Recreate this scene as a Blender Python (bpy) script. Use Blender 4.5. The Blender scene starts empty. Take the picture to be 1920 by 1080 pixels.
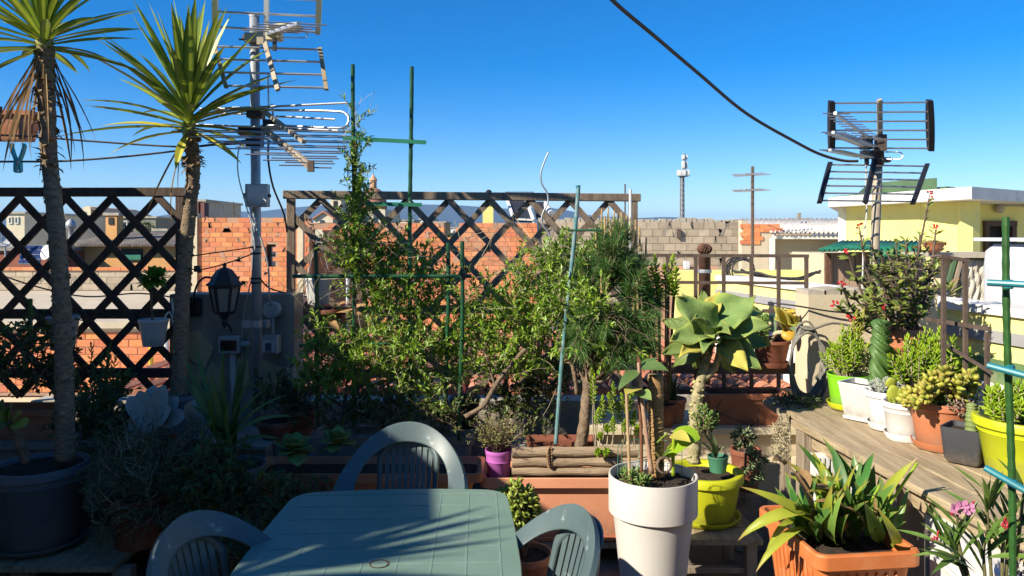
import bpy, bmesh, math, random
from mathutils import Vector, Matrix, Euler
SC = bpy.context.scene
COL = SC.collection
R = math.radians

# ---------------------------------------------------------------- camera, sky, sun, exposure
cam_d = bpy.data.cameras.new("camera")
cam = bpy.data.objects.new("camera", cam_d)
COL.objects.link(cam)
cam.location = (0, 0, 1.7)
cam.rotation_euler = (R(90), 0, 0)
cam_d.sensor_width = 36.0
cam_d.lens = 1400 / 1920 * 36.0
cam_d.shift_y = -100 / 1920
cam_d.clip_start = 0.05
cam_d.clip_end = 40000
SC.camera = cam

SUN_EL, SUN_AZ = 33.0, 58.0          # elevation; azimuth of the light's travel, from straight ahead towards the right
W = bpy.data.worlds.new("World")
SC.world = W
W.use_nodes = True
nt = W.node_tree
nt.nodes.clear()
sky = nt.nodes.new("ShaderNodeTexSky")
sky.sky_type = 'NISHITA'
sky.sun_disc = False
sky.sun_elevation = R(SUN_EL)
sky.sun_rotation = R(180 + SUN_AZ)
sky.altitude = 300
sky.air_density = 0.85
sky.dust_density = 0.0
sky.ozone_density = 3.2
bgn = nt.nodes.new("ShaderNodeBackground")
bgn.inputs[1].default_value = 0.094
wo = nt.nodes.new("ShaderNodeOutputWorld")
hsv = nt.nodes.new("ShaderNodeHueSaturation")
hsv.inputs["Saturation"].default_value = 1.5
hsv.inputs["Hue"].default_value = 0.507
nt.links.new(sky.outputs[0], hsv.inputs["Color"])
nt.links.new(hsv.outputs[0], bgn.inputs[0])
nt.links.new(bgn.outputs[0], wo.inputs[0])

sun_d = bpy.data.lights.new("sun", 'SUN')
sun_d.energy = 5.0
sun_d.angle = R(0.5)
sun_d.color = (1.0, 0.91, 0.75)
sun = bpy.data.objects.new("sun", sun_d)
COL.objects.link(sun)
SUN_DIR = Vector((math.sin(R(SUN_AZ)) * math.cos(R(SUN_EL)), math.cos(R(SUN_AZ)) * math.cos(R(SUN_EL)), -math.sin(R(SUN_EL))))
sun.rotation_euler = SUN_DIR.to_track_quat('-Z', 'Y').to_euler()
sun.location = (-8, -6, 8)

SC.view_settings.view_transform = 'Standard'
SC.view_settings.look = 'None'
SC.view_settings.exposure = 0.86
SC.view_settings.gamma = 1.0
SC.view_settings.use_curve_mapping = False
SC.render.engine = 'CYCLES'
SC.cycles.use_denoising = True
SC.cycles.max_bounces = 6
SC.cycles.transparent_max_bounces = 6
SC.cycles.volume_bounces = 0
SC.cycles.use_adaptive_sampling = True

# ---------------------------------------------------------------- helpers
rnd = random.Random(7)
def U(a, b): return rnd.uniform(a, b)
def V(*a): return Vector(a)

def P(px, py, D):
    """a point at depth D, read off the photograph's pixel grid (eye 1.7 m, horizon row 440)"""
    return Vector(((px - 960) / 1400 * D, D, 1.7 + (440 - py) / 1400 * D))
def Z(py, D): return 1.7 + (440 - py) / 1400 * D
def X(px, D): return (px - 960) / 1400 * D
def DZ(py, z): return (1.7 - z) * 1400 / (py - 440)
def S(n, D): return n / 1400 * D

MATS = {}
def mat(name, c, c2=None, scale=8.0, rough=0.7, bump=0.0, bscale=None, metal=0.0, trans=0.0, var=0.0, vmode='isl', hue=0.0,
        stretch=None, spec=0.4, coat=0.0, dirt=None, dscale=5.0, dlo=0.55, dhi=0.75, rib=None, contrast=(0.35, 0.65), splash=None, edge=None, tip=None, emit=None, alpha=None):
    if name in MATS: return MATS[name]
    m = bpy.data.materials.new(name); m.use_nodes = True
    t = m.node_tree; N = t.nodes; Lk = t.links.new
    N.clear()
    out = N.new("ShaderNodeOutputMaterial")
    b = N.new("ShaderNodeBsdfPrincipled")
    b.inputs["Roughness"].default_value = rough
    b.inputs["Metallic"].default_value = metal
    b.inputs["Specular IOR Level"].default_value = spec
    if coat: b.inputs["Coat Weight"].default_value = coat
    tc = N.new("ShaderNodeTexCoord")
    src = tc.outputs["Object"]
    if vmode == 'obj':
        oi = N.new("ShaderNodeObjectInfo"); va = N.new("ShaderNodeVectorMath"); va.operation = 'ADD'
        Lk(src, va.inputs[0]); Lk(oi.outputs["Location"], va.inputs[1]); src = va.outputs[0]
    src0 = src
    if stretch:
        mp = N.new("ShaderNodeMapping"); mp.inputs["Scale"].default_value = stretch
        Lk(src, mp.inputs[0]); src = mp.outputs[0]
    nz = N.new("ShaderNodeTexNoise"); nz.inputs["Scale"].default_value = scale
    nz.inputs["Detail"].default_value = 6; nz.inputs["Roughness"].default_value = 0.65
    Lk(src, nz.inputs["Vector"])
    ramp = N.new("ShaderNodeMapRange"); ramp.inputs[1].default_value = contrast[0]; ramp.inputs[2].default_value = contrast[1]
    Lk(nz.outputs["Fac"], ramp.inputs[0])
    if c2 is None: c2 = tuple(x * 0.8 for x in c)
    mx = N.new("ShaderNodeMix"); mx.data_type = 'RGBA'
    mx.inputs[6].default_value = (*c2, 1); mx.inputs[7].default_value = (*c, 1)
    Lk(ramp.outputs[0], mx.inputs[0])
    colr = mx.outputs[2]
    if edge or tip:
        at = N.new("ShaderNodeAttribute"); at.attribute_name = "lv"
        sp = N.new("ShaderNodeSeparateXYZ"); Lk(at.outputs["Vector"], sp.inputs[0])
        if edge:      # (colour, start, end): colour towards a leaf's margin
            mr = N.new("ShaderNodeMapRange"); mr.inputs[1].default_value = edge[1]; mr.inputs[2].default_value = edge[2]
            Lk(sp.outputs[0], mr.inputs[0])
            m2 = N.new("ShaderNodeMix"); m2.data_type = 'RGBA'
            Lk(mr.outputs[0], m2.inputs[0]); Lk(colr, m2.inputs[6]); m2.inputs[7].default_value = (*edge[0], 1)
            colr = m2.outputs[2]
        if tip:
            mr = N.new("ShaderNodeMapRange"); mr.inputs[1].default_value = tip[1]; mr.inputs[2].default_value = tip[2]
            Lk(sp.outputs[1], mr.inputs[0])
            m2 = N.new("ShaderNodeMix"); m2.data_type = 'RGBA'
            Lk(mr.outputs[0], m2.inputs[0]); Lk(colr, m2.inputs[6]); m2.inputs[7].default_value = (*tip[0], 1)
            colr = m2.outputs[2]
    if dirt:
        nd = N.new("ShaderNodeTexNoise"); nd.inputs["Scale"].default_value = dscale; nd.inputs["Detail"].default_value = 8
        nd.inputs["Roughness"].default_value = 0.7
        Lk(src0, nd.inputs["Vector"])
        mr = N.new("ShaderNodeMapRange"); mr.inputs[1].default_value = dlo; mr.inputs[2].default_value = dhi
        Lk(nd.outputs["Fac"], mr.inputs[0])
        m2 = N.new("ShaderNodeMix"); m2.data_type = 'RGBA'
        Lk(mr.outputs[0], m2.inputs[0]); Lk(colr, m2.inputs[6]); m2.inputs[7].default_value = (*dirt, 1)
        colr = m2.outputs[2]
    if splash:      # (colour, share of the height, strength): soil splashed up from the foot
        sx_ = N.new("ShaderNodeSeparateXYZ"); Lk(tc.outputs["Generated"], sx_.inputs[0])
        ns = N.new("ShaderNodeTexNoise"); ns.inputs["Scale"].default_value = 22; ns.inputs["Detail"].default_value = 8; ns.inputs["Roughness"].default_value = .75
        Lk(src0, ns.inputs["Vector"])
        ma = N.new("ShaderNodeMath"); ma.operation = 'MULTIPLY_ADD'; ma.inputs[1].default_value = -1.3; Lk(ns.outputs["Fac"], ma.inputs[0]); Lk(sx_.outputs[2], ma.inputs[2])
        mr = N.new("ShaderNodeMapRange"); mr.inputs[1].default_value = splash[1] - .75; mr.inputs[2].default_value = -.75; mr.inputs[3].default_value = 0; mr.inputs[4].default_value = splash[2]
        Lk(ma.outputs[0], mr.inputs[0])
        m2 = N.new("ShaderNodeMix"); m2.data_type = 'RGBA'
        Lk(mr.outputs[0], m2.inputs[0]); Lk(colr, m2.inputs[6]); m2.inputs[7].default_value = (*splash[0], 1)
        colr = m2.outputs[2]
    if var or hue:
        if vmode == 'obj':
            g = N.new("ShaderNodeObjectInfo"); ro = g.outputs["Random"]
        else:
            g = N.new("ShaderNodeNewGeometry"); ro = g.outputs["Random Per Island"]
        hs = N.new("ShaderNodeHueSaturation")
        mr = N.new("ShaderNodeMapRange"); mr.inputs[3].default_value = 1 - var; mr.inputs[4].default_value = 1 + var
        Lk(ro, mr.inputs[0]); Lk(mr.outputs[0], hs.inputs["Value"])
        if hue:
            m3 = N.new("ShaderNodeMath"); m3.operation = 'MULTIPLY'; m3.inputs[1].default_value = 7.31; Lk(ro, m3.inputs[0])
            m4 = N.new("ShaderNodeMath"); m4.operation = 'FRACT'; Lk(m3.outputs[0], m4.inputs[0])
            mr2 = N.new("ShaderNodeMapRange"); mr2.inputs[3].default_value = 0.5 - hue; mr2.inputs[4].default_value = 0.5 + hue
            Lk(m4.outputs[0], mr2.inputs[0]); Lk(mr2.outputs[0], hs.inputs["Hue"])
        Lk(colr, hs.inputs["Color"]); colr = hs.outputs[0]
    Lk(colr, b.inputs["Base Color"])
    if bump:
        nb = N.new("ShaderNodeTexNoise"); nb.inputs["Scale"].default_value = bscale or scale * 3; nb.inputs["Detail"].default_value = 5
        Lk(src, nb.inputs["Vector"])
        bp = N.new("ShaderNodeBump"); bp.inputs["Strength"].default_value = bump; bp.inputs["Distance"].default_value = 0.01
        Lk(nb.outputs["Fac"], bp.inputs["Height"]); Lk(bp.outputs[0], b.inputs["Normal"])
    if alpha is not None:
        b.inputs["Alpha"].default_value = alpha
    sh = b.outputs[0]
    if trans:
        tr = N.new("ShaderNodeBsdfTranslucent"); Lk(colr, tr.inputs[0])
        ms = N.new("ShaderNodeMixShader"); ms.inputs[0].default_value = trans
        Lk(sh, ms.inputs[1]); Lk(tr.outputs[0], ms.inputs[2]); sh = ms.outputs[0]
    Lk(sh, out.inputs[0])
    MATS[name] = m
    return m

def wloc(o):
    v = Vector((0, 0, 0))
    while o is not None:
        v = v + o.location; o = o.parent
    return v

def props(o, label=None, cat=None, group=None, kind=None):
    if label is not None:
        o["label"] = label; o["kind"] = "thing"
    if cat: o["category"] = cat
    if group: o["group"] = group
    if kind: o["kind"] = kind
    return o

def thing(name, label, cat, loc=(0, 0, 0), group=None, rotz=0.0):
    o = bpy.data.objects.new(name, None); COL.objects.link(o)
    o.empty_display_size = 0.05
    o.location = loc; o.rotation_euler = (0, 0, rotz)
    return props(o, label, cat, group)

def link(name, me, parent=None, loc=None, rot=None, scale=None):
    o = bpy.data.objects.new(name, me); COL.objects.link(o)
    if parent is not None: o.parent = parent
    if loc is not None: o.location = loc
    if rot is not None: o.rotation_euler = rot
    if scale is not None: o.scale = scale
    return o

def copy_tree(o, parent=None):
    c = o.copy(); COL.objects.link(c)
    if parent is not None: c.parent = parent
    for ch in [x for x in o.children]: copy_tree(ch, c)
    return c

def frame(d, up=None):
    d = Vector(d).normalized()
    up = Vector(up) if up is not None else Vector((0, 0, 1))
    s = d.cross(up)
    if s.length < 1e-4: s = d.cross(Vector((1, 0, 0)))
    if s.length < 1e-4: s = d.cross(Vector((0, 1, 0)))
    s.normalize()
    return d, s, s.cross(d).normalized()

PROF = {
    'yucca': [(0, .62), (.06, .5), (.25, .85), (.5, 1), (.75, .7), (.92, .28), (1, .0)],
    'lance': [(0, .12), (.12, .5), (.35, 1), (.55, .95), (.8, .5), (1, .0)],
    'ovate': [(0, .1), (.1, .5), (.26, .92), (.42, 1), (.62, .8), (.82, .42), (1, .02)],
    'spoon': [(0, .22), (.25, .4), (.5, .8), (.7, 1), (.88, .85), (1, .2)],
    'strap': [(0, .85), (.3, 1), (.65, .95), (.88, .55), (1, .02)],
    'round': [(0, .25), (.15, .7), (.4, 1), (.65, .97), (.85, .7), (1, .12)],
    'grass': [(0, .8), (.5, 1), (1, .05)],
}
def prof(name, t):
    p = PROF[name]
    for (a, x), (b, y) in zip(p, p[1:]):
        if t <= b: return x + (y - x) * (t - a) / (b - a)
    return p[-1][1]

class MB:
    def __init__(s): s.v = []; s.f = []; s.m = []; s.uv = {}
    def quadloop(s, rings, mi=0, closed=True, capa=False, capb=False):
        base = len(s.v); n = len(rings[0])
        for r in rings: s.v.extend([Vector(x) for x in r])
        for i in range(len(rings) - 1):
            for j in range(n if closed else n - 1):
                a = base + i * n + j; b = base + i * n + (j + 1) % n
                s.f.append((a, b, b + n, a + n)); s.m.append(mi)
        if capa: s.f.append(tuple(base + j for j in range(n))[::-1]); s.m.append(mi)
        if capb: s.f.append(tuple(base + (len(rings) - 1) * n + j for j in range(n))); s.m.append(mi)
    def box(s, c, size, rot=None, mi=0, taper=1.0):
        c = Vector(c); hx, hy, hz = [x / 2 for x in size]
        M = rot.to_matrix() if isinstance(rot, Euler) else (rot if rot is not None else Matrix.Identity(3))
        b = len(s.v)
        for (x, y, z) in ((-1, -1, -1), (1, -1, -1), (1, 1, -1), (-1, 1, -1), (-1, -1, 1), (1, -1, 1), (1, 1, 1), (-1, 1, 1)):
            k = taper if z > 0 else 1
            s.v.append(c + M @ Vector((x * hx * k, y * hy * k, z * hz)))
        for q in ((0, 3, 2, 1), (4, 5, 6, 7), (0, 1, 5, 4), (1, 2, 6, 5), (2, 3, 7, 6), (3, 0, 4, 7)):
            s.f.append(tuple(b + i for i in q)); s.m.append(mi)
        return s
    def bbox(s, x0, x1, y0, y1, z0, z1, mi=0):
        return s.box(((x0 + x1) / 2, (y0 + y1) / 2, (z0 + z1) / 2), (abs(x1 - x0), abs(y1 - y0), abs(z1 - z0)), mi=mi)
    def bar(s, p0, p1, w, h, up=None, mi=0, w1=None, h1=None):
        p0 = Vector(p0); p1 = Vector(p1)
        d, sd, u = frame(p1 - p0, up)
        w1 = w if w1 is None else w1; h1 = h if h1 is None else h1
        rings = []
        for p, ww, hh in ((p0, w, h), (p1, w1, h1)):
            rings.append([p - sd * ww / 2 - u * hh / 2, p + sd * ww / 2 - u * hh / 2, p + sd * ww / 2 + u * hh / 2, p - sd * ww / 2 + u * hh / 2])
        s.quadloop(rings, mi, True, True, True)
        return s
    def tube(s, pts, r, n=6, mi=0, caps=True):
        pts = [Vector(p) for p in pts]
        rs = r if isinstance(r, (list, tuple)) else [r] * len(pts)
        u = None; rings = []
        for i, p in enumerate(pts):
            d = (pts[min(i + 1, len(pts) - 1)] - pts[max(i - 1, 0)])
            if d.length < 1e-9: d = Vector((0, 0, 1))
            d.normalize()
            if u is None:
                a, sd, u = frame(d, (0, 0, 1) if abs(d.z) < .95 else (0, 1, 0))
            u = (u - d * u.dot(d))
            if u.length < 1e-6: a, sd, u = frame(d, (0, 1, 0))
            u.normalize(); sd = d.cross(u)
            rings.append([p + (sd * math.cos(2 * math.pi * k / n) + u * math.sin(2 * math.pi * k / n)) * rs[i] for k in range(n)])
        s.quadloop(rings, mi, True, caps, caps)
        return s
    def lathe(s, prf, c=(0, 0, 0), n=28, mi=0, sx=1.0, sy=1.0, capa=False, capb=False, M=None):
        c = Vector(c); rings = []
        for r, z in prf:
            ring = [Vector((math.cos(2 * math.pi * k / n) * r * sx, math.sin(2 * math.pi * k / n) * r * sy, z)) for k in range(n)]
            if M is not None: ring = [M @ q for q in ring]
            rings.append([c + q for q in ring])
        s.quadloop(rings, mi, True, capa, capb)
        return s
    def squares(s, prf, c=(0, 0, 0), mi=0, k=4, rr=0.15, rot=0.0, capa=False, capb=False):
        """a lathe over a rounded rectangle: prf rows are (half_x, half_y, z)"""
        c = Vector(c); rings = []; Mz = Matrix.Rotation(rot, 3, 'Z')
        for hx, hy, z in prf:
            r = min(hx, hy) * rr; ring = []
            for (qx, qy, a0) in ((1, 1, 0), (-1, 1, 90), (-1, -1, 180), (1, -1, 270)):
                for j in range(k):
                    a = R(a0 + 90 * j / (k - 1))
                    ring.append(c + Mz @ Vector((qx * (hx - r) + r * math.cos(a), qy * (hy - r) + r * math.sin(a), z)))
            rings.append(ring)
        s.quadloop(rings, mi, True, capa, capb)
        return s
    def poly(s, pts, mi=0):
        b = len(s.v); s.v.extend([Vector(p) for p in pts]); s.f.append(tuple(range(b, b + len(pts)))); s.m.append(mi); return s
    def prism(s, pts, ext, mi=0):
        """polygon pts pushed along the vector ext"""
        e = Vector(ext); n = len(pts)
        s.quadloop([[Vector(p) for p in pts], [Vector(p) + e for p in pts]], mi, True, True, True); return s
    def leaf(s, base, d, up, L, Wd, pf='lance', droop=0.0, fold=0.25, seg=5, mi=0, wave=0.0):
        p = Vector(base); d, sd, n = frame(d, up); b = len(s.v); ds = L / seg
        q = Matrix.Rotation(-droop / seg, 3, sd)
        for i in range(seg + 1):
            t = i / seg; w = Wd / 2 * prof(pf, t)
            if wave: w *= 1 + wave * math.sin(t * 17 + L * 50)
            if i == seg and w < Wd * .05:
                s.v.append(p.copy()); s.uv[len(s.v) - 1] = (0.0, 1.0)
            else:
                e = n * (fold * w)
                for k, o in ((1.0, -sd * w + e), (0.0, Vector((0, 0, 0))), (1.0, sd * w + e)):
                    s.v.append(p + o); s.uv[len(s.v) - 1] = (k, t)
            p = p + d * ds; d = q @ d; n = q @ n
        tipv = len(s.v) - b < 3 * (seg + 1)
        for i in range(seg):
            a = b + 3 * i
            if i == seg - 1 and tipv:
                s.f += [(a, a + 1, a + 3), (a + 1, a + 2, a + 3)]
            else:
                s.f += [(a, a + 1, a + 4, a + 3), (a + 1, a + 2, a + 5, a + 4)]
            s.m += [mi, mi]
        return s
    def sleaf(s, base, d, up, L, Wd, mi=0, fold=0.25):
        """a small leaf: two folded quads"""
        d, sd, n = frame(d, up); p = Vector(base); b = len(s.v)
        for q, uv in ((p, (0, 0)), (p + d * L * .45 - sd * Wd / 2 + n * fold * Wd, (1, .45)), (p + d * L * .5, (0, .5)), (p + d * L * .45 + sd * Wd / 2 + n * fold * Wd, (1, .45)), (p + d * L - n * L * .06, (0, 1))):
            s.v.append(q); s.uv[len(s.v) - 1] = uv
        s.f += [(b, b + 2, b + 1), (b, b + 3, b + 2), (b + 1, b + 2, b + 4), (b + 2, b + 3, b + 4)]
        s.m += [mi] * 4
        return s
    def fat(s, base, d, up, L, Wd, T, pf='round', droop=0.0, seg=5, n=6, mi=0):
        p = Vector(base); d, sd, u = frame(d, up); rings = []; b0 = len(s.v)
        q = Matrix.Rotation(-droop / seg, 3, sd)
        for i in range(seg + 1):
            t = i / seg; k = max(prof(pf, t), .04)
            rings.append([p + sd * (math.cos(2 * math.pi * j / n) * Wd / 2 * k) + u * (math.sin(2 * math.pi * j / n) * T / 2 * k ** .7) for j in range(n)])
            p = p + d * (L / seg); d = q @ d; u = q @ u
        s.quadloop(rings, mi, True, True, True)
        for i in range(seg + 1):
            for j in range(n): s.uv[b0 + i * n + j] = (abs(math.cos(2 * math.pi * j / n)), i / seg)
        return s
    def blob(s, c, r, sx=1, sy=1, sz=1, mi=0, n=8, m=5, jit=0.0):
        c = Vector(c); rings = []
        for i in range(1, m):
            a = math.pi * i / m
            rings.append([c + Vector((math.cos(2 * math.pi * k / n) * math.sin(a) * r * sx, math.sin(2 * math.pi * k / n) * math.sin(a) * r * sy, -math.cos(a) * r * sz)) * (1 + (U(-jit, jit) if jit else 0)) - (Vector((0, 0, 0))) for k in range(n)])
        if jit:
            rings = [[c + (q - c) * (1 + U(-jit, jit)) for q in ring] for ring in rings]
        s.quadloop(rings, mi, True, True, True)
        return s
    def mesh(s, name, mats, off=Vector((0, 0, 0)), smooth=False):
        me = bpy.data.meshes.new(name)
        me.from_pydata([tuple(v - off) for v in s.v], [], s.f)
        for m in (mats if isinstance(mats, (list, tuple)) else [mats]): me.materials.append(m)
        if any(s.m): me.polygons.foreach_set("material_index", s.m)
        if smooth: me.polygons.foreach_set("use_smooth", [True] * len(me.polygons))
        if s.uv:
            a = me.attributes.new("lv", 'FLOAT_VECTOR', 'POINT')
            dat = [0.0] * (3 * len(s.v))
            for i, (x, y) in s.uv.items(): dat[3 * i] = x; dat[3 * i + 1] = y
            a.data.foreach_set("vector", dat)
        me.update()
        return me
    def build(s, name, mats, parent=None, smooth=False, kind=None, label=None, local=False, auto=None):
        off = Vector((0, 0, 0)) if (parent is None or local) else wloc(parent)
        o = link(name, s.mesh(name, mats, off, smooth or auto is not None), parent)
        if auto is not None:
            try: o.data.set_sharp_from_angle(angle=R(auto))
            except Exception: pass
        if kind: o["kind"] = kind
        if label: o["label"] = label
        return o

def solid(name, mats, label, cat, mb, group=None, smooth=False, origin=None, auto=None):
    """a thing that is one mesh"""
    off = Vector(origin) if origin is not None else Vector((0, 0, 0))
    o = link(name, mb.mesh(name, mats, off, smooth or auto is not None))
    o.location = off
    if auto is not None:
        try: o.data.set_sharp_from_angle(angle=R(auto))
        except Exception: pass
    return props(o, label, cat, group)

def struct(name, mats, mb, kind="structure"):
    o = link(name, mb.mesh(name, mats)); o["kind"] = kind; return o

def bevel(o, w=0.004, seg=2, ang=35):
    b = o.modifiers.new("bevel", 'BEVEL'); b.width = w; b.segments = seg; b.limit_method = 'ANGLE'; b.angle_limit = R(ang); b.harden_normals = False
    return o
def thick(o, t, off=0.0):
    m = o.modifiers.new("solidify", 'SOLIDIFY'); m.thickness = t; m.offset = off; return o

def sag(p0, p1, s, n=14):
    p0 = Vector(p0); p1 = Vector(p1)
    return [p0.lerp(p1, i / n) - Vector((0, 0, 4 * s * (i / n) * (1 - i / n))) for i in range(n + 1)]
def smoothpts(pts, k=4):
    pts = [Vector(p) for p in pts]; out = []
    for i in range(len(pts) - 1):
        p0 = pts[max(i - 1, 0)]; p1 = pts[i]; p2 = pts[i + 1]; p3 = pts[min(i + 2, len(pts) - 1)]
        for j in range(k):
            t = j / k
            out.append(0.5 * ((2 * p1) + (p2 - p0) * t + (2 * p0 - 5 * p1 + 4 * p2 - p3) * t * t + (3 * p1 - p0 - 3 * p2 + p3) * t ** 3))
    out.append(pts[-1]); return out
def rdir(zlo=-1.0, zhi=1.0):
    z = U(zlo, zhi); a = U(0, 2 * math.pi); r = math.sqrt(max(0, 1 - z * z))
    return Vector((r * math.cos(a), r * math.sin(a), z))
# ---------------------------------------------------------------- materials
M_brick = mat("orange_brick", (.68, .25, .105), (.56, .185, .075), 14, .9, .25, 60, var=.2, vmode='obj', hue=.008, dirt=(.46, .27, .18), dscale=1.1, dlo=.5, dhi=.8)
M_bricks = mat("orange_bricks", (.68, .25, .105), (.56, .185, .075), 14, .9, .25, 60, var=.2, hue=.008, dirt=(.46, .27, .18), dscale=1.1, dlo=.5, dhi=.8)
M_mortar = mat("mortar", (.46, .27, .17), (.40, .24, .16), 9, .95)
M_mortar_g = mat("grey_mortar", (.30, .26, .21), (.24, .21, .17), 9, .95)
M_block = mat("concrete_block", (.44, .36, .26), (.35, .285, .205), 6, .95, .4, 50, var=.16, vmode='obj')
M_blocks = mat("concrete_blocks", (.44, .36, .26), (.35, .285, .205), 6, .95, .4, 50, var=.16)
M_conc = mat("concrete", (.46, .41, .33), (.34, .30, .24), 3, .95, .3, 30, dirt=(.2, .17, .13), dscale=2)
M_conc_d = mat("grey_concrete", (.30, .275, .235), (.21, .19, .165), 4, .95, .4, 40, dirt=(.08, .075, .07), dscale=3)
M_plaster = mat("beige_plaster", (.55, .47, .35), (.45, .38, .28), 2.5, .95, .25, 40, dirt=(.32, .26, .19), dscale=2.2)
M_plaster_w = mat("pale_plaster", (.62, .53, .37), (.53, .45, .31), 2, .95, .2, 40, dirt=(.4, .34, .26), dscale=1.5)
M_cream = mat("cream_render", (.66, .58, .42), (.58, .5, .36), 1, .95)
M_white_w = mat("white_render", (.74, .72, .66), (.62, .6, .55), 2, .95, dirt=(.4, .37, .32), dscale=3)
M_yellow = mat("yellow_render", (.76, .70, .24), (.70, .62, .2), 1.2, .95, .1, 60, dirt=(.6, .53, .24), dscale=1.6, dlo=.52, dhi=.85)
M_mastwall = mat("grey_beige_plaster", (.38, .34, .29), (.28, .25, .21), 4, .95, .4, 40, dirt=(.2, .18, .15), dscale=3)
M_yellow2 = mat("lemon_render", (.80, .76, .28), (.72, .68, .25), 3, .95, .1, 60, dirt=(.5, .46, .2), dscale=4, dlo=.6)
M_ochre = mat("orange_render", (.66, .36, .14), (.58, .3, .11), 2, .95, dirt=(.4, .22, .1), dscale=3)
M_peach = mat("peach_render", (.60, .34, .21), (.5, .27, .17), 3, .95, .2, 40, dirt=(.4, .28, .2), dscale=3)
M_greenroof = mat("green_membrane", (.085, .15, .075), (.06, .11, .055), 3, .9)
M_corr = mat("weathered_corrugated_sheet", (.55, .53, .5), (.36, .34, .32), 5, .85, .1, 40, dirt=(.2, .18, .16), dscale=6)
M_greencorr = mat("green_corrugated_sheet", (.03, .22, .14), (.02, .15, .09), 5, .6, dirt=(.2, .3, .22), dscale=9, dlo=.6)
M_tile = mat("roof_tile", (.56, .22, .12), (.42, .16, .09), 9, .9, .3, 50, var=.2, vmode='obj')
M_tiles = mat("roof_tiles", (.50, .22, .13), (.40, .17, .1), 9, .9, .3, 50, var=.2)
M_dark = mat("dark_opening", (.015, .013, .012), (.01, .01, .01), 5, .6)
M_glass = mat("window_glass", (.05, .07, .09), (.04, .05, .06), 3, .12, spec=.7)
M_blackpl = mat("black_plastic", (.015, .016, .02), (.02, .02, .024), 12, .5)
M_rubber = mat("cable_rubber", (.018, .017, .018), (.03, .028, .028), 20, .6)
M_cable_w = mat("white_cable", (.62, .62, .6), (.5, .5, .48), 10, .5)
M_alu = mat("aluminium", (.62, .62, .62), (.5, .5, .5), 30, .38, metal=.85)
M_steel = mat("galvanised_steel", (.42, .44, .47), (.32, .34, .36), 18, .5, metal=.55, dirt=(.2, .19, .18), dscale=9)
M_mast = mat("painted_mast", (.40, .34, .25), (.30, .25, .18), 12, .6, metal=.1, dirt=(.22, .17, .12), dscale=10)
M_rust = mat("rusty_iron", (.17, .085, .05), (.10, .05, .035), 14, .85, .3, 60, metal=.2, dirt=(.24, .13, .08), dscale=22)
M_iron = mat("brown_iron", (.15, .105, .08), (.09, .064, .05), 16, .75, .15, 70, metal=.2, dirt=(.2, .13, .09), dscale=20, dlo=.6)
M_cream_pl = mat("cream_plastic", (.66, .60, .40), (.55, .48, .3), 9, .6)
M_tan_pl = mat("tan_plastic", (.36, .29, .17), (.28, .22, .13), 9, .6)
M_wood_d = mat("dark_stained_wood", (.085, .055, .038), (.045, .03, .022), 5, .75, .4, 30, stretch=(6, 6, 1.2), dirt=(.14, .1, .075), dscale=14, dlo=.58)
M_wood_l = mat("weathered_trellis_wood", (.30, .23, .165), (.17, .12, .085), 5, .8, .4, 30, stretch=(6, 6, 1.2), dirt=(.27, .22, .18), dscale=12, dlo=.58)
M_plank = mat("weathered_plank", (.43, .34, .215), (.25, .185, .11), 3.6, .85, .5, 18, stretch=(10, .8, 10), dirt=(.16, .115, .075), dscale=7, dlo=.56, var=.12, vmode='obj')
M_post = mat("grey_post_wood", (.33, .27, .2), (.22, .17, .12), 4, .85, .5, 20, stretch=(10, 10, .8), dirt=(.14, .1, .07), dscale=9, dlo=.6)
M_log = mat("log_wood", (.40, .30, .20), (.23, .16, .10), 4, .9, .6, 16, stretch=(.9, 9, 9), dirt=(.15, .1, .07), dscale=9, dlo=.57)
M_terra = mat("terracotta_plastic", (.50, .185, .085), (.44, .155, .07), 7, .62, .06, 60, dirt=(.5, .32, .22), dscale=8, dlo=.5, dhi=.9, splash=((.20, .15, .10), .5, .55))
M_terra_l = mat("pale_terracotta_plastic", (.74, .33, .19), (.66, .28, .155), 6, .6, dirt=(.5, .36, .28), dscale=5, dlo=.6, dhi=.95, splash=((.20, .15, .10), .5, .55))
M_orange = mat("orange_plastic", (.58, .175, .05), (.5, .145, .04), 6, .5, dirt=(.52, .27, .15), dscale=12, dlo=.5, dhi=.85, splash=((.20, .15, .10), .5, .55))
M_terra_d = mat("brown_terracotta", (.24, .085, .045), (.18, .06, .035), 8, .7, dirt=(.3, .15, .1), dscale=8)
M_white = mat("white_plastic", (.61, .585, .55), (.57, .545, .51), 5, .42, dirt=(.5, .46, .4), dscale=5, dlo=.52, dhi=.95, splash=((.20, .15, .10), .5, .55))
M_white2 = mat("clean_white_plastic", (.68, .68, .665), (.63, .63, .615), 5, .45, dirt=(.48, .45, .4), dscale=9, dlo=.52, dhi=.85, splash=((.20, .15, .10), .5, .55))
M_greypot = mat("grey_plastic", (.13, .15, .165), (.10, .115, .13), 5, .55, dirt=(.2, .2, .19), dscale=6, dlo=.6, splash=((.20, .15, .10), .5, .55))
M_lime = mat("lime_plastic", (.22, .56, .02), (.19, .5, .02), 5, .4, splash=((.20, .15, .10), .5, .55))
M_lime2 = mat("yellow_green_plastic", (.50, .52, .015), (.44, .46, .015), 5, .42, dirt=(.4, .42, .08), dscale=6, dlo=.6, splash=((.20, .15, .10), .5, .55))
M_lime3 = mat("acid_yellow_plastic", (.52, .58, .015), (.46, .51, .015), 5, .42, dirt=(.42, .42, .12), dscale=10, dlo=.52, dhi=.85, splash=((.20, .15, .10), .5, .55))
M_pink = mat("orchid_pink_plastic", (.52, .16, .50), (.46, .13, .44), 5, .5, splash=((.20, .15, .10), .5, .55))
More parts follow.
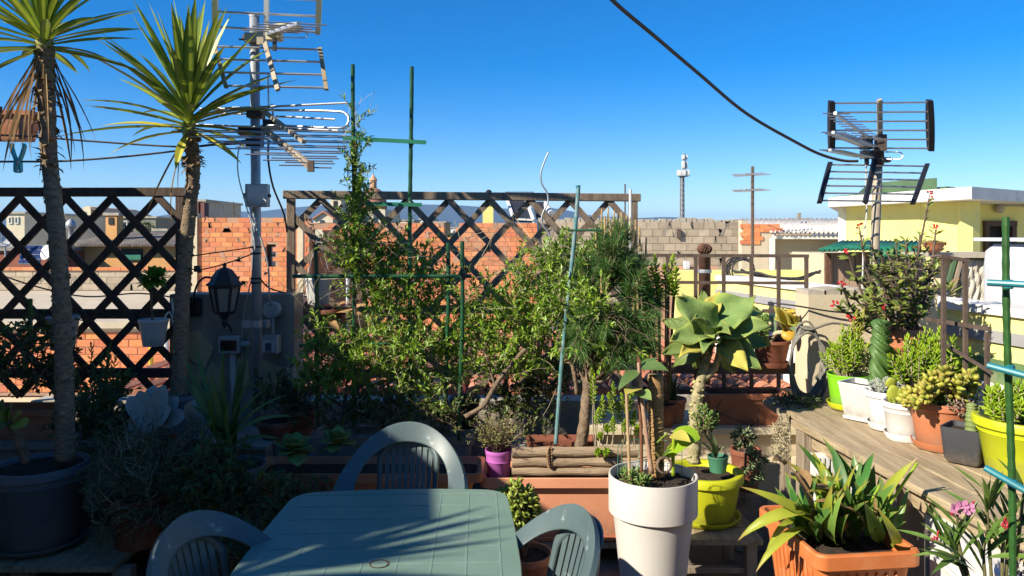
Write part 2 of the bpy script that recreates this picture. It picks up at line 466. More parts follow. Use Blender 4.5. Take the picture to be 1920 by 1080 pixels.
M_anth = mat("anthracite_plastic", (.055, .058, .066), (.045, .048, .055), 6, .55, splash=((.20, .15, .10), .5, .55))
M_greenpl = mat("green_plastic", (.06, .2, .12), (.05, .16, .10), 6, .5)
M_soil = mat("potting_soil", (.05, .034, .023), (.025, .017, .012), 30, 1, .8, 90, dirt=(.13, .1, .07), dscale=45, dlo=.6)
M_table = mat("green_table_plastic", (.185, .275, .215), (.155, .235, .185), 2.5, .42, dirt=(.22, .29, .26), dscale=9, dlo=.5, dhi=.9)
M_ridge = mat("worn_table_ridge", (.225, .315, .26), (.18, .265, .21), 20, .5)
M_chair = mat("green_chair_plastic", (.085, .125, .13), (.068, .10, .107), 4, .42, dirt=(.30, .34, .34), dscale=22, dlo=.60, dhi=.72)
M_stake = mat("green_coated_stake", (.016, .085, .035), (.012, .065, .028), 12, .4)
M_teal = mat("teal_stake", (.02, .20, .24), (.016, .15, .19), 12, .4)
M_bluest = mat("blue_grey_stake", (.05, .19, .20), (.2, .28, .28), 22, .45)
M_stone = mat("yellow_paving_stone", (.60, .50, .28), (.46, .38, .21), 4, .9, .3, 40, dirt=(.2, .17, .11), dscale=6)
M_lantern = mat("black_lantern_metal", (.022, .024, .028), (.03, .03, .035), 9, .45)
M_frost = mat("frosted_lantern_glass", (.62, .60, .52), (.5, .48, .42), 9, .3, trans=.6)
M_greybox = mat("grey_box_plastic", (.50, .50, .48), (.44, .44, .42), 6, .5)
M_hose = mat("grey_hose", (.20, .19, .16), (.14, .13, .11), 14, .5)
M_floor = mat("terrace_concrete", (.17, .15, .125), (.11, .095, .08), 3, .9, .3, 40, dirt=(.07, .06, .05), dscale=4)
M_clothespin = mat("turquoise_plastic", (.06, .46, .52), (.05, .4, .46), 9, .4)
# plants
M_yleaf = mat("yucca_leaf", (.37, .43, .045), (.26, .34, .035), 10, .42, trans=.25, var=.25, vmode='obj', hue=.012, edge=((.07, .13, .022), .45, .95), spec=.5)
M_yleaf_d = mat("dead_yucca_leaf", (.36, .24, .11), (.24, .14, .06), 12, .8, trans=.15, var=.3, vmode='obj')
M_ytrunk = mat("yucca_bark", (.30, .225, .145), (.14, .10, .065), 26, .95, .8, 60, stretch=(1, 1, 2.4), dirt=(.3, .24, .16), dscale=30, dlo=.6)
M_bark = mat("grey_brown_bark", (.24, .17, .115), (.12, .085, .055), 22, .95, .8, 60, dirt=(.35, .28, .2), dscale=24, dlo=.6)
M_twig = mat("brown_twig", (.19, .12, .075), (.11, .07, .045), 20, .9, var=.25)
M_twig_p = mat("pale_twig", (.42, .36, .24), (.28, .23, .15), 20, .9, var=.25)
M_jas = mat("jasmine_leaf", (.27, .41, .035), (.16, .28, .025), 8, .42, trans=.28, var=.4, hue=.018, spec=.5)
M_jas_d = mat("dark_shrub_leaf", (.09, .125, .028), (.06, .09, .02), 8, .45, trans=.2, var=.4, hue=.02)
M_pine = mat("pine_needle", (.11, .22, .05), (.07, .16, .035), 8, .5, trans=.15, var=.35, hue=.015)
M_candle = mat("pine_candle", (.48, .34, .16), (.36, .25, .11), 20, .8, var=.2)
M_beha = mat("felted_kalanchoe_leaf", (.235, .33, .095), (.14, .22, .06), 7, .75, .25, 40, trans=.25, var=.2, vmode='obj', hue=.012, edge=((.36, .42, .08), .75, 1.1), tip=((.36, .30, .09), .9, 1.08), dirt=(.30, .36, .14), dscale=14, dlo=.56, dhi=.8)
M_beha_y = mat("yellowing_kalanchoe_leaf", (.56, .48, .09), (.44, .4, .08), 9, .7, trans=.2)
M_sed = mat("bright_sedum_leaf", (.37, .52, .03), (.26, .41, .025), 8, .45, trans=.3, var=.3, hue=.015)
M_sed_d = mat("mid_green_sedum_leaf", (.18, .29, .06), (.12, .21, .045), 8, .45, trans=.15, var=.3, hue=.015)
M_crass = mat("jade_leaf", (.25, .31, .035), (.16, .24, .03), 9, .35, trans=.1, var=.3, hue=.02, edge=((.4, .28, .04), .75, 1.15), spec=.6)
M_plump = mat("plump_yellow_succulent", (.42, .40, .06), (.32, .33, .05), 9, .4, trans=.1, var=.25, hue=.02, tip=((.5, .25, .07), .8, 1.15))
M_cactus = mat("twisted_cactus_skin", (.085, .165, .035), (.05, .11, .025), 9, .5)
M_cactus_s = mat("small_cactus_skin", (.24, .28, .1), (.14, .2, .06), 16, .6)
M_lily = mat("broad_lily_leaf", (.12, .26, .05), (.075, .19, .035), 5, .38, trans=.25, var=.35, vmode='obj', hue=.03, spec=.5, edge=((.2, .3, .05), .75, 1.1), tip=((.32, .28, .08), .86, 1.0), dirt=(.26, .32, .06), dscale=9, dlo=.58, dhi=.8)
M_lily_y = mat("yellowing_lily_leaf", (.42, .44, .05), (.28, .35, .04), 7, .42, trans=.3, var=.2, vmode='obj', tip=((.34, .2, .08), .8, 1.0))
M_lily_d = mat("dried_lily_leaf", (.42, .27, .12), (.26, .15, .07), 9, .85, trans=.2)
M_ole = mat("oleander_leaf", (.13, .22, .04), (.09, .16, .03), 8, .4, trans=.2, var=.25, vmode='obj', hue=.015)
M_petal = mat("pink_petal", (.75, .25, .45), (.7, .35, .55), 9, .5, trans=.3)
M_bud = mat("crimson_bud", (.50, .03, .06), (.4, .03, .05), 9, .5, var=.2)
M_red = mat("red_bract", (.66, .03, .03), (.5, .02, .03), 9, .5, trans=.15, var=.2)
M_euph = mat("spurge_leaf", (.23, .27, .05), (.14, .18, .035), 8, .45, trans=.2, var=.4, hue=.03)
M_thorn = mat("thorny_grey_stem", (.17, .12, .09), (.09, .065, .05), 20, .9)
M_straps = mat("strap_leaf", (.10, .17, .035), (.07, .125, .028), 6, .4, trans=.2, var=.3, vmode='obj')
M_aloe = mat("aloe_leaf", (.11, .17, .055), (.075, .12, .04), 8, .5, var=.2)
M_silver = mat("pale_silver_leaf", (.42, .50, .48), (.34, .42, .40), 6, .7, var=.12, vmode='obj')
M_ficus = mat("glossy_rubber_leaf", (.12, .19, .05), (.08, .135, .035), 5, .22, var=.2, vmode='obj', trans=.12, spec=.6)
M_limeleaf = mat("lime_broad_leaf", (.34, .52, .03), (.27, .44, .025), 5, .35, trans=.35)
M_coir = mat("coir_pole", (.46, .28, .12), (.28, .165, .065), 30, 1, .9, 70, stretch=(1, 1, 6))
M_bamboo = mat("bamboo_cane", (.48, .34, .19), (.38, .25, .13), 16, .7)
M_aeon = mat("aeonium_leaf", (.16, .36, .045), (.11, .26, .035), 9, .4, trans=.35, var=.25)
M_kalro = mat("paddle_leaf", (.17, .23, .055), (.12, .17, .04), 7, .5, var=.2, vmode='obj', trans=.12)
M_treeleaf = mat("far_tree_leaf", (.06, .085, .025), (.04, .06, .018), 3, .7, var=.4)
M_grey_suc = mat("grey_green_rosette", (.36, .38, .31), (.28, .3, .25), 12, .7, var=.15)
# ---------------------------------------------------------------- the setting: ground, hills, air
M_ground = mat("town_ground", (.16, .14, .10), (.07, .085, .04), .02, 1, dirt=(.2, .17, .13), dscale=.15)
g = MB(); g.poly([(-16000, -60, -9), (16000, -60, -9), (16000, 16000, -9), (-16000, 16000, -9)]); struct("ground", M_ground, g)
M_hill = mat("hill_scrub", (.045, .055, .035), (.025, .034, .022), .004, 1, dirt=(.075, .07, .05), dscale=.0016)
def ridge(px):
    tab = [(-900, 402), (-300, 398), (0, 404), (275, 409), (320, 401), (385, 393), (420, 393), (470, 398), (560, 388), (600, 385), (700, 384), (780, 383), (850, 384), (950, 391), (1020, 388), (1060, 393), (1100, 403), (1180, 409), (1215, 408), (1260, 406), (1300, 411), (1400, 417), (1700, 418), (2300, 410), (2800, 405)]
    for (a, y), (b, z) in zip(tab, tab[1:]):
        if px <= b: return y + (z - y) * (px - a) / (b - a)
    return tab[-1][1]
h = MB(); cols = 150; rows = 9; hr = random.Random(3); rings = []
ridg = []
for i in range(cols + 1):
    px = -900 + 3700 * i / cols; ring = []
    top = (440 - ridge(px)) / 1400 * 8500
    spur = 0.5 + 0.5 * math.sin(px * .031 + 2 * math.sin(px * .011))
    for j in range(rows + 1):
        t = j / rows
        D = 5600 + 2900 * t
        k = t ** (1.25 + .5 * spur)
        z = -9 + (top + 10) * k * (1 + hr.uniform(-.035, .035) * (j < rows) * (1 - t * .6))
        x = (px - 960) / 1400 * D
        ring.append(Vector((x, D, z)))
    rings.append(ring)
h.quadloop(rings, 0, False)
ho = struct("hills", M_hill, h)
M_air = bpy.data.materials.new("air"); M_air.use_nodes = True
_t = M_air.node_tree; _t.nodes.clear()
_o = _t.nodes.new("ShaderNodeOutputMaterial"); _v = _t.nodes.new("ShaderNodeVolumePrincipled")
_v.inputs["Color"].default_value = (.32, .58, 1, 1); _v.inputs["Density"].default_value = 7e-5; _v.inputs["Anisotropy"].default_value = 0.0
_t.links.new(_v.outputs[0], _o.inputs["Volume"])
hz = MB(); hz.bbox(-17500, 17500, -400, 17500, -10, 460)
hzo = struct("haze", M_air, hz, "stuff")

# ---------------------------------------------------------------- walls laid of single bricks or blocks
def laid_wall(name, label, cat, px0, px1, ptop, pbot, D, bl, bh, joint, mb_, ms_, mortar, holes=(), thickness=.25, keep=300, ragged=0.0, group=None, tops=None, proud=.006, prefer=None):
    x0, x1 = X(px0, D), X(px1, D); z1, z0 = Z(ptop, D), Z(pbot, D)
    root = thing(name, label, cat, ((x0 + x1) / 2, D, z0), group)
    bk = MB()
    H = [(X(a, D), X(b, D), Z(d, D), Z(c, D)) for a, c, b, d in holes]     # x0,x1,z0,z1
    # backing of strips that leave the holes open
    xs = sorted({x0, x1, *[h[0] for h in H], *[h[1] for h in H]})
    for a, b in zip(xs, xs[1:]):
        zs = [(z0, z1)]
        for hx0, hx1, hz0, hz1 in H:
            if hx0 <= a + 1e-6 and hx1 >= b - 1e-6:
                zs = [q for (lo, hi) in zs for q in ((lo, min(hi, hz0)), (max(lo, hz1), hi)) if q[1] - q[0] > .001]
        for lo, hi in zs: bk.bbox(a, b, D, D + thickness, lo, hi - .004)
    bk.build("mortar", mortar, root)
    me = MB().box((0, 0, 0), (bl - joint, .05, bh - joint)).mesh(mb_.name + "_piece", mb_)
    spots = []
    rows = int((z1 - z0) / bh)
    for r in range(rows):
        zc = z1 - (r + .5) * bh
        x = x0 + (0 if r % 2 else -bl / 2)
        while x < x1 - .01:
            a, b = max(x, x0), min(x + bl, x1)
            x += bl
            if b - a < bl * .25: continue
            c = (a + b) / 2
            if any(hx0 - .02 < c < hx1 + .02 and hz0 < zc < hz1 for hx0, hx1, hz0, hz1 in H): continue
            if r == 0 and rnd.random() < ragged: continue
            spots.append((c, zc, (b - a) / bl))
    if prefer: spots.sort(key=lambda s: not prefer(s[0] / D * 1400 + 960))
    sm = MB()
    for i in range(int(len(spots) * .22)):
        c, zc, k = rnd.choice(spots); rr = U(.03, .11); a0 = U(0, 6); n_ = 7
        sm.prism([V(c + bl * .5 + math.cos(a0 + j * .9) * rr * U(.5, 1.4), D - proud - .0065, zc + bh * .5 * rnd.choice((-1, 1)) + math.sin(a0 + j * .9) * rr * U(.25, .6)) for j in range(n_)], (0, .004, 0)); sm.v[-2 * n_:] = [q_ - V(0, .0004 + .00003 * i, 0) for q_ in sm.v[-2 * n_:]]
    if sm.v: sm.build("mortar_smear", mortar, root, kind="stuff")
    rest = MB()
    for i, (c, zc, k) in enumerate(spots):
        dy = U(0, .004)
        if i < keep:
            o = link("brick" if "brick" in mb_.name else "block", me, root, (c - root.location.x, -proud - dy + .025, zc - z0), (U(-.006, .006), 0, U(-.006, .006)), (k, 1, 1))
        else:
            rest.box((c, D - proud - dy + .025, zc), ((bl - joint) * k, .05, bh - joint))
    if rest.v: rest.build("brickwork" if "brick" in mb_.name else "blockwork", ms_, root, kind="stuff")
    return root

wa = laid_wall("brick_wall", "orange hollow brick house wall with a small grey window behind the mast", "brick wall", 372, 580, 408, 655, 18, .275, .118, .016, M_brick, M_bricks, M_mortar, holes=((497, 458, 517, 500),), ragged=.12, keep=290)
w_ = MB(); w_.bbox(X(497, 18), X(517, 18), 18.16, 18.2, Z(500, 18), Z(458, 18)); wf = w_.build("window", M_dark, wa)
w_ = MB()
for a, b, c, d in ((506, 516, 462, 477), (506, 516, 480, 499)): w_.bbox(X(a, 18), X(b, 18), 18.13, 18.157, Z(d, 18), Z(c, 18))
w_.build("pane", mat("grey_pane", (.2, .24, .27), (.15, .18, .2), 3, .25), wf)
w_ = MB(); w_.bbox(X(361, 18), X(371.5, 18), 17.93, 18.2, Z(655, 18), Z(400, 18)); w_.build("corner_post", M_plaster_w, wa)
w_ = MB(); w_.bbox(X(361, 18), X(580, 18), 17.95, 18.3, -9, Z(655, 18) - .003); w_.build("plinth", M_conc, wa)

wb = laid_wall("brick_wall", "long orange hollow brick wall with broken top behind the lattice and shrubs", "brick wall", 583, 1007, 418, 655, 18.5, .275, .118, .016, M_brick, M_bricks, M_mortar, holes=((832, 410, 860, 447), (586, 430, 606, 446), (586, 462, 600, 476)), ragged=.25, keep=300, prefer=lambda p: p > 820 or p < 650)
w_ = MB(); w_.bbox(X(583, 18.5), X(1007, 18.5), 18.45, 18.8, -9, Z(655, 18.5) - .003); w_.build("plinth", M_conc, wb)
w_ = MB(); w_.tube([(X(650, 18.2), 18.3, Z(440, 18.2)), (X(650, 18.2), 18.3, Z(655, 18.2))], .05, 8); w_.build("downpipe", M_white2, wb)
w_ = MB(); w_.bbox(X(557, 17.7), X(568, 17.7), 17.7, 17.85, Z(655, 17.7), Z(412, 17.7))
solid("concrete_post", M_plaster_w, "pale concrete post in front of the brick wall at the lattice edge", "post", w_)

wc = laid_wall("block_wall", "sandy grey concrete block wall with crumbling mortar along its top", "wall", 1009, 1393, 416, 600, 19.6, .30, .19, .014, M_block, M_blocks, M_mortar_g, keep=230, prefer=lambda p: p > 1195 or p < 1062)
m_ = MB()
x = 1009
while x < 1392:
    w2 = U(7, 20); hh = U(.05, .12)
    m_.box((X(x + w2 / 2, 19.6), 19.72, Z(416, 19.6) + hh / 2 - .01), (S(w2, 19.6), .24, hh), Euler((0, U(-.1, .1), 0))); x += w2 * .9
m_.build("mortar_crest", M_conc, wc, kind="stuff")
m_ = MB(); m_.bbox(X(1270, 19.5), X(1277, 19.5), 19.5, 19.6, Z(446, 19.5), Z(430, 19.5)); m_.build("iron_stub", M_iron, wc)

# roofs and ground between the walls and the terrace
def plain(name, label, cat, m, boxes, group=None):
    b = MB()
    for q in boxes: b.bbox(*q)
    return solid(name, m, label, cat, b, group)
plain("flat_roof", "pale concrete flat roof below the brick walls beyond the terrace", "roof", M_conc, [(-4.6, 6.9, 9.2, 19.6, -1.6, -1.12)])
lr = thing("roof_terrace", "pale concrete terrace with brick front beyond the dark wooden lattice", "roof terrace", (-9, 12, -.44))
b = MB(); b.bbox(-16.5, -4.75, 12.05, 18.9, .12, .28); b.bbox(-16.5, -4.75, 11.95, 12.05, .2, .30); b.build("slab", M_plaster, lr)
b = MB(); b.bbox(-16.5, -4.75, 12.15, 18.9, -9, .117); b.build("body", M_conc, lr)
me = MB().box((0, 0, 0), (.265, .05, .108)).mesh("brick_piece", M_brick); rest = MB(); nb = 0
b = MB(); b.bbox(-16.5, -4.75, 12.05, 12.145, -.9, .117); b.build("mortar", M_mortar, lr)
for r in range(8):
    xx = -12.2 + (r % 2) * .14
    while xx < -4.8:
        zc = .13 - .06 - r * .122
        if -8.6 < xx < -5.2: link("brick", me, lr, (xx + .14 + 9, 12.065 - 12, zc + .44), (0, 0, U(-.008, .008)))
        else: rest.box((xx + .14, 12.065, zc), (.265, .05, .108))
        xx += .28
rest.build("brickwork", M_bricks, lr, kind="stuff")
plain("flat_roof", "sunlit lower flat roof at the foot of the brick front behind the lattice", "roof", M_plaster_w, [(-13, -4.8, 6.0, 11.94, -1.2, -.9)])
pp = MB(); pp.tube([(X(283, 11.4), 11.4, -.9), (X(283, 11.4), 11.4, Z(640, 11.4))], .035, 8); solid("yellow_gas_pipe", mat("yellow_paint", (.6, .4, .05)), "yellow pipe rising from the lower roof behind the white hanging pot", "pipe", pp)
pp = MB(); pp.tube([(X(312, 11.4), 11.4, -.9), (X(312, 11.4), 11.4, Z(628, 11.4)), (X(330, 11.4), 11.5, Z(622, 11.4))], .04, 8); solid("drain_pipe", M_white2, "white pipe rising from the lower roof beside the yellow pipe", "pipe", pp)
wd = laid_wall("block_wall", "low brown block wall with a brick coping beyond the dark lattice", "wall", -140, 352, 507, 545, 19, .42, .17, .014, M_block, M_blocks, M_mortar_g, keep=120)
b = MB()
xx = X(-140, 19)
cop = []
mec = MB().box((0, 0, 0), (.3, .3, .075)).mesh("coping_brick_piece", M_brick)
while xx < X(352, 19):
    link("coping_brick", mec, wd, (xx + .155 - wd.location.x, .1, Z(507, 19) + .037 - wd.location.z), (0, U(-.015, .015), U(-.02, .02))); xx += .312

# orange houses, roofs and chimneys behind the low wall
oh = thing("orange_house", "orange rendered house with a grey roof and a dark window beyond the low wall", "house", (X(225, 23), 23, -9))
b = MB(); b.bbox(X(125, 23), X(330, 23), 23, 27, -9, Z(462, 23)); b.build("wall", M_ochre, oh)
b = MB(); b.bbox(X(229, 23), X(268, 23), 22.95, 22.998, Z(487, 23), Z(466, 23)); wn = b.build("window", M_dark, oh)
b = MB(); b.bbox(X(232, 23), X(266, 23), 22.92, 22.945, Z(487, 23), Z(477, 23)); b.build("shutter", M_greencorr, wn)
b = MB(); n = 40
for i in range(n):
    x0 = X(118, 23) + i * (X(336, 23) - X(118, 23)) / n; w2 = (X(336, 23) - X(118, 23)) / n
    b.bar((x0 + w2 / 2, 22.7, Z(462, 23) + .04), (x0 + w2 / 2, 26.5, Z(462, 23) + .42), w2 * .85, .07)
b.build("roof", mat("grey_old_tiles", (.2, .17, .14), (.12, .1, .085), 5, .95, var=.25), oh, kind="stuff")
b = MB(); b.bbox(X(198, 24), X(219, 24), 24, 24.4, Z(462, 24), Z(404, 24)); ch = b.build("chimney", M_ochre, oh)
b = MB(); b.bbox(X(194, 24), X(224, 24), 23.95, 24.5, Z(404, 24), Z(399, 24)); b.build("chimney_cap", M_conc, ch)
b = MB(); b.bbox(X(204, 24), X(213, 24), 23.97, 23.995, Z(421, 24), Z(408, 24)); b.build("flue_opening", M_dark, ch)
b = MB(); b.lathe([(.07, Z(446, 21)), (.07, Z(430, 21)), (.13, Z(426, 21)), (.14, Z(420, 21)), (.09, Z(414, 21)), (.02, Z(410, 21))], (X(133, 21), 21, 0), 12)
b.tube([(X(133, 21), 21, Z(470, 21)), (X(133, 21), 21, Z(446, 21))], .07, 10)
solid("chimney_cowl", M_steel, "shiny metal chimney cowl above the orange house", "chimney cowl", b, smooth=True)
rh = thing("red_house", "low red brown house with clutter on its roof beside the solar panel", "house", (X(20, 22), 22, -9))
b = MB(); b.bbox(X(-160, 22), X(122, 22), 22, 27, -9, Z(470, 22)); b.build("wall", mat("red_brown_render", (.3, .11, .07), (.22, .08, .05), 2, .95), rh)
b = MB(); b.bbox(X(-160, 22), X(124, 22), 21.9, 27, Z(470, 22), Z(464, 22)); b.build("roof", M_conc_d, rh)
sp = thing("photovoltaic_module", "tilted blue solar panel on the red brown house", "solar panel", (X(56, 21), 21, Z(495, 21)))
a0, a1, a2, a3 = P(34, 495, 21), P(75, 495, 21), P(79, 460, 21.5), P(41, 460, 21.5)
b = MB(); b.prism([a0, a1, a2, a3], (0, .03, -.02)); b.build("frame", M_alu, sp)
for i in range(4):
    for j in range(4):
        def q(u, v): return a0.lerp(a1, u).lerp(a3.lerp(a2, u), v) + Vector((0, -.012, .01))
        b = MB(); u0, u1, v0, v1 = i / 4 + .015, (i + 1) / 4 - .015, j / 4 + .02, (j + 1) / 4 - .02
        b.prism([q(u0, v0), q(u1, v0), q(u1, v1), q(u0, v1)], (0, .008, -.006)); b.build("cell", mat("solar_cell", (.02, .035, .10), (.03, .045, .12), 6, .25), sp)
def dish(px, py, r, D, label, face):
    t = thing("satellite_dish", label, "satellite dish", P(px, py, D), "satellite dishes on the roofs")
    M = Vector(face).to_track_quat('Z', 'Y').to_matrix(); b = MB(); rr = S(r, D)
    b.lathe([(rr * k, rr * .25 * k * k) for k in (.02, .3, .6, .85, 1)], P(px, py, D), 20, M=M); o = b.build("reflector", M_white2, t, smooth=True); thick(o, .02)
    b = MB(); c = P(px, py, D); b.tube([c - Vector((0, 0, rr)), c + M @ Vector((0, 0, rr * .9))], .015, 5); b.tube([c + Vector((0, .1, 0)), c + Vector((0, .15, -rr * 2))], .03, 6); b.build("arm", M_steel, t)
dish(90, 474, 15, 20.5, "white satellite dish beside the tilted solar panel", (-.45, -1, .3))
dish(4, 447, 19, 21, "large pale satellite dish at the picture edge beyond the lattice", (.55, -.85, .35))

def block(name, label, px0, px1, ptop, D, m, depth=8, wins=(), cat="building", roof=None, base=-9, group=None):
    t = thing(name, label, cat, (X((px0 + px1) / 2, D), D, base), group)
    b = MB(); b.bbox(X(px0, D), X(px1, D), D, D + depth, base, Z(ptop, D)); b.build("wall", m, t)
    b = MB(); b.bbox(X(px0, D) - .15, X(px1, D) + .15, D - .15, D + depth + .1, Z(ptop, D) + .002, Z(ptop, D) + .18); b.build("roof_edge", roof or M_conc, t)
    for a, c, e, d in wins:
        b = MB(); b.bbox(X(a, D), X(e, D), D - .06, D - .003, Z(d, D), Z(c, D)); w = b.build("window", M_glass, t)
        b = MB(); xa, xb, za, zb = X(a, D), X(e, D), Z(d, D), Z(c, D); f = .07
        b.bbox(xa - f, xa, D - .09, D - .01, za - f, zb + f); b.bbox(xb, xb + f, D - .09, D - .01, za - f, zb + f)
        b.bbox(xa, xb, D - .09, D - .01, zb, zb + f); b.bbox(xa, xb, D - .09, D - .01, za - f, za); b.build("frame", M_white_w, w)
    return t
block("apartment_block", "cream flat roofed block standing beyond the picture edge of the lattice", 12, 46, 401, 62, M_cream, wins=((18, 408, 22, 418), (30, 408, 34, 418)))
block("apartment_block", "wider cream block just behind the trunk of the nearer yucca", 57, 120, 405, 66, M_cream, wins=((64, 412, 69, 422), (78, 412, 83, 422), (92, 412, 97, 422)))
block("apartment_block", "long grey green block in the middle distance beyond the lattice", 122, 292, 409, 74, mat("grey_green_render", (.22, .22, .17), (.17, .17, .14), .6, .95), wins=((140, 416, 148, 426), (170, 416, 178, 426), (230, 416, 238, 426)))
gh = thing("gabled_house", "cream gabled house rising above the grey green block", "house", (X(172, 78), 78, -9))
b = MB(); D = 78; pts = [(147, 430), (147, 396), (161, 386), (170, 388), (170, 430)]; b.prism([P(x, y, D) for x, y in pts], (0, 9, 0)); b.build("wall", M_cream, gh)
b = MB(); b.prism([P(170, 388, 77.8), P(216, 405, 77.8), P(216, 408, 77.8), P(168, 391, 77.8)], (0, 9.4, 0)); b.build("roof", mat("dim_grey_roof", (.16, .14, .12)), gh)
b = MB(); b.bbox(X(155, D), X(161, D), D - .1, D - .01, Z(408, D), Z(397, D)); b.build("window", M_glass, gh)
block("garage", "small white outbuilding at the right end of the grey green block", 289, 312, 433, 58, M_white_w)
def far_tree(px, py, r, D, label):
    t = thing("tree", label, "tree", (X(px, D), D, -9), "trees among the far houses")
    b = MB(); b.tube([(X(px, D), D, -9), (X(px, D), D, Z(py, D))], [.25, .12], 6); b.build("trunk", M_bark, t)
    b = MB(); c = P(px, py, D); rr = S(r, D)
    for i in range(260):
        d = rdir(); p = c + Vector((d.x * rr, d.y * rr, d.z * rr * .9)) * U(.45, 1.05); b.sleaf(p, rdir(), rdir(), rr * .28, rr * .2)
    b.build("crown", M_treeleaf, t, kind="stuff")
far_tree(272, 428, 16, 60, "dark round tree in front of the grey green block")
far_tree(848, 446, 12, 70, "small dark tree in the gap of the brick wall")
far_tree(868, 440, 9, 80, "little tree next to the gap of the brick wall")
block("apartment_block", "cream block peeping over the corner of the brick house", 372, 384, 378, 60, M_plaster, wins=((376, 384, 379, 392),))
plain("chimney_stack", "reddish chimney stack beside the yucca trunk above the bricks", "chimney", mat("dull_red_brick", (.22, .1, .08), (.15, .07, .06), 6, .95), [(X(366, 40), X(372, 40), 40, 40.6, -6, Z(378, 40)), (X(376, 40), X(383, 40), 40, 40.6, -6, Z(380, 40))])
# church with dome
cb = thing("church", "cream church with a brick red dome and lantern behind the climbing vine", "church", (X(680, 75), 75, -9))
D = 75
b = MB(); b.bbox(X(645, D), X(722, D), D, D + 10, -9, Z(392, D)); b.build("nave_wall", M_cream, cb)
b = MB(); b.bbox(X(626, D), X(646, D), D - 1.5, D + 2, -9, Z(372, D)); b.bbox(X(624, D), X(648, D), D - 1.7, D + 2.2, Z(372, D), Z(370, D)); bt = b.build("bell_tower", M_cream, cb)
b = MB(); b.bbox(X(632, D), X(639, D), D - 1.56, D - 1.505, Z(393, D), Z(378, D)); b.build("bell_opening", M_dark, bt)
for a in (678, 700):
    b = MB(); b.bbox(X(a, D), X(a + 8, D), D - .06, D - .004, Z(420, D), Z(398, D)); b.build("window", M_glass, cb)
dc = V(X(686, D), D + 4, 0)
rr = S(26, D)
b = MB(); b.lathe([(rr * 1.04, Z(398, D)), (rr * 1.04, Z(380, D)), (rr * 1.08, Z(379, D)), (rr, Z(377, D))] + [(rr * math.cos(R(a)), Z(377, D) + rr * 1.15 * math.sin(R(a))) for a in range(8, 84, 8)], dc, 24)
b.build("dome", mat("dome_tile", (.38, .17, .11), (.3, .13, .09), 3, .9), cb, smooth=True)
zt = Z(377, D) + rr * 1.13
b = MB(); b.lathe([(.36, zt - .2), (.36, zt + .75), (.46, zt + .8), (.4, zt + .9), (.2, zt + 1.2), (.03, zt + 1.45)], dc, 10); ln = b.build("lantern", M_peach, cb)
b = MB(); b.bbox(dc.x - .025, dc.x + .025, dc.y - .02, dc.y + .03, zt + 1.45, zt + 2.6); b.bbox(dc.x - .3, dc.x + .3, dc.y - .021, dc.y + .031, zt + 2.05, zt + 2.11); b.build("cross", M_iron, ln)
gh = thing("gabled_house", "cream gabled house beside the church tower", "house", (X(606, 60), 60, -9))
b = MB(); D = 60; b.prism([P(x, y, D) for x, y in [(588, 450), (588, 408), (606, 396), (624, 408), (624, 450)]], (0, 8, 0)); b.build("wall", M_cream, gh)
b = MB(); b.prism([P(606, 395, 59.8), P(627, 409, 59.8), P(627, 411.5, 59.8), P(606, 398, 59.8)], (0, 8.4, 0)); b.prism([P(606, 395, 59.8), P(606, 398, 59.8), P(585, 411.5, 59.8), P(585, 409, 59.8)], (0, 8.4, 0)); b.build("roof", M_tiles, gh)
b = MB(); b.bbox(X(600, D), X(606, D), D - .1, D - .01, Z(422, D), Z(412, D)); b.build("window", M_glass, gh)
for i, (a, e, y, D, m, lb) in enumerate(((745, 775, 414, 110, M_cream, "small cream house far behind the lattice below the hills"), (786, 812, 412, 120, M_white_w, "white house far behind the lattice below the hills"), (812, 834, 418, 90, M_ochre, "far orange house by the gap of the brick wall"), (1480, 1520, 411, 120, M_ochre, "far orange house just over the corrugated roof"), (845, 862, 428, 130, M_white_w, "tiny white house seen through the gap of the brick wall"))):
    block("far_house", lb, a, e, y, D, m, wins=((a + 5, y + 4, a + 8, y + 9), (a + 13, y + 4, a + 16, y + 9)), cat="house")
# yellow chimney with a black cowl and a solar heater on the brick house
ych = thing("chimney", "yellow chimney with a round black cowl above the brick wall", "chimney", (X(915, 19.5), 19.5, Z(450, 19.5)))
D = 19.5
b = MB(); b.bbox(X(905, D), X(925, D), D, D + .3, Z(470, D), Z(385, D)); b.build("stack", M_yellow, ych)
b = MB(); b.bbox(X(903, D), X(927, D), D - .03, D + .33, Z(385, D) + .002, Z(381, D)); b.build("cap_slab", M_conc, ych)
b = MB(); b.tube([P(916, 381, D + .15), P(916, 366, D + .15)], .06, 8); b.lathe([(.04, Z(366, D)), (.085, Z(365, D)), (.085, Z(362, D)), (.05, Z(362, D)), (.08, Z(361, D)), (.08, Z(358, D)), (.03, Z(355, D))], (X(916, D), D + .15, 0), 10); b.build("cowl", M_blackpl, ych)
sh = thing("solar_water_heater", "solar water heater with a tilted dark panel on the brick house roof", "solar heater", P(975, 415, 20))
D = 20
a0, a1, a2, a3 = P(963, 412, D - .5), P(1000, 414, D - .5), P(984, 370, D + .5), P(949, 370, D + .5)
b = MB(); b.prism([a0, a1, a2, a3], (0, .05, -.05)); b.build("collector", mat("collector_glass", (.035, .04, .05), (.03, .03, .04), 3, .3), sh)
b = MB()
for p, q in ((a0, a3), (a1, a2), (a0, a1), (a3, a2)): b.bar(p + V(0, -.02, .02), q + V(0, -.02, .02), .07, .05)
b.bar(a0, a0 - V(0, 0, .5), .06, .06); b.bar(a1, a1 - V(0, 0, .5), .06, .06); b.build("frame", M_white2, sh)
b = MB(); b.tube([P(947, 365, D + .6), P(1001, 365, D + .6)], .085, 12); b.build("tank", mat("blue_grey_tank", (.12, .16, .22), rough=.4), sh, smooth=False)
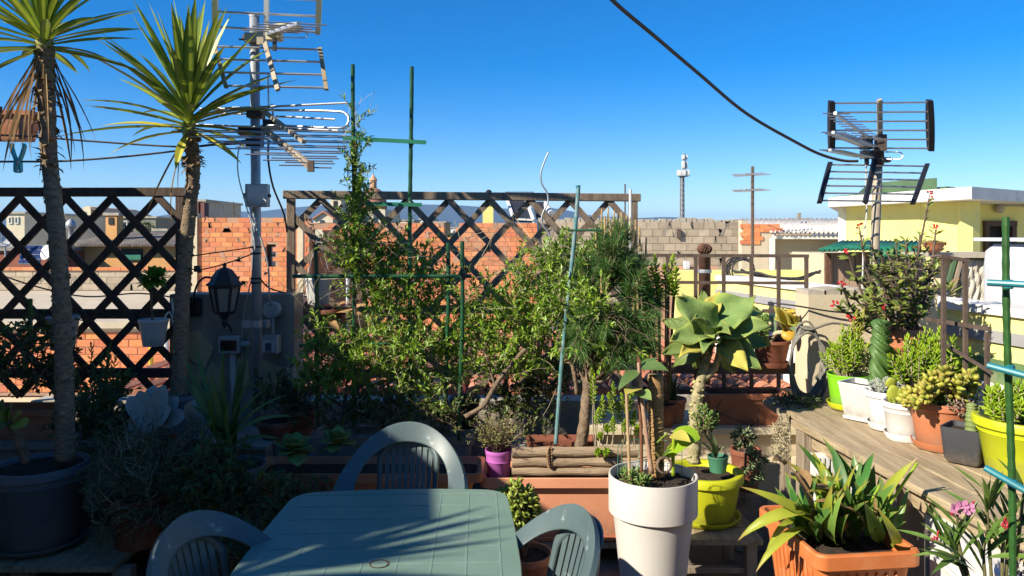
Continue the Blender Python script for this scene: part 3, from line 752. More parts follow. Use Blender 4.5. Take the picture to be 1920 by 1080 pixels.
sh = thing("solar_water_heater", "second solar heater half hidden behind the lattice nearer the grey block wall", "solar heater", P(1012, 415, 21))
D = 21; b = MB(); b.prism([P(1006, 408, D), P(1034, 408, D), P(1024, 378, D + .6), P(998, 378, D + .6)], (0, .05, -.05)); b.build("collector", MATS["collector_glass"], sh)
b = MB(); b.tube([P(1022, 382, D + .7), P(1034, 400, D - .2)], .09, 8); b.build("tank", M_white2, sh)

# cell tower
ct = thing("cell_tower", "tall grey phone mast with white antenna panels far behind the block wall", "phone mast", (X(1281, 150), 150, -9))
D = 150
b = MB(); r0 = S(4, D)
for k in range(3):
    a = k * 2.094 + .4; o = V(math.cos(a) * r0, math.sin(a) * r0, 0)
    b.tube([V(X(1279, D), D, -9) + o, V(X(1279, D), D, Z(330, D)) + o * .85], .17, 5)
z = -9
while z < Z(332, D) - 1:
    for k in range(3):
        a = k * 2.094 + .4; c = (k + 1) * 2.094 + .4
        b.tube([V(X(1279, D) + math.cos(a) * r0 * .93, D + math.sin(a) * r0 * .93, z), V(X(1279, D) + math.cos(c) * r0 * .93, D + math.sin(c) * r0 * .93, z + 1)], .07, 4)
    z += 1
b.build("lattice_mast", mat("tower_steel", (.25, .26, .27), rough=.6), ct)
b = MB(); b.tube([P(1283, 332, D), P(1283, 288, D)], .25, 8); b.build("top_pole", MATS["tower_steel"], ct)
b = MB(); b.lathe([(r0 * 2.4, Z(331, D)), (r0 * 2.6, Z(330, D)), (r0 * 2.6, Z(328, D)), (r0 * .5, Z(327, D))], (X(1281, D), D, 0), 12); b.build("platform", M_alu, ct)
for k in range(8):
    a = k * .785; b = MB(); c = V(X(1281, D) + math.cos(a) * r0 * 2.5, D + math.sin(a) * r0 * 2.5, (Z(318, D) + Z(331, D)) / 2); b.box(c, (.35, .35, 1.2)); b.build("panel_antenna", M_white2, ct)
for y0, y1 in ((291, 299), (302, 316)):
    for k in range(3):
        a = k * 2.094; b = MB(); b.box(V(X(1283, D) + math.cos(a) * .45, D + math.sin(a) * .45, (Z(y0, D) + Z(y1, D)) / 2), (.4, .4, Z(y0, D) - Z(y1, D))); b.build("panel_antenna", M_white2, ct)
# little aerials
def aerial(px, ptop, D, base, label, arms, m=M_iron, r=.03):
    t = thing("aerial", label, "aerial", (X(px, D), D, base), "small aerials on the roofs")
    b = MB(); b.tube([(X(px, D), D, base), (X(px, D), D, Z(ptop, D))], r, 6); b.build("pole", m, t)
    for py, half, n in arms:
        b = MB(); c = P(px, py, D); dirv = V(.85, -.5, .02)
        for k in range(n):
            o = V(-.5, -.75, 0.02) * (k * .22); L = S(half, D) * (1 - .09 * k)
            b.tube([c + o - dirv * L, c + o + dirv * L], .009, 4)
        b.tube([c, c + V(-.5, -.75, 0) * (.22 * n)], .012, 4); b.build("element", M_alu, t)
aerial(1411, 312, 15.5, Z(480, 15.5), "rusty aerial pole standing before the corrugated shed", ((329, 34, 3), (358, 34, 3)), r=.035, m=M_iron)
aerial(438, 378, 40, -3, "tiny aerial above the brick house next to the mast", ((383, 8, 4),))
aerial(1172, 345, 30, -2, "thin whip aerial pole behind the lattice corner", ())
plain("chimney_stack", "small stub chimney on the corrugated shed roof", "chimney", M_conc_d, [(X(1497, 18), X(1502, 18), 18, 18.1, Z(412, 18), Z(399, 18))])

# corrugated shed
cs = thing("shed", "beige shed with a wavy corrugated roof beside the block wall", "shed", (X(1480, 16.3), 16.3, -9))
b = MB(); b.bbox(X(1452, 16.4), X(1700, 16.4), 16.4, 16.6, -9, Z(448, 16.4)); b.build("wall", M_plaster_w, cs)
b = MB(); b.prism([P(1391, 600, 16.1), P(1391, 413, 16.1), P(1449, 436, 16.1), P(1449, 600, 16.1)], (0, .25, 0)); gw = b.build("gable_wall", M_plaster, cs)
mebk = MB().box((0, 0, 0), (.21, .03, .085)).mesh("patch_brick_piece", M_brick)
for r in range(5):
    for k in range(4 - (r > 1) - (r > 3)):
        if rnd.random() < .9:
            p = P(1397 + k * 18.5 + (r % 2) * 6, 424 + r * 7.6, 16.09); link("brick", mebk, cs, p - wloc(cs), (0, U(-.03, .03), 0))
b = MB(); rings = []; n = 150
for i in range(n + 1):
    u = i / n; zz = .035 * math.sin(i * math.pi / 2.5)
    rings.append([P(1447 + u * 260, 437, 15.9) + V(0, 0, zz), P(1390 + u * 262, 411.5, 19.3) + V(0, 0, zz)])
b.quadloop(rings, 0, False); o = b.build("roof_sheet", M_corr, cs, smooth=True); thick(o, .02)
b = MB(); b.bar(P(1449, 444, 16.0), P(1710, 445, 16.0), .1, .09); b.build("beam", M_white_w, cs)
b = MB(); b.bar(P(1448, 446, 16.0), P(1448, 600, 16.0), .09, .09); b.build("post", M_white_w, cs)
# peach wall in front of the block wall
b = MB(); b.bbox(X(1196, 12), X(1347, 12), 12, 12.3, -9, Z(500, 12)); solid("low_wall", M_peach, "peach coloured house wall behind the brown railing", "wall", b)
b = MB(); b.bbox(X(1286, 11.8), X(1293, 11.8), 11.8, 11.98, Z(505, 11.8), Z(490, 11.8)); solid("junction_box", M_white2, "small white box on the peach wall behind the rusty flue", "box", b)
# ---------------------------------------------------------------- the neighbour's roof on the right
b = MB(); b.bbox(2.6, 16, 5, 19.4, -1.2, .42); struct("neighbour_terrace", M_conc, b)
yh = thing("yellow_house", "yellow rooftop house with a white eave and dark doorway", "house", (X(1750, 12.4), 12.4, .42))
zb = 2.25
def K(px, py): D = (zb - 1.7) * 1400 / (440 - py); return V(X(px, D), D, 0)
A_, B_, C_, E_ = K(1553, 388), K(1728, 378), K(1822, 373), K(1925, 379)
F_ = E_ + (E_ - C_) * .8
e = MB(); bk = V(1.2, 6.5, 0)
pts = [A_, B_, C_, E_, F_, F_ + bk, A_ + V(3.2, 6.5, 0)]
e.prism([p + V(0, 0, zb) for p in pts], (0, 0, .19)); e.build("eave_slab", M_white_w, yh)
e = MB(); ins = [A_.lerp(C_, .1) + V(.3, 1.0, 0), B_ + V(.1, .9, 0), C_ + V(.05, .75, 0), E_ + V(-.1, .9, 0), F_ + V(0, .9, 0), F_ + bk, A_ + V(3.5, 6.2, 0)]
lo = [p + V(0, 0, zb + .19) for p in ins]
e.prism([p + V(0, 0, zb + .192) for p in ins], (0, 0, .05))
hi0, hi1, hi2 = B_ + V(-.3, 1.2, zb + .2), C_ + V(-.05, .85, zb + .2), C_ + V(.9, 5.0, zb + .2)
e.prism([hi0, hi1, hi2, hi0 + V(1.4, 3.5, 0)], (0, 0, .19)); e.build("roof_membrane", M_greenroof, yh)
f1 = V(X(1586, 14.9), 14.9, 0); f2 = V(X(1726, 13.0), 13.0, 0); f3 = V(X(1824, 12.2), 12.2, 0)
def panel(a, b_, z0, z1, th, m, name, par):
    q = MB(); d = (b_ - a); n = V(-d.y, d.x, 0).normalized() * th
    q.prism([a + V(0, 0, z0), b_ + V(0, 0, z0), b_ + V(0, 0, z1), a + V(0, 0, z1)], n); return q.build(name, m, par)
panel(f1, f2, .42, zb - .002, .2, M_yellow, "wall", yh); panel(f2 + V(.004, -.003, 0), f3, .42, zb - .002, .2, M_yellow, "wall", yh)
g0 = V(X(1572, 14.95), 14.95, 0); panel(g0, f1 + V(-.004, 0, 0), .42, zb - .003, .25, M_white_w, "corner_pillar", yh)
r1 = f3 + V(.35, 1.15, 0); r2 = r1 + V(3.4, .7, 0)
panel(f3 + V(.004, 0.01, 0), r1, .42, zb - .003, .18, M_yellow, "wall", yh)
# recess wall with a doorway
dx0, dx1 = 1843, 1902
def on(px):  # point on the recess wall line at a pixel column
    k = (px - 960) / 1400; d = r2 - r1
    t = (k * r1.y - r1.x) / (d.x - k * d.y); return r1 + d * t
d0, d1 = on(dx0), on(dx1); zd = 1.7 + (440 - 419) / 1400 * d0.y
panel(r1, d0, .42, zb - .004, .2, M_yellow, "wall", yh); panel(d1, r2, .42, zb - .004, .2, M_yellow, "wall", yh); panel(d0, d1, zd, zb - .004, .2, M_yellow, "wall", yh)
dr = panel(d0 + V(0, .15, 0), d1 + V(0, .15, 0), .42, zd, .04, M_dark, "doorway", yh)
q = MB(); nrm = V(0, -.03, 0)
q.bar(d0 + V(.04, -.02, .42), d0 + V(.04, -.02, zd), .1, .08); q.bar(d1 + V(-.04, -.02, .42), d1 + V(-.04, -.02, zd), .1, .08); q.bar(d0 + V(-.01, -.02, zd), d1 + V(.01, -.02, zd), .08, .1); q.build("door_frame", mat("brown_door_frame", (.10, .055, .035)), dr)
lp = on(1868); q = MB(); zl = 1.7 + (440 - 391) / 1400 * lp.y
q.lathe([(.0, -.02), (.08, -.02), (.09, .02), (.05, .06), (0.001, .07)], lp + V(0, -.08, zl), 14, M=Matrix.Rotation(R(90), 3, 'X')); q.build("wall_lamp", M_conc, yh, smooth=True)
q = MB(); q.tube([lp + V(.08, -.03, zl + .05), on(1900) + V(0, -.03, zl + .05), on(1990) + V(0, -.03, zl + .02)], .015, 5); q.build("conduit", M_conc, yh)

# parapet between the terraces, coping on top
pl, pr = V(X(1345, 7.4), 7.4, 0), V(X(1960, 3.9), 3.9, 0)
pw = thing("parapet", "yellow parapet with a whitewashed coping and green foot beyond the railing", "parapet", (pr.x, pr.y, 0))
def pan(z0, z1, th, m, name, off=0.0):
    d = (pr - pl).normalized(); n = V(d.y, -d.x, 0)
    if n.y > 0: n = -n
    q = MB(); a, c = pl + n * off, pr + n * off; q.prism([a + V(0, 0, z0), c + V(0, 0, z0), c + V(0, 0, z1), a + V(0, 0, z1)], -n * th); return q.build(name, m, pw)
pan(-9, 1.249, .2, M_yellow2, "wall")
pan(1.25, 1.30, .24, M_white_w, "coping", .025)
pan(1.095, 1.16, .05, mat("grey_band_paint", (.34, .34, .34), (.26, .26, .27), 4, .9), "grey_band", .02)
pan(.87, 1.0, .05, mat("green_band_paint", (.13, .22, .09), (.09, .16, .07), 6, .9, dirt=(.25, .24, .16), dscale=8), "green_band", .02)
pan(.0, .868, .05, M_white_w, "white_foot", .025)
b = MB(); b.bbox(X(1268, 8.2), X(1545, 8.2), 8.2, 8.35, -1, Z(507, 8.2)); solid("garden_wall", M_yellow2, "low yellow wall behind the hoses beyond the railing", "wall", b)
hs = MB()
pts = [P(1380, 508, 7.3), P(1420, 512, 7.2), P(1450, 522, 7.1), P(1490, 524, 7.0), P(1520, 516, 7.0), P(1534, 507, 7.0)]
for k in range(3): hs.tube(smoothpts([p + V(U(-.04, .04), U(-.05, .05), U(-.02, .02)) for p in pts]), .012, 6)
for k in range(5): hs.tube([P(1393, 508, 7.3) + V(math.cos(a * .4) * (.11 + .01 * k), U(-.02, .02) + .03 * k, math.sin(a * .4) * (.11 + .008 * k)) for a in range(16)], .008, 5)
solid("garden_hose", M_rubber, "dark looped hose lying on the yellow wall behind the railing", "hose", hs)

# wooden shack with a green corrugated roof
sk = thing("shack", "little wooden shack under a sagging green corrugated sheet", "shack", (X(1640, 7.8), 7.8, .42))
me = MB().box((0, 0, 0), (.052, .025, Z(474, 7.6) - .43)).mesh("board_piece", mat("pinkish_board", (.42, .29, .2), (.3, .2, .14), 6, .9, stretch=(5, 5, 1), var=.2, vmode='obj'))
zc = (Z(474, 7.6) + .43) / 2
for i in range(17): link("board", me, sk, V(X(1556, 7.6) + i * .056, 7.6 + U(-.006, .006), zc) - wloc(sk), (0, 0, U(-.04, .04)))
b = MB(); b.bbox(X(1550, 7.65), X(1738, 7.65), 7.66, 8.6, .43, Z(476, 7.65)); b.build("wall", M_plaster_w, sk)
b = MB(); b.bar(P(1552, 474, 7.55), P(1552, 535, 7.55), .05, .05); b.bar(P(1640, 474, 7.55), P(1640, 535, 7.55), .05, .05); b.build("post", M_rust, sk)
b = MB(); rings = []; n = 90
for i in range(n + 1):
    u = i / n; zz = .018 * math.sin(i * math.pi / 2.4)
    rings.append([P(1535 + u * 165, 470 - 3 * math.sin(u * 3.1), 7.35) + V(0, 0, zz), P(1560 + u * 160, 461 - 2 * math.sin(u * 3), 7.9) + V(0, 0, zz), P(1580 + u * 150, 453, 8.6) + V(0, 0, zz)])
b.quadloop(rings, 0, False); o = b.build("roof_sheet", M_greencorr, sk, smooth=True); thick(o, .008)
b = MB(); rings = []
for i in range(24):
    u = i / 23; w = .03 * math.sin(i * 1.9)
    rings.append([P(1640 + u * 80, 466 - 8 * u, 7.33) + V(0, w, 0), P(1638 + u * 84, 486 - 12 * u + 3 * math.sin(i), 7.3) + V(0, w * 1.6, 0)])
b.quadloop(rings, 0, False); o = b.build("tarpaulin", mat("green_tarpaulin", (.02, .19, .10), (.015, .14, .08), 5, .5), sk, smooth=True); thick(o, .006)
# cabinet with wrinkled sheet
cb = thing("cabinet", "low cabinet fronted with wrinkled pale plastic sheet under a stone top", "cabinet", (X(1812, 6.6), 6.6, .42))
D = 6.6
b = MB(); b.bbox(X(1744, D), X(1884, D), D - .06, D + .5, Z(483, D), Z(474, D)); b.build("top_slab", M_conc, cb)
b = MB(); b.bbox(X(1800, D), X(1874, D), D + .06, D + .45, .43, Z(484, D)); b.build("body", M_plaster_w, cb)
b = MB(); rings = []
for i in range(40):
    u = i / 39; ring = []
    for j in range(24):
        v = j / 23; y = .007 * math.sin(i * .95 + 1.2 * math.sin(j * .35)) + .006 * math.sin(j * .7 + i * .55) + .006 * math.sin(i * 2.1 + j * 1.3)
        ring.append(P(1802 + u * 66, 487 + v * 80, D + .01) + V(0, y, 0))
    rings.append(ring)
b.quadloop(rings, 0, False); o = b.build("plastic_sheet", mat("wrinkled_sheet", (.60, .56, .47), (.5, .46, .38), 5, .5), cb, smooth=True); thick(o, .004)
for p, q, m, w in (((1874, 484), (1874, 568), M_rust, .045), ((1882, 484), (1882, 568), M_greenroof, .04), ((1800, 488), (1778, 570), M_post, .05), ((1790, 486), (1766, 575), M_greenroof, .03), ((1868, 535), (1868, 568), M_plank, .03)):
    b = MB(); b.bar(P(*p, D - .03), P(*q, D - .03), w, .03); b.build("post", m, cb)
wt = MB(); D = 6.1
wt.squares([(.22, .3, .42), (.24, .32, .6), (.25, .33, 1.4), (.235, .315, 1.56), (.18, .26, 1.62), (.1, .2, 1.635)], (X(1950, D), D + .1, 0), 0, 6, .5, capb=True)
wt.box((X(1950, D), D + .1, 1.66), (.52, .72, .03))
solid("water_tank", mat("white_cover", (.56, .57, .61), (.48, .50, .54), 3, .5), "rounded white tank at the picture edge beside the cabinet", "tank", wt, auto=50)
for k in range(2):
    b = MB(); b.tube(sag(P(1760 + k * 6, 572 + 20 * k, 5.2), P(1925, 660 + 12 * k, 4.2), .03), .007, 5); solid("cable", M_rubber, ("upper" if k == 0 else "lower") + " thin black cable drooping along the yellow parapet", "cable", b)
# agave on the coping, bowl on the cabinet
ag = thing("agave", "spiky green and orange agave growing beside the parapet coping", "agave", P(1772, 562, 5.75))
b = MB(); c = P(1772, 560, 5.75)
for i in range(26):
    a = i * 2.4; el = .25 + .9 * (i / 26); d = V(math.cos(a) * math.cos(el), math.sin(a) * math.cos(el), math.sin(el)); 
    q = MB(); q.leaf(c, d, (0, 0, 1), U(.14, .24), .03, 'lance', .2, .4, 4); q.build("leaf", mat("agave_leaf", (.20, .25, .05), (.14, .19, .04), 9, .5, var=.3, vmode='obj', hue=.03, tip=((.55, .2, .05), .75, 1.1)), ag)
b.lathe([(.07, -.06), (.085, .0), (.06, .0)], c + V(0, 0, -.01), 14, capb=True); b.build("pot", M_terra_d, ag)
bw = thing("succulent_bowl", "small terracotta bowl of red succulents on the cabinet top", "potted plant", P(1751, 475, 6.55))
c = P(1751, 474, 6.55)
b = MB(); b.lathe([(.045, 0), (.075, .05), (.09, .085), (.095, .088), (.085, .088), (.07, .07), (.001, .07)], c, 20, capa=True); b.build("bowl", M_terra, bw, smooth=True)
b = MB()
for i in range(90):
    p = c + V(U(-.075, .075), U(-.075, .075), .08); 
    if U(0, 1) < .2: p = c + V(U(.06, .12) * rnd.choice((-1, 1)), U(-.04, .04), U(.0, .08))
    b.fat(p, rdir(.2, 1), (0, 0, 1), .035, .016, .012, 'round', 0, 3, 5)
b.build("foliage", mat("red_sedum", (.25, .14, .07), (.16, .16, .05), 8, .5, var=.35, hue=.03), bw, kind="stuff")
# rusty flue with a ribbed cowl
fl = thing("flue_pipe", "rusty flue pipe with a ribbed turbine cowl behind the railing", "flue", (X(1321, 6), 6, -1))
D = 6
b = MB(); b.lathe([(.047, -1.0), (.047, Z(479, D)), (.052, Z(478.5, D))], (X(1321, D), D, 0), 20); b.build("pipe", M_rust, fl, smooth=True)
b = MB(); b.lathe([(.052, Z(512, D)), (.055, Z(511, D)), (.055, Z(506, D)), (.052, Z(505, D))], (X(1321, D), D, 0), 20); b.build("clamp", M_steel, fl)
b = MB(); cz = Z(467, D); rr = .06
for k in range(18):
    a0 = k * 2 * math.pi / 18; rings = []
    for j in range(7):
        t = -1.15 + 2.5 * j / 6; r_ = rr * math.cos(t * .95); z_ = cz + rr * .75 * math.sin(t * .95); a = a0 + t * .35
        rings.append([V(X(1321, D) + math.cos(a) * r_, D + math.sin(a) * r_, z_), V(X(1321, D) + math.cos(a + .26) * r_ * .84, D + math.sin(a + .26) * r_ * .84, z_)])
    b.quadloop(rings, 0, False)
o = b.build("cowl", M_rust, fl); thick(o, .004)
# terracotta tiled roof edge seen through the railing
tr = thing("tiled_roof", "low roof of terracotta tiles seen through the railing bars", "roof", (X(1370, 6.2), 6.2, .3))
D = 6.1
b = MB(); b.prism([P(1195, 742, 5.9), P(1545, 742, 5.9), P(1545, 640, 8.6), P(1195, 640, 8.6)], (0, .02, -.12)); b.build("roof_bed", M_tiles, tr)
tm = MB(); rings = []
for j in range(2):
    rings.append([V((.085 - .012 * j) * math.cos(math.pi * k / 7), .46 * j, (.07 - .01 * j) * math.sin(math.pi * k / 7)) for k in range(8)])
tm.quadloop(rings, 0, False); tmesh = tm.mesh("roof_tile_piece", M_tile); sl = (P(1545, 640, 8.6) - P(1545, 742, 5.9)).normalized(); pit = math.atan2(sl.z, sl.y)
for r in range(6):
    for k in range(10):
        p = V(X(1205, 5.9) + k * .165, 5.86, Z(741, 5.9) + .01) + V(0, sl.y, sl.z) * (.42 * r)
        link("tile", tmesh, tr, p - wloc(tr), (pit + U(-.01, .01), 0, U(-.02, .02)))
rest = MB()
for r in range(8):
    for k in range(26):
        x0 = X(1205, 5.9) - .165 * (k + 1); 
        rest.tube([(x0, 5.86 + r * .42 * sl.y, Z(741, 5.9) + r * .42 * sl.z), (x0, 5.86 + (r + 1.05) * .42 * sl.y, Z(741, 5.9) + (r + 1) * .42 * sl.z)], [.085, .07], 8)
rest.build("tile_field", M_tiles, tr, kind="stuff")
b = MB(); b.prism([P(600, 742, 5.95), P(1196, 742, 5.95), P(1196, 640, 8.6), P(600, 640, 8.6)], (0, .02, -.12)); b.build("roof_bed", M_tiles, tr)
# ---------------------------------------------------------------- the terrace
b = MB(); b.bbox(-4.6, 3.0, -3, 5.6, -1.2, 0); struct("terrace_floor", M_floor, b)
hw = MB()
hw.prism([(-3.62, .72, .003), (-3.2, .72, .003), (-3.2, 4.5, .003), (-3.62, 4.5, .003)], (0, 0, 2.15))
hw.prism([(-3.615, .725, 2.155), (-3.615, 4.495, 2.155), (-3.615, 4.1, 2.6), (-3.615, .725, 2.6)], (.41, 0, 0))
hw.prism([(-3.6, .73, 2.605), (-3.6, 4.08, 2.605), (-3.6, 4.08, 2.66), (-3.6, .73, 2.98)], (.39, 0, 0))
bh = MB(); bh.bbox(-3.2, 4.2, -1.4, -1.0, .003, 3.1); bh.bbox(-3.3, 4.3, -1.45, -.7, 3.102, 3.25)  # added out of view to block sky light from behind the camera
solid("added_shade_wall", M_plaster, "unseen wall added behind the viewer to deepen the terrace shade", "wall", bh)
solid("house_wall", M_plaster, "tall plastered house wall shading the yuccas on the terrace", "wall", hw)
b = MB(); b.bbox(-3.3, .95, 5.12, 5.3, -1.19, .56); b.bbox(.95, 1.72, 5.3, 5.5, -1.19, .56)
pw2 = solid("parapet_wall", M_conc, "low concrete parapet along the far edge of the terrace below the lattices", "wall", b)
# beige ledge with a step, under the long planter
lg = thing("ledge", "beige rendered ledge carrying the long brown planter", "ledge", (1.2, 4.5, 0))
b = MB(); b.bbox(X(1105, 4.4), 1.72, 4.42, 4.8, .003, Z(812, 4.4)); b.build("wall", M_plaster, lg)
b = MB(); b.bbox(X(1100, 4.4), 1.7, 4.36, 4.82, Z(812, 4.4) + .001, Z(800, 4.4)); b.build("coping", M_plaster_w, lg)
b = MB(); b.bbox(X(1100, 4.4), 1.7, 4.25, 4.41, .002, Z(866, 4.3)); b.build("step", M_plaster_w, lg)
# pillar on the right with the hose
rp = thing("wall_pillar", "beige rendered wall stub at the end of the railing, hung with a hose", "wall", (2.05, 4.35, 0))
b = MB(); b.bbox(X(1516, 4.3), 2.45, 4.3, 4.5, .003, Z(553, 4.3)); b.build("wall", M_plaster_w, rp)
b = MB()
x = X(1516, 4.3)
while x < 2.44:
    w2 = U(.05, .13); b.box((x + w2 / 2, 4.4, Z(553, 4.3) + .012), (w2, .19, U(.02, .05)), Euler((0, U(-.08, .08), 0))); x += w2 * .9
b.build("mortar_crest", M_conc, rp, kind="stuff")
# mast wall with crazy paving
mw = thing("mast_wall", "dark rendered wall block with yellow paving stones behind the mast and lantern", "wall", (-1.7, 4.78, 0))
D = 4.78
b = MB(); b.bbox(X(318, D), X(552, D), D, D + .2, .003, Z(552, D)); b.build("wall", M_mastwall, mw)
b = MB(); b.bbox(X(538, D), X(553, D), D - .02, D + .0, .003, Z(690, D)); b.build("edge_strip", M_plaster, mw)
stones = [[(343, 628), (372, 619), (402, 650), (396, 668), (386, 690), (347, 668)], [(345, 672), (384, 693), (378, 722), (346, 738)], [(388, 694), (400, 676), (418, 700), (424, 730), (404, 738), (383, 724)], [(346, 744), (376, 727), (402, 742), (410, 776), (348, 786)], [(320, 640), (339, 634), (343, 672), (322, 690)], [(442, 668), (466, 676), (470, 720), (440, 730)], [(494, 676), (532, 690), (530, 742), (498, 736)], [(320, 700), (342, 690), (342, 760), (322, 770)]]
for s_ in stones:
    b = MB(); b.prism([P(x, y, D - .001) for x, y in s_][::-1], (0, -.014, 0)); b.build("paving_stone", M_stone, mw)
# ---- lattices
def lattice(label, p0, p1, z0, z1, pitch, m, bars, group="wooden lattices along the terrace edge", phase=0.0, postl=True, postr=True, topw=.055):
    p0 = V(p0[0], p0[1], 0); p1 = V(p1[0], p1[1], 0); L = (p1 - p0).length; d = (p1 - p0).normalized(); nrm = V(d.y, -d.x, 0)
    if nrm.y > 0: nrm = -nrm
    t = thing("lattice_panel", label, "trellis", (p0.x, p0.y, 0))
    def w(u, z, o=0.0): return p0 + d * u + V(0, 0, z) + nrm * o
    def bar(name, a, c, ww, hh, o): q = MB(); q.bar(w(*a, o), w(*c, o), ww, hh, up=(0, 0, 1) if abs(a[1] - c[1]) < 1e-6 else d); bo = q.build(name, m, t); bevel(bo, .004, 1); return bo
    bar("top_rail", (-.03, z1 - topw / 2), (L + .03, z1 - topw / 2), .06, topw, .0)
    if postl: bar("post", (.02, z0 - .1), (.02, z1 - topw), .05, .055, .0)
    if postr: bar("post", (L - .02, z0 - .1), (L - .02, z1 - topw), .05, .055, .0)
    for zb_ in bars: bar("rail", (.04, zb_), (L - .04, zb_), .03, .06, -.018)
    slope = 1.07; H = z1 - topw - z0
    for sgn in (1, -1):
        k = -20
        while k < 60:
            u0 = phase + k * pitch                     # where the slat meets the top
            ut, zt, ub, zb2 = u0, z1 - topw, u0 + sgn * H / slope, z0
            k += 1
            # clip to 0..L
            a, c = V(ut, zt, 0), V(ub, zb2, 0)
            if max(a.x, c.x) <= .05 or min(a.x, c.x) >= L - .05: continue
            def clip(a, c, lim, side):
                if (a.x - lim) * side < 0:
                    f = (lim - a.x) / (c.x - a.x); a = a.lerp(c, f)
                if (c.x - lim) * side < 0:
                    f = (lim - c.x) / (a.x - c.x); c = c.lerp(a, f)
                return a, c
            a, c = clip(a, c, .03, 1); a, c = clip(a, c, L - .03, -1)
            if (a - c).length < .08: continue
            o = .012 if sgn > 0 else -.008
            q = MB(); q.bar(w(a.x, a.y, o), w(c.x, c.y, o), .016, .043, up=nrm.cross(d)); sl = q.build("slat", m, t)
    return t
z0l = Z(742, 4.65)
lattice("dark stained lattice panel behind the two yuccas", (X(-260, 4.65), 4.65), (X(346, 4.65), 4.65), z0l, Z(352, 4.65), .2875, M_wood_d, (Z(589, 4.65), Z(700, 4.65), Z(470, 4.65) - 9), phase=X(297, 4.65) - X(-260, 4.65))
lattice("weathered brown lattice panel behind the jasmine and pine", (X(540, 5.0), 5.0), (X(1192, 5.4), 5.4), .62, 1.995, .2875, M_wood_l, (.75, 1.18), phase=.215)

# ---- railing at the back right
ry = 4.62
rl = thing("railing", "rusty brown square bar railing behind the big felted plant", "railing", (1.2, ry, 0))
b = MB(); b.bar((X(1196, ry), ry, Z(478.5, ry)), (X(1516, ry), ry, Z(480, ry)), .02, .02); b.build("top_rail", M_iron, rl)
b = MB(); b.bar((X(1196, ry), ry, Z(529, ry)), (X(1514, ry), ry, Z(531, ry)), .016, .018); b.build("rail", M_iron, rl)
b = MB(); b.bar((X(1430, ry), ry, Z(583, ry)), (X(1514, ry), ry, Z(585, ry)), .022, .022); b.build("rail", M_iron, rl)
b = MB(); b.bar((X(1405, ry), ry, Z(632, ry)), (X(1514, ry), ry, Z(634, ry)), .016, .016); b.build("rail", M_iron, rl)
b = MB(); b.bar((X(1225, ry), ry, Z(690, ry)), (X(1500, ry), ry, Z(691, ry)), .03, .065); b.build("rail", M_iron, rl)
b = MB(); b.bar((X(1225, ry), ry, Z(733, ry)), (X(1500, ry), ry, Z(734, ry)), .03, .035); b.build("rail", M_iron, rl)
for px in (1200, 1252, 1304.5, 1357, 1409, 1460, 1512):
    b = MB(); b.bar((X(px, ry), ry + .001, .56 if px < 1500 else .4), (X(px, ry), ry + .001, Z(480.5, ry)), .02, .02, up=(0, 1, 0)); b.build("baluster", M_iron, rl)
# railing along the right side
rs = thing("railing", "rusty railing section behind the yellow green succulents on the right shelf", "railing", (2.03, 3.2, 0))
b = MB(); b.bar(P(1738, 598, 3.75), P(1856, 617, 3.2), .016, .018); b.build("top_rail", M_iron, rs)
for px, D, y0, y1 in ((1851, 3.215, 623, 800), (1769, 3.4, 478, 800), (1810, 3.4, 487, 800), (1762, 3.62, 602, 770)):
    b = MB(); b.bar(P(px, y1, D), P(px, y0, D), .0165, .0165, up=(0, 1, 0)); b.build("baluster", M_iron, rs)
b = MB(); b.bar(P(1764, 480, 3.4), P(1816, 489, 3.4), .018, .016); b.build("rail", M_iron, rs)
b = MB(); b.bar(P(1764, 640, 3.55), P(1860, 700, 3.1), .012, .012); b.build("rail", M_iron, rs)
hk = MB(); hk.tube(smoothpts([P(1745, 482, 3.45), P(1763, 480, 3.42), P(1770, 490, 3.4), P(1768, 520, 3.4)]), .007, 6); hk.build("hook", M_iron, rs)

# ---- shelf on the right
zs = .80
sf = thing("plank_shelf", "weathered plank shelf carrying the row of pots on the right", "shelf", (1.7, 3, 0))
def shelf_pt(u, v): return V(1.36 + .155 * u / 1.6 + v, 3.62 - u, zs)     # u metres towards the eye along the front edge, v to the right
bw_ = .152
planks = [(0, -.02, 2.05), (1, -.06, 1.02), (1, 1.03, 2.05), (2, -.04, 2.05), (3, -.02, 2.05)]
for k, u0, u1 in planks:
    v0 = k * (bw_ + .005); q = MB(); n = 6; rings = []
    for i in range(n + 1):
        u = u0 + (u1 - u0) * i / n; s_ = .003 * math.sin(i * 1.7 + k)
        a, c = shelf_pt(u, v0 + s_), shelf_pt(u, v0 + bw_ + s_ * .5); dz = V(0, 0, .002 * math.sin(i * 1.3 + k * 2))
        rings.append([a - V(0, 0, .032), c - V(0, 0, .032), c + dz, a + dz])
    q.quadloop(rings, 0, True, True, True); bevel(q.build("plank", M_plank, sf), .004, 2)
# short crosswise plank by the dark pot
q = MB(); a = shelf_pt(1.0, -.012); 
q.bbox(1.36 + .06, 2.0, 3.62 - .02, 3.62 + .55, zs - .034, zs - .002); bevel(q.build("plank", M_plank, sf), .004, 1)
for (u, v, w) in ((.05, .05, .085), (.79, .055, .10), (2.0, .06, .1), (.05, .55, .08), (1.0, .55, .08)):
    p = shelf_pt(u, v); q = MB(); q.bbox(p.x - w / 2, p.x + w / 2, p.y - .045, p.y + .045, .003, zs - .034); bevel(q.build("leg", M_post, sf), .005, 1)
q = MB(); a, c = shelf_pt(0, .06), shelf_pt(2.05, .06); q.bar(a - V(-.01, .06, .075), c - V(-.01, 0, .075), .035, .07, up=(0, 0, 1)); q.build("apron", M_plank, sf)
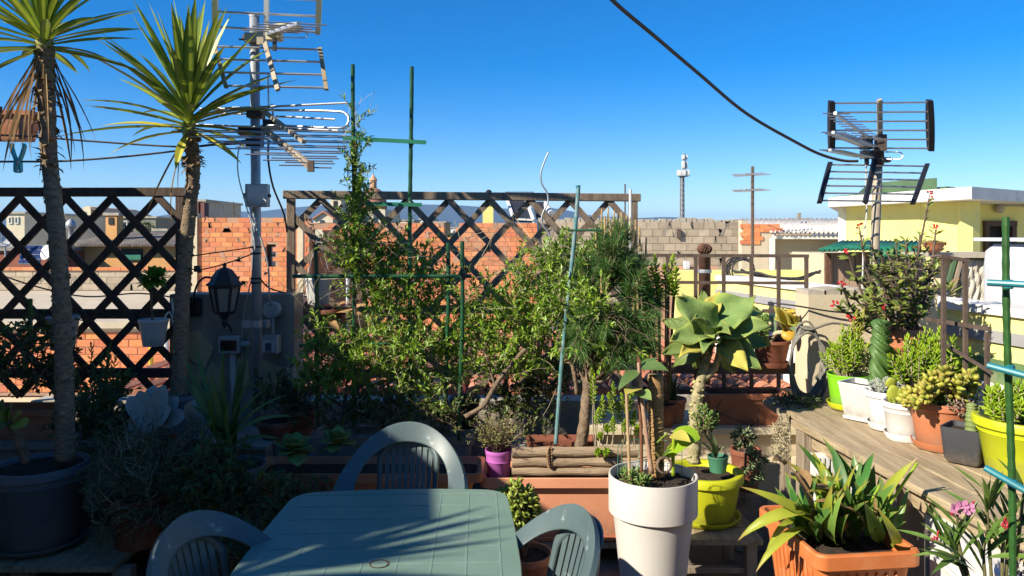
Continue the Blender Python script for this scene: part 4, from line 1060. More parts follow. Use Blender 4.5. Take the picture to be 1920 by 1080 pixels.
# white louvred unit below
ac = thing("air_conditioner", "white outdoor air conditioner with a louvred grille under the plank shelf", "air conditioner", (1.62, 2.3, 0))
p0, p1 = P(1741, 1000, 2.62), P(2010, 1000, 1.86); p0.z = p1.z = 0
d = (p1 - p0).normalized(); n = V(-d.y, d.x, 0); n = n if n.x > 0 else -n
zt = .71; L = (p1 - p0).length
q = MB(); q.prism([p0 + V(0, 0, .08), p1 + V(0, 0, .08), p1 + V(0, 0, zt), p0 + V(0, 0, zt)], n * .3); bevel(q.build("casing", M_white2, ac), .012, 3)
q = MB(); gx0, gx1 = .06, L - .05; gz0, gz1 = .13, zt - .115
a = p0 + d * gx0 - n * .002; c = p0 + d * gx1 - n * .002
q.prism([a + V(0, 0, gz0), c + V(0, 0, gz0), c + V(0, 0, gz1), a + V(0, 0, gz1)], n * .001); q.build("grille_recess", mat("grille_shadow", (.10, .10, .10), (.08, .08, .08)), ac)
me = MB().box((0, 0, 0), (.010, .012, gz1 - gz0)).mesh("louvre_piece", M_white2)
k = gx0
while k < gx1:
    link("louvre", me, ac, p0 + d * k - n * .009 + V(0, 0, (gz0 + gz1) / 2) - wloc(ac), (0, 0, math.atan2(d.y, d.x))); k += .0185
for zz in (gz0, (gz0 + gz1) / 2, gz1):
    q = MB(); q.bar(a - n * .012 + V(0, 0, zz), c - n * .012 + V(0, 0, zz), .008, .012, up=(0, 0, 1)); q.build("grille_bar", M_white2, ac)
q = MB(); q.prism([p0 + d * .03 - n * .004 + V(0, 0, zt - .06), p0 + d * .09 - n * .004 + V(0, 0, zt - .06), p0 + d * .09 - n * .004 + V(0, 0, zt - .045), p0 + d * .03 - n * .004 + V(0, 0, zt - .045)], n * .003); q.build("label_plate", M_greybox, ac)
for x0, x1, y, z0, z1 in ((1.37, 1.66, 3.40, .25, .70),):
    lv = thing("louvred_panel", "white louvred panel standing behind the post under the plank shelf", "louvred panel", (1.7, y, 0))
    q = MB(); q.bbox(x0, x1, y, y + .03, .003, z1); q.build("backing", M_white2, lv)
    me = MB().box((0, 0, 0), (.012, .014, z1 - z0 - .02)).mesh("slat_piece", M_white2)
    k = x0 + .02
    while k < x1 - .01: link("slat", me, lv, V(k, y - .008, (z0 + z1) / 2) - wloc(lv)); k += .022

# ---- table
TC = V(-.395, 2.22, 0); TA = R(2.5)
tb = thing("garden_table", "green plastic garden table with a molded square pattern partly in palm shade", "table", TC, rotz=TA)
hx, hy = .405, .645
def outline(hx, hy, r, bulge=.018, k=7):
    out = []
    for (qx, qy, a0) in ((1, 1, 0), (-1, 1, 90), (-1, -1, 180), (1, -1, 270)):
        for j in range(k):
            a = R(a0 + 90 * j / (k - 1)); out.append(V(qx * (hx - r) + r * math.cos(a), qy * (hy - r) + r * math.sin(a), 0))
    fin = []
    for i, p in enumerate(out):
        fin.append(p)
        if i % k == k - 1:
            nx = out[(i + 1) % len(out)]
            for s_ in (.25, .5, .75):
                m_ = p.lerp(nx, s_); m_ += V(math.copysign(bulge, m_.x) if abs(m_.x) > hx * .95 else 0, math.copysign(bulge, m_.y) if abs(m_.y) > hy * .95 else 0, 0) * (1 - (2 * s_ - 1) ** 2); fin.append(m_)
    return fin
q = MB(); o_ = outline(hx, hy, .10); 
q.quadloop([[p * .985 + V(0, 0, .675) for p in o_], [p + V(0, 0, .68) for p in o_], [p + V(0, 0, .712) for p in o_], [p * .992 + V(0, 0, .72) for p in o_]], 0, True, True, True)
q.build("tabletop", M_table, tb, local=True)
gx = [-.36 + .103 * i for i in range(8)]; gy = [-.60 + .12 * i for i in range(11)]
q = MB()
for x in gx: q.bar((x, -.6, .7203), (x, .6, .7203), .005, .0016)
for y in gy: q.bar((-.36, y, .7205), (.361, y, .7205), .005, .0016)
q.build("molded_ridge", M_ridge, tb, local=True)
q = MB(); q.lathe([(.028, .7206), (.029, .7222), (.0255, .7222), (.0250, .7208)], (0, 0, 0), 26); q.build("parasol_hole_ring", MATS["brown_door_frame"], tb, local=True)
q = MB(); q.lathe([(.0248, .7205), (.024, .7212), (.001, .7214)], (0, 0, 0), 26, capb=True); q.build("parasol_hole_cap", M_table, tb, local=True)
for x in (.26, .40):
    pass
for sx in (-1, 1):
    for sy in (-1, 1):
        q = MB(); q.bar((sx * (hx - .06), sy * (hy - .07), .0), (sx * (hx - .1), sy * (hy - .11), .675), .045, .045, up=(0, 1, 0), w1=.07, h1=.07); bevel(q.build("leg", M_table, tb, local=True), .012, 2)
q = MB()
for sx in (-1, 1): q.bar((sx * (hx - .05), -hy + .14, .65), (sx * (hx - .05), hy - .14, .65), .02, .05, up=(0, 0, 1))
for sy in (-1, 1): q.bar((-hx + .14, sy * (hy - .05), .65), (hx - .14, sy * (hy - .05), .65), .02, .05, up=(0, 0, 1))
q.build("apron", M_table, tb, local=True)

# ---- chairs
def make_chair():
    t = thing("garden_chair", "", "chair", (0, 0, 0), "green plastic garden chairs round the table")
    # band from armrest over the back to armrest; local +Y is the back
    q = MB(); rings = []; n = 44; amax = 2.02
    for i in range(n + 1):
        a = -amax + 2 * amax * i / n
        k = max(0.0, math.cos(a * .80)); hgt = k ** 1.7
        cx, cy = math.sin(a) if abs(a) < math.pi / 2 else math.copysign(1.0 - .06 * (abs(a) - math.pi / 2), a), math.cos(a) if abs(a) < math.pi / 2 else -(abs(a) - math.pi / 2) * 1.15
        rad = .265
        zt_ = .628 + .262 * hgt
        wd = .066 + .012 * hgt               # width of the band
        lean = .35 + .65 * (1 - hgt)
        out_ = V(cx, cy * .86, 0); base = V(cx * rad, cy * rad * .86 + .0, 0)
        top_o = base * (1.0 + .10) + V(0, 0, zt_ - .012)
        top_m = base * 1.05 + V(0, 0, zt_)
        inn = base * (1.0 - .27 * (1 - hgt) - .05 * hgt) + V(0, 0, zt_ - wd * hgt - .012 * (1 - hgt))
        lip = top_o + V(0, 0, -.03)
        rings.append([lip, top_o, top_m, top_m.lerp(inn, .08), top_m.lerp(inn, .92), inn])
    q.quadloop(rings, 0, False); o = q.build("back_band", M_chair, t, local=True, auto=32); thick(o, .007)
    # central splat: arched surround and slats
    def bp(u, z):  # a point on the curved back at lateral u, height z
        a = u / .25; lean = (z - .43) * .22
        return V(.25 * math.sin(a), .215 * math.cos(a) - .035 + lean - .04 * (1 - (z - .43) / .45), z)
    q = MB(); outer = []; inner = []
    for i in range(25):
        f = i / 24; ang = math.pi * f
        u = -.150 * math.cos(ang); 
        zz = .74 + .085 * math.sin(ang)
        outer.append(bp(u, zz)); inner.append(bp(u * .83, zz - .022))
    rings = [[bp(-.136, .43), bp(-.116, .43)]] + [[bp(-.136 - .012 * j / 4, .43 + (.31) * j / 4), bp(-.116 - .008 * j / 4, .43 + .30 * j / 4)] for j in range(1, 4)] + [[a, c] for a, c in zip(outer, inner)] + [[bp(.136 + .012 * j / 4, .43 + .31 * j / 4), bp(.116 + .008 * j / 4, .43 + .30 * j / 4)] for j in (3, 2, 1)] + [[bp(.136, .43), bp(.116, .43)]]
    q.quadloop(rings, 0, False); thick(q.build("splat_surround", M_chair, t, smooth=True, local=True), .012)
    # web joining the surround's head to the band
    q = MB(); rings = []
    for i in range(13):
        f = -1 + 2 * i / 12; u = f * .125
        zz = .742 + .083 * math.sqrt(max(0, 1 - (u / .150) ** 2)); rings.append([bp(u, zz - .006), bp(u * 1.05, zz + .034) + V(0, .006, 0)])
    q.quadloop(rings, 0, False); thick(q.build("splat_web", M_chair, t, smooth=True, local=True), .010)
    for i in range(8):
        u = -.104 + .0297 * i; zt_ = .735 + .07 * math.sqrt(max(0, 1 - (u / .128) ** 2)); q = MB(); rings = []
        for j in range(5):
            z = .43 + (zt_ - .43) * j / 4; rings.append([bp(u * (.86 + .14 * j / 4) - .0108, z), bp(u * (.86 + .14 * j / 4) + .0108, z)])
        q.quadloop(rings, 0, False); thick(q.build("slat", M_chair, t, local=True), .008)
    q = MB(); rings = []
    for i in range(11):
        y = -.23 + .44 * i / 10; rings.append([V(x * (1 if y < .1 else 1 - .5 * (y - .1)), y, .43 - .012 * math.cos(x * 5.5) + .006 - .02 * max(0, (-.17 - y) / .06)) for x in [-.225 + .045 * k for k in range(11)]])
    q.quadloop(rings, 0, False); thick(q.build("seat", M_chair, t, smooth=True, local=True), .01, -1)
    for sx in (-1, 1):
        q = MB(); q.bar((sx * .262, -.235, 0), (sx * .235, -.19, .425), .035, .04, up=(0, 1, 0), w1=.06, h1=.05); q.bar((sx * .235, -.19, .425), (sx * .272, -.14, .63), .05, .045, up=(0, 1, 0)); bevel(q.build("leg", M_chair, t, local=True), .008, 2)
        q = MB(); q.bar((sx * .235, .275, 0), (sx * .2, .17, .425), .035, .04, up=(0, 1, 0), w1=.055, h1=.055); bevel(q.build("leg", M_chair, t, local=True), .008, 2)
    return t
ch1 = make_chair()
ch2 = copy_tree(ch1); ch3 = copy_tree(ch1)
ch1["label"] = "green plastic chair at the far end of the table half in shade"
ch1.scale = (.94, .94, 1.0); ch2.scale = (.93, .93, .97); ch3.scale = (.92, .92, .97)
ch1.location = (X(757, 3.12), 3.0, .0); ch1.rotation_euler.z = R(-3)
ch2["label"] = "shaded plastic chair drawn up to the near left corner of the table"
ch2.location = (-.77, 2.15, 0); ch2.rotation_euler.z = R(70)
ch3["label"] = "scratched plastic chair at the sunny long side of the table beside the white pot"
ch3.location = (.015, 2.2, 0); ch3.rotation_euler.z = R(-68)
# ---------------------------------------------------------------- the left mast with its aerials
MD = 4.55
ms = thing("antenna_mast", "galvanised steel mast clamped to the dark wall with three television aerials", "mast", (X(480, MD), MD, .4))
b = MB(); b.tube([P(483, 800, MD), P(480, 400, MD), P(477, 31, MD)], .029, 18); b.build("pole", M_steel, ms, smooth=True)
b = MB(); b.lathe([(.031, 0), (.031, .02), (.02, .024), (.001, .025)], P(477, 32, MD), 16); b.build("pole_cap", M_greybox, ms)
b = MB(); b.box(P(480, 607, MD + .06), (.16, .05, .045)); b.lathe([(.034, -.022), (.034, .022)], P(481, 607, MD), 16); b.build("wall_bracket", M_steel, ms)
for y in (463, 475, 522, 530):
    b = MB(); b.lathe([(.0295, -.006), (.033, -.004), (.033, .004), (.0295, .006)], P(480, y, MD), 14); b.build("clip", M_blackpl, ms)
def rods(root, name, pairs, r, m=M_alu, n=6):
    for p, q in pairs:
        b = MB(); b.tube([p, q], r, n); b.build(name, m, root)
def plate(root, name, p, q, w, th, m, bulge=.0, side=(1, 0, 0)):
    pts0 = []; pts1 = []; n = 10; dirv = (q - p); s_ = Vector(side); out = dirv.cross(s_).normalized()
    b = MB(); rings = []
    for i in range(n + 1):
        t = i / n; c = p.lerp(q, t); ww = w * (.55 + .45 * math.sin(math.pi * t) if bulge else 1)
        rings.append([c - s_ * th / 2 - out * ww / 2, c + s_ * th / 2 - out * ww / 2, c + s_ * th / 2 + out * ww / 2, c - s_ * th / 2 + out * ww / 2])
    b.quadloop(rings, 0, True, True, True); return b.build(name, m, root)
# upper corner-reflector aerial
a1 = thing("grid_aerial", "large television aerial with cream plates and two rod grids on top of the left mast", "television aerial", P(495, 72, 4.5), "television aerials")
def grid(root, tl, tr, bl, br, n, r, pm, w, th, spine=None, sm=None, bulge=True, inset=0.0):
    plate(root, "side_plate", tl, bl, w, th, pm, bulge); plate(root, "side_plate", tr, br, w, th, pm, bulge)
    for i in range(n):
        t = (i + .5) / n if inset else i / (n - 1); t = .04 + .92 * t
        rods(root, "rod", [(tl.lerp(bl, t), tr.lerp(br, t))], r)
    if spine:
        b = MB(); b.bar(spine[0], spine[1], .026, .02, up=(0, 1, 0)); b.build("spine", sm, root)
grid(a1, P(404, -42, 4.25), P(600, -36, 4.3), P(403, 54, 4.46), P(596, 64, 4.52), 4, .007, M_cream_pl, .034, .03, (P(501, -60, 4.24), P(499, 66, 4.46)), M_white2)
grid(a1, P(402, 84, 4.5), P(600, 90, 4.52), P(424, 164, 4.3), P(612, 168, 4.32), 4, .007, M_tan_pl, .03, .024, (P(497, 80, 4.48), P(521, 169, 4.3)), M_mast)
b = MB()
for k in range(6): b.bar(P(503, 58 - 2 * k, 4.45 - .03 * k), P(570 - 3 * k, 54 - 2.2 * k, 4.4 - .05 * k), .022, .006)
b.build("director", M_cream_pl, a1)
b = MB(); b.bar(P(500, 64, 4.46), P(560, 44, 3.9), .02, .02); b.build("boom", M_alu, a1)
for k in range(5): c = P(500, 64, 4.46).lerp(P(560, 44, 3.9), .15 + .19 * k); rods(a1, "rod", [(c + V(-.16, -.03, .006), c + V(.16, .03, .006))], .004)
b = MB(); b.box(P(515, 68, 4.46), (.09, .06, .05)); b.build("balun_box", M_cream_pl, a1)
b = MB(); b.box(P(480, 72, 4.53), (.11, .09, .05)); b.box(P(489, 70, 4.48), (.04, .03, .09)); b.build("clamp", M_mast, a1)
b = MB(); b.box(P(466, 72, 4.55), (.06, .05, .03)); b.tube([P(448, 74, 4.5), P(470, 74, 4.5)], .006, 5); b.build("bolt", M_iron, a1)
lp_ = [P(560, 70, 4.3), P(572, 70, 4.3), P(576, 65, 4.3), P(574, 60, 4.3)]
b = MB(); b.tube(smoothpts([P(522, 70, 4.4), P(560, 71, 4.3), P(575, 69, 4.3), P(577, 64, 4.3), P(572, 61, 4.3)]), .0035, 5); b.build("dipole", M_alu, a1)
b = MB(); b.box(P(515, 84, 4.42), (.02, .02, .07)); b.build("plug", M_blackpl, a1)
# middle VHF aerial
a2 = thing("rod_aerial", "long rod television aerial with a folded loop halfway up the left mast", "television aerial", P(490, 220, 4.5), "television aerials")
rods(a2, "rod", [(P(400, 205, 4.5), P(652, 193, 4.3)), (P(375, 204, 4.6), P(560, 198, 4.5)), (P(358, 233, 4.62), P(634, 245, 4.1)), (P(518, 218, 4.42), P(628, 224, 4.3)), (P(400, 212, 4.6), P(500, 215, 4.5))], .0065)
b = MB(); b.tube(smoothpts([P(490, 206, 4.45), P(560, 207, 4.4), P(635, 209, 4.3), P(650, 215, 4.28), P(654, 224, 4.26), P(649, 236, 4.25), P(634, 240, 4.24), P(560, 237, 4.3), P(500, 235, 4.36)], 5), .0075, 7); b.build("folded_dipole", M_alu, a2, smooth=True)
b = MB(); b.bar(P(486, 202, 4.55), P(570, 266, 4.0), .024, .02); b.build("boom", M_mast, a2)
b = MB(); b.box(P(508, 232, 4.42), (.08, .06, .045)); b.build("terminal_box", M_blackpl, a2)
b = MB(); b.box(P(480, 214, 4.54), (.09, .08, .05)); b.build("clamp", M_iron, a2)
rods(a2, "strut", [(P(503, 140, 4.45), P(504, 206, 4.45)), (P(510, 195, 4.45), P(512, 215, 4.42))], .006)
# lower log periodic aerial
a3 = thing("log_periodic_aerial", "comb shaped television aerial with shrinking rods low on the left mast", "television aerial", P(490, 250, 4.5), "television aerials")
s0, s1 = P(492, 240, 4.5), P(582, 312, 3.65)
for o in (-.012, .012):
    b = MB(); b.bar(s0 + V(0, 0, o), s1 + V(0, 0, o), .018, .014); b.build("boom", M_mast, a3)
b = MB(); b.box(s1 + V(.005, -.01, 0), (.03, .02, .055)); b.build("boom_end", M_iron, a3)
for k in range(15):
    t = .02 + .95 * (1 - (1 - k / 14) ** 1.2); c = s0.lerp(s1, t); L = .47 * (1 - t) + .095
    sg = 1 if k % 2 else -1
    rods(a3, "rod", [(c + V(-.01, 0, .012 * sg), c + V(L, L * .18, .012 * sg)), (c + V(.01, 0, -.012 * sg), c + V(-L, -L * .18, -.012 * sg))], .0042)
b = MB(); b.box(P(472, 246, 4.52), (.14, .08, .05)); b.box(P(478, 268, 4.52), (.09, .07, .05)); b.build("clamp", M_blackpl, a3)
b = MB()
for k in range(7): b.tube([P(440 + 4 * k, 268, 4.45), P(472, 266 + U(-4, 4), 4.5)], .004, 4)
b.tube(smoothpts([P(376, 274, 4.3), P(410, 270, 4.4), P(440, 266, 4.5), P(478, 262, 4.52)]), .008, 6); b.build("cable_tie", M_rubber, a3, kind=None)
# square flat box, mast cables
fb = thing("panel_antenna", "square grey flat antenna box strapped to the left mast", "antenna", P(482, 366, 4.47))
D = 4.49
b = MB(); b.squares([(S(20.5, D), .03, 0), (S(20.5, D), .03, .0)], (0, 0, 0)); b = MB()
b.bbox(X(461, D), X(503, D), D - .02, D + .04, Z(388, D), Z(345, D)); o = b.build("housing", M_greybox, fb); bevel(o, .006, 2)
b = MB(); b.prism([P(464, 384, D - .021), P(500, 384, D - .021), P(500, 348, D - .021), P(464, 348, D - .021)], (0, -.005, 0)); bevel(b.build("front_panel", M_white2, fb), .004, 2)
b = MB(); b.box(P(505, 367, D + .01), (.012, .03, .02)); b.box(P(459, 367, D + .01), (.012, .03, .03)); b.build("bolt", M_blackpl, fb)
def cable(label, pts, r, m, k=5):
    b = MB(); b.tube(smoothpts(pts, k), r, 6); return solid("cable", m, label, "cable", b, "cables strung about the terrace", smooth=True)
cable("thin white cable looping down in front of the mast and flat antenna", [P(452, 268, 4.5), P(446, 290, 4.47), P(447, 330, 4.45), P(460, 380, 4.43), P(474, 430, 4.43), P(478, 470, 4.45)], .004, M_cable_w)
cable("white cable crossing the mast below the flat antenna box", [P(468, 388, 4.5), P(477, 420, 4.45), P(492, 455, 4.44), P(503, 500, 4.5), P(505, 555, 4.6), P(509, 572, 4.7)], .0055, M_cable_w)
cable("black cable hanging from the comb aerial to the lattice post", [P(504, 262, 4.4), P(503, 300, 4.45), P(512, 350, 4.6), P(532, 400, 4.85), P(538, 435, 4.93)], .006, M_rubber)
cable("black cable drooping from the mast to the lattice foot", [P(486, 520, 4.5), P(505, 540, 4.6), P(540, 550, 4.9), P(575, 556, 5.0), P(600, 560, 5.05)], .005, M_rubber)
cable("thin dark wire running down the dark wall beside the switch box", [P(478, 500, 4.6), P(465, 550, 4.72), P(456, 600, 4.76), P(452, 690, 4.76)], .004, M_cable_w)
cable("taut black wire from the mast to the yucca trunk, upper of two", [P(478, 463, 4.52), P(430, 470, 4.4), P(352, 481, 4.28)], .004, M_rubber)
cable("slack black wire from the mast to the yucca trunk, lower of two", [P(476, 475, 4.52), P(430, 492, 4.4), P(380, 505, 4.3), P(352, 504, 4.24)], .004, M_rubber)
for i in range(1): 
    b = MB(); b.box(P(370, 504, 4.29), (.03, .025, .035)); b.box(P(374, 508, 4.29), (.02, .02, .02)); solid("cable_joint", M_blackpl, "small black joint on the slack wire by the yucca trunk", "cable joint", b)
cable("thick dark cable sweeping from overhead to the right antenna mast", [P(1090, -70, 2.75), P(1148, 0, 3.0), P(1230, 70, 3.3), P(1310, 138, 3.65), P(1400, 213, 4.05), P(1495, 268, 4.35), P(1540, 290, 4.5), P(1580, 301, 4.58), P(1608, 302, 4.62)], .0088, mat("brown_cable", (.10, .065, .06), (.07, .045, .042), 30, .6), 8)

# ---------------------------------------------------------------- the right mast
RD = 4.66
m2 = thing("antenna_mast", "rusty beige mast carrying the black plated aerial behind the red flowered spurge", "mast", (X(1642, RD), RD, .4))
b = MB(); b.tube([(X(1640, RD), RD, .02), P(1640, 480, RD), P(1647, 275, RD)], .0275, 16); b.build("pole", M_mast, m2, smooth=True)
b = MB(); b.lathe([(.03, -.06), (.036, -.05), (.036, .02), (.03, .04)], P(1646, 292, RD), 14); b.build("rusty_collar", M_rust, m2)
a4 = thing("grid_aerial", "television aerial with black end plates and two rod grids on the right mast", "television aerial", P(1648, 280, RD), "television aerials")
RF = 4.62
grid(a4, P(1559, 190, 4.42), P(1743, 188, 4.42), P(1559, 281, RF - .02), P(1745, 282, RF - .02), 6, .006, M_blackpl, .05, .034, (P(1649, 187, 4.42), P(1650, 262, 4.6)), M_mast)
grid(a4, P(1556, 306, RF), P(1738, 309, RF), P(1537, 379, 4.38), P(1712, 381, 4.38), 6, .006, M_blackpl, .045, .03, (P(1640, 300, RF), P(1622, 380, 4.38)), M_blackpl)
b = MB(); b.box(P(1651, 268, 4.58), (.055, .05, .1)); b.box(P(1658, 300, 4.6), (.06, .05, .03)); b.build("clamp", M_iron, a4)
for (e0, e1, n, L) in ((P(1634, 262, 4.58), P(1566, 212, 3.9), 11, .075), (P(1632, 276, 4.58), P(1562, 248, 3.85), 12, .07), (P(1625, 296, 4.58), P(1556, 281, 3.85), 12, .065)):
    b = MB(); b.bar(e0, e1, .014, .014); b.build("boom", M_alu, a4)
    for k in range(n):
        c = e0.lerp(e1, .08 + .9 * k / (n - 1)); rods(a4, "rod", [(c + V(-L, -.01, 0), c + V(L, .01, 0))], .0035)
b = MB(); b.box(P(1624, 268, 4.56), (.06, .05, .08)); b.box(P(1626, 290, 4.56), (.07, .05, .05)); b.box(P(1625, 303, 4.56), (.02, .02, .035)); b.build("dipole_box", M_blackpl, a4)
b = MB(); b.box(P(1624, 270, 4.53), (.012, .004, .02)); b.build("label", M_white2, a4)
b = MB(); b.tube(smoothpts([P(1660, 285, 4.6), P(1680, 285, 4.5), P(1690, 287, 4.5), P(1692, 292, 4.5), P(1688, 298, 4.5), P(1660, 298, 4.55)]), .004, 5); b.build("dipole", M_alu, a4)
cable("white cable hanging down the right antenna mast", [P(1624, 305, 4.56), P(1624, 350, 4.58), P(1625, 400, 4.6), P(1619, 450, 4.6), P(1618, 500, 4.6), P(1616, 560, 4.6)], .005, M_cable_w)

# ---------------------------------------------------------------- clotheslines, planter and clothespin on the left
cable("upper clothesline running from the house wall to the mast", [P(-90, 250, 4.2), P(60, 256, 4.2), P(160, 264, 4.3), P(330, 275, 4.45), P(400, 272, 4.5), P(478, 268, 4.55)], .006, mat("clothesline", (.16, .12, .10), (.1, .08, .07), 20, .7))
cable("lower clothesline carrying the turquoise peg", [P(-90, 303, 3.9), P(34, 303, 3.95), P(120, 302, 4.0), P(230, 294, 4.1), P(340, 282, 4.25)], .006, MATS["clothesline"])
cable("sagging wire behind the dark lattice", [P(-40, 500, 4.8), P(60, 535, 4.8), P(160, 556, 4.8), P(260, 550, 4.8), P(340, 560, 4.8)], .005, M_rubber)
cp = thing("clothespin", "turquoise plastic clothes peg on the lower clothesline", "clothes peg", P(34, 303, 3.95))
for sx in (-1, 1):
    b = MB(); c = P(34, 300, 3.95)
    rings = []
    for (u, z, w) in ((.030, .088, .016), (.034, .07, .022), (.024, .035, .022), (.010, .0, .022), (.012, -.03, .022), (.014, -.06, .018), (.006, -.068, .014)):
        rings.append([c + V(sx * u - .006, -.011 * w / .02, z), c + V(sx * u + .006, -.011 * w / .02, z), c + V(sx * u + .006, .011 * w / .02, z), c + V(sx * u - .006, .011 * w / .02, z)])
    b.quadloop(rings, 0, True, True, True); b.build("arm", M_clothespin, cp, smooth=False)
b = MB(); b.tube([P(34, 304, 3.935), P(34, 304, 3.965)], .008, 10); b.build("spring", M_alu, cp)
hp = thing("hanging_planter", "terracotta trough bracketed on the house wall at the upper left corner", "planter", P(0, 240, 4.6))
c = P(-22, 263, 4.6)
b = MB(); b.squares([(.24, .07, 0), (.275, .085, .14), (.275, .085, .145), (.295, .1, .147), (.295, .1, .175), (.28, .088, .175), (.27, .08, .13)], c, 0, 4, .2, R(8), capa=True, capb=True); b.build("trough", M_terra, hp)
b = MB()
for u in (-.05, .13): b.bar(c + V(u, -.09, -.01), c + V(u + .02, -.105, .19), .014, .006)
b.bar(c + V(-.2, -.09, -.012), c + V(.2, -.08, -.012), .014, .006); b.bar(c + V(-.2, .05, -.012), c + V(-.35, .06, -.012), .02, .02); b.build("bracket", M_iron, hp)

# ---------------------------------------------------------------- things on the dark wall
D = 4.7
lt = thing("wall_lantern", "black carriage lantern with frosted panes on the dark wall", "lantern", P(422, 540, D - .1))
c = P(421, 0, 4.58); c.z = 0
D = 4.58
def zz(y): return Z(y, D)
def w2(n): return S(n, D) / 2
def hexring(w, z): return [V(c.x + math.cos(k * math.pi / 3 + .26) * w, c.y + math.sin(k * math.pi / 3 + .26) * w, z) for k in range(6)]
b = MB(); b.quadloop([hexring(w2(64), zz(536)), hexring(w2(66), zz(533)), hexring(w2(52), zz(527)), hexring(w2(44), zz(517)), hexring(w2(28), zz(506)), hexring(w2(12), zz(502))], 0, True, True, True); b.lathe([(w2(10), zz(503)), (w2(5), zz(500)), (w2(9), zz(497)), (w2(5), zz(494)), (.001, zz(492))], c, 10); b.build("roof", M_lantern, lt)
b = MB(); r0, r1 = hexring(w2(55), zz(537)), hexring(w2(36), zz(584))
for k in range(6): b.bar(r0[k], r1[k], .012, .012)
b.quadloop([hexring(w2(56), zz(540)), hexring(w2(57), zz(536.2))], 0, True, True, True); b.quadloop([hexring(w2(34), zz(589)), hexring(w2(40), zz(583))], 0, True, True, True); b.build("frame", M_lantern, lt)
for k in range(6):
    k2 = (k + 1) % 6; q = MB(); f = lambda p: V(c.x + (p.x - c.x) * .95, c.y + (p.y - c.y) * .95, p.z)
    q.poly([f(r0[k]), f(r0[k2]), f(r1[k2]), f(r1[k])]); thick(q.build("pane", M_frost, lt), .003)
b = MB(); b.lathe([(w2(14), zz(589)), (w2(20), zz(593)), (w2(10), zz(598)), (w2(12), zz(604)), (w2(6), zz(612)), (.002, zz(616))], c, 12); b.build("finial", M_lantern, lt)
b = MB(); b.tube(smoothpts([P(400, 522, 4.58), P(385, 520, 4.6), P(372, 530, 4.65), P(364, 552, 4.7), P(362, 575, 4.77)]), .007, 7); b.tube(smoothpts([P(421, 604, 4.58), P(430, 612, 4.65), P(434, 622, 4.74)]), .006, 6); b.build("arm", M_lantern, lt)
b = MB(); b.box(P(365, 575, 4.765), (.09, .03, .12)); bevel(b.build("wall_plate", M_lantern, lt), .01, 2)
D = 4.73
db = thing("display_box", "pale grey wall box with a dark window under the lantern", "wall box", P(432, 646, D))
b = MB(); b.bbox(X(412, D), X(452, D), D - .03, D + .045, Z(662, D), Z(630, D)); bevel(b.build("housing", M_greybox, db), .008, 2)
b = MB(); b.bbox(X(417, D), X(447, D), D - .036, D - .0305, Z(656, D), Z(637, D)); b.build("window", mat("dark_red_window", (.04, .018, .015), rough=.25), db)
b = MB(); b.tube([P(453, 645, D + .01), P(470, 645, D + .01)], .018, 10); b.build("cable_gland", M_greybox, db)
b = MB(); b.tube([P(437, 663, D + .02), P(437, 712, D + .02)], .02, 12); b.tube([P(437, 712, D + .02), P(438, 760, D + .02)], .014, 10); solid("conduit", M_white2, "white conduit pipe running down from the dark windowed wall box", "conduit", b, smooth=True, auto=40)
jb = thing("junction_box", "round grey junction box on the dark wall right of the mast", "junction box", P(510, 581, D))
b = MB(); b.lathe([(.052, -.04), (.052, .0), (.054, .003), (.054, .02), (.048, .026), (.001, .027)], P(510, 581, D), 24, M=Matrix.Rotation(R(90), 3, 'X')); b.build("lid", M_greybox, jb, smooth=False)
b = MB(); b.tube([P(511, 596, D - .01), P(512, 626, D - .01)], .01, 8); b.build("conduit", M_greybox, jb)
sb = thing("switch_box", "grey weatherproof switch box with a clear flap under the round junction box", "switch box", P(509, 645, D))
b = MB(); b.bbox(X(494, D), X(524, D), D - .045, D + .045, Z(662, D), Z(628, D)); bevel(b.build("housing", M_greybox, sb), .008, 2)
b = MB(); b.bbox(X(497, D), X(519, D), D - .055, D - .0455, Z(659, D), Z(636, D)); bevel(b.build("flap", M_white2, sb), .005, 2)
b = MB(); b.bbox(X(503, D), X(514, D), D - .06, D - .0555, Z(655, D), Z(641, D)); b.build("rocker", MATS["blue_grey_tank"], sb)
# spiral tomato stake and the white pole near the lattice
b = MB(); pts = [P(1029, 285, 4.7), P(1022, 300, 4.7), P(1014, 325, 4.7), P(1016, 345, 4.7), P(1026, 362, 4.7), P(1027, 380, 4.7), P(1017, 402, 4.7), P(1017, 420, 4.7), P(1030, 440, 4.7), P(1029, 455, 4.7), P(1020, 472, 4.7), P(1022, 492, 4.7), P(1030, 520, 4.7), P(1020, 560, 4.7), P(1028, 620, 4.7), P(1024, 720, 4.7), P(1026, 800, 4.7)]
b.tube(smoothpts(pts, 6), .006, 6); solid("spiral_stake", M_steel, "wavy metal plant stake rising above the brown lattice", "plant stake", b, "plant stakes", smooth=True)
b = MB(); b.tube([P(1181, 800, 4.75), P(1182, 355, 4.75)], .009, 8); solid("garden_stake", M_white2, "thin white stake at the right end of the brown lattice", "plant stake", b, "plant stakes")
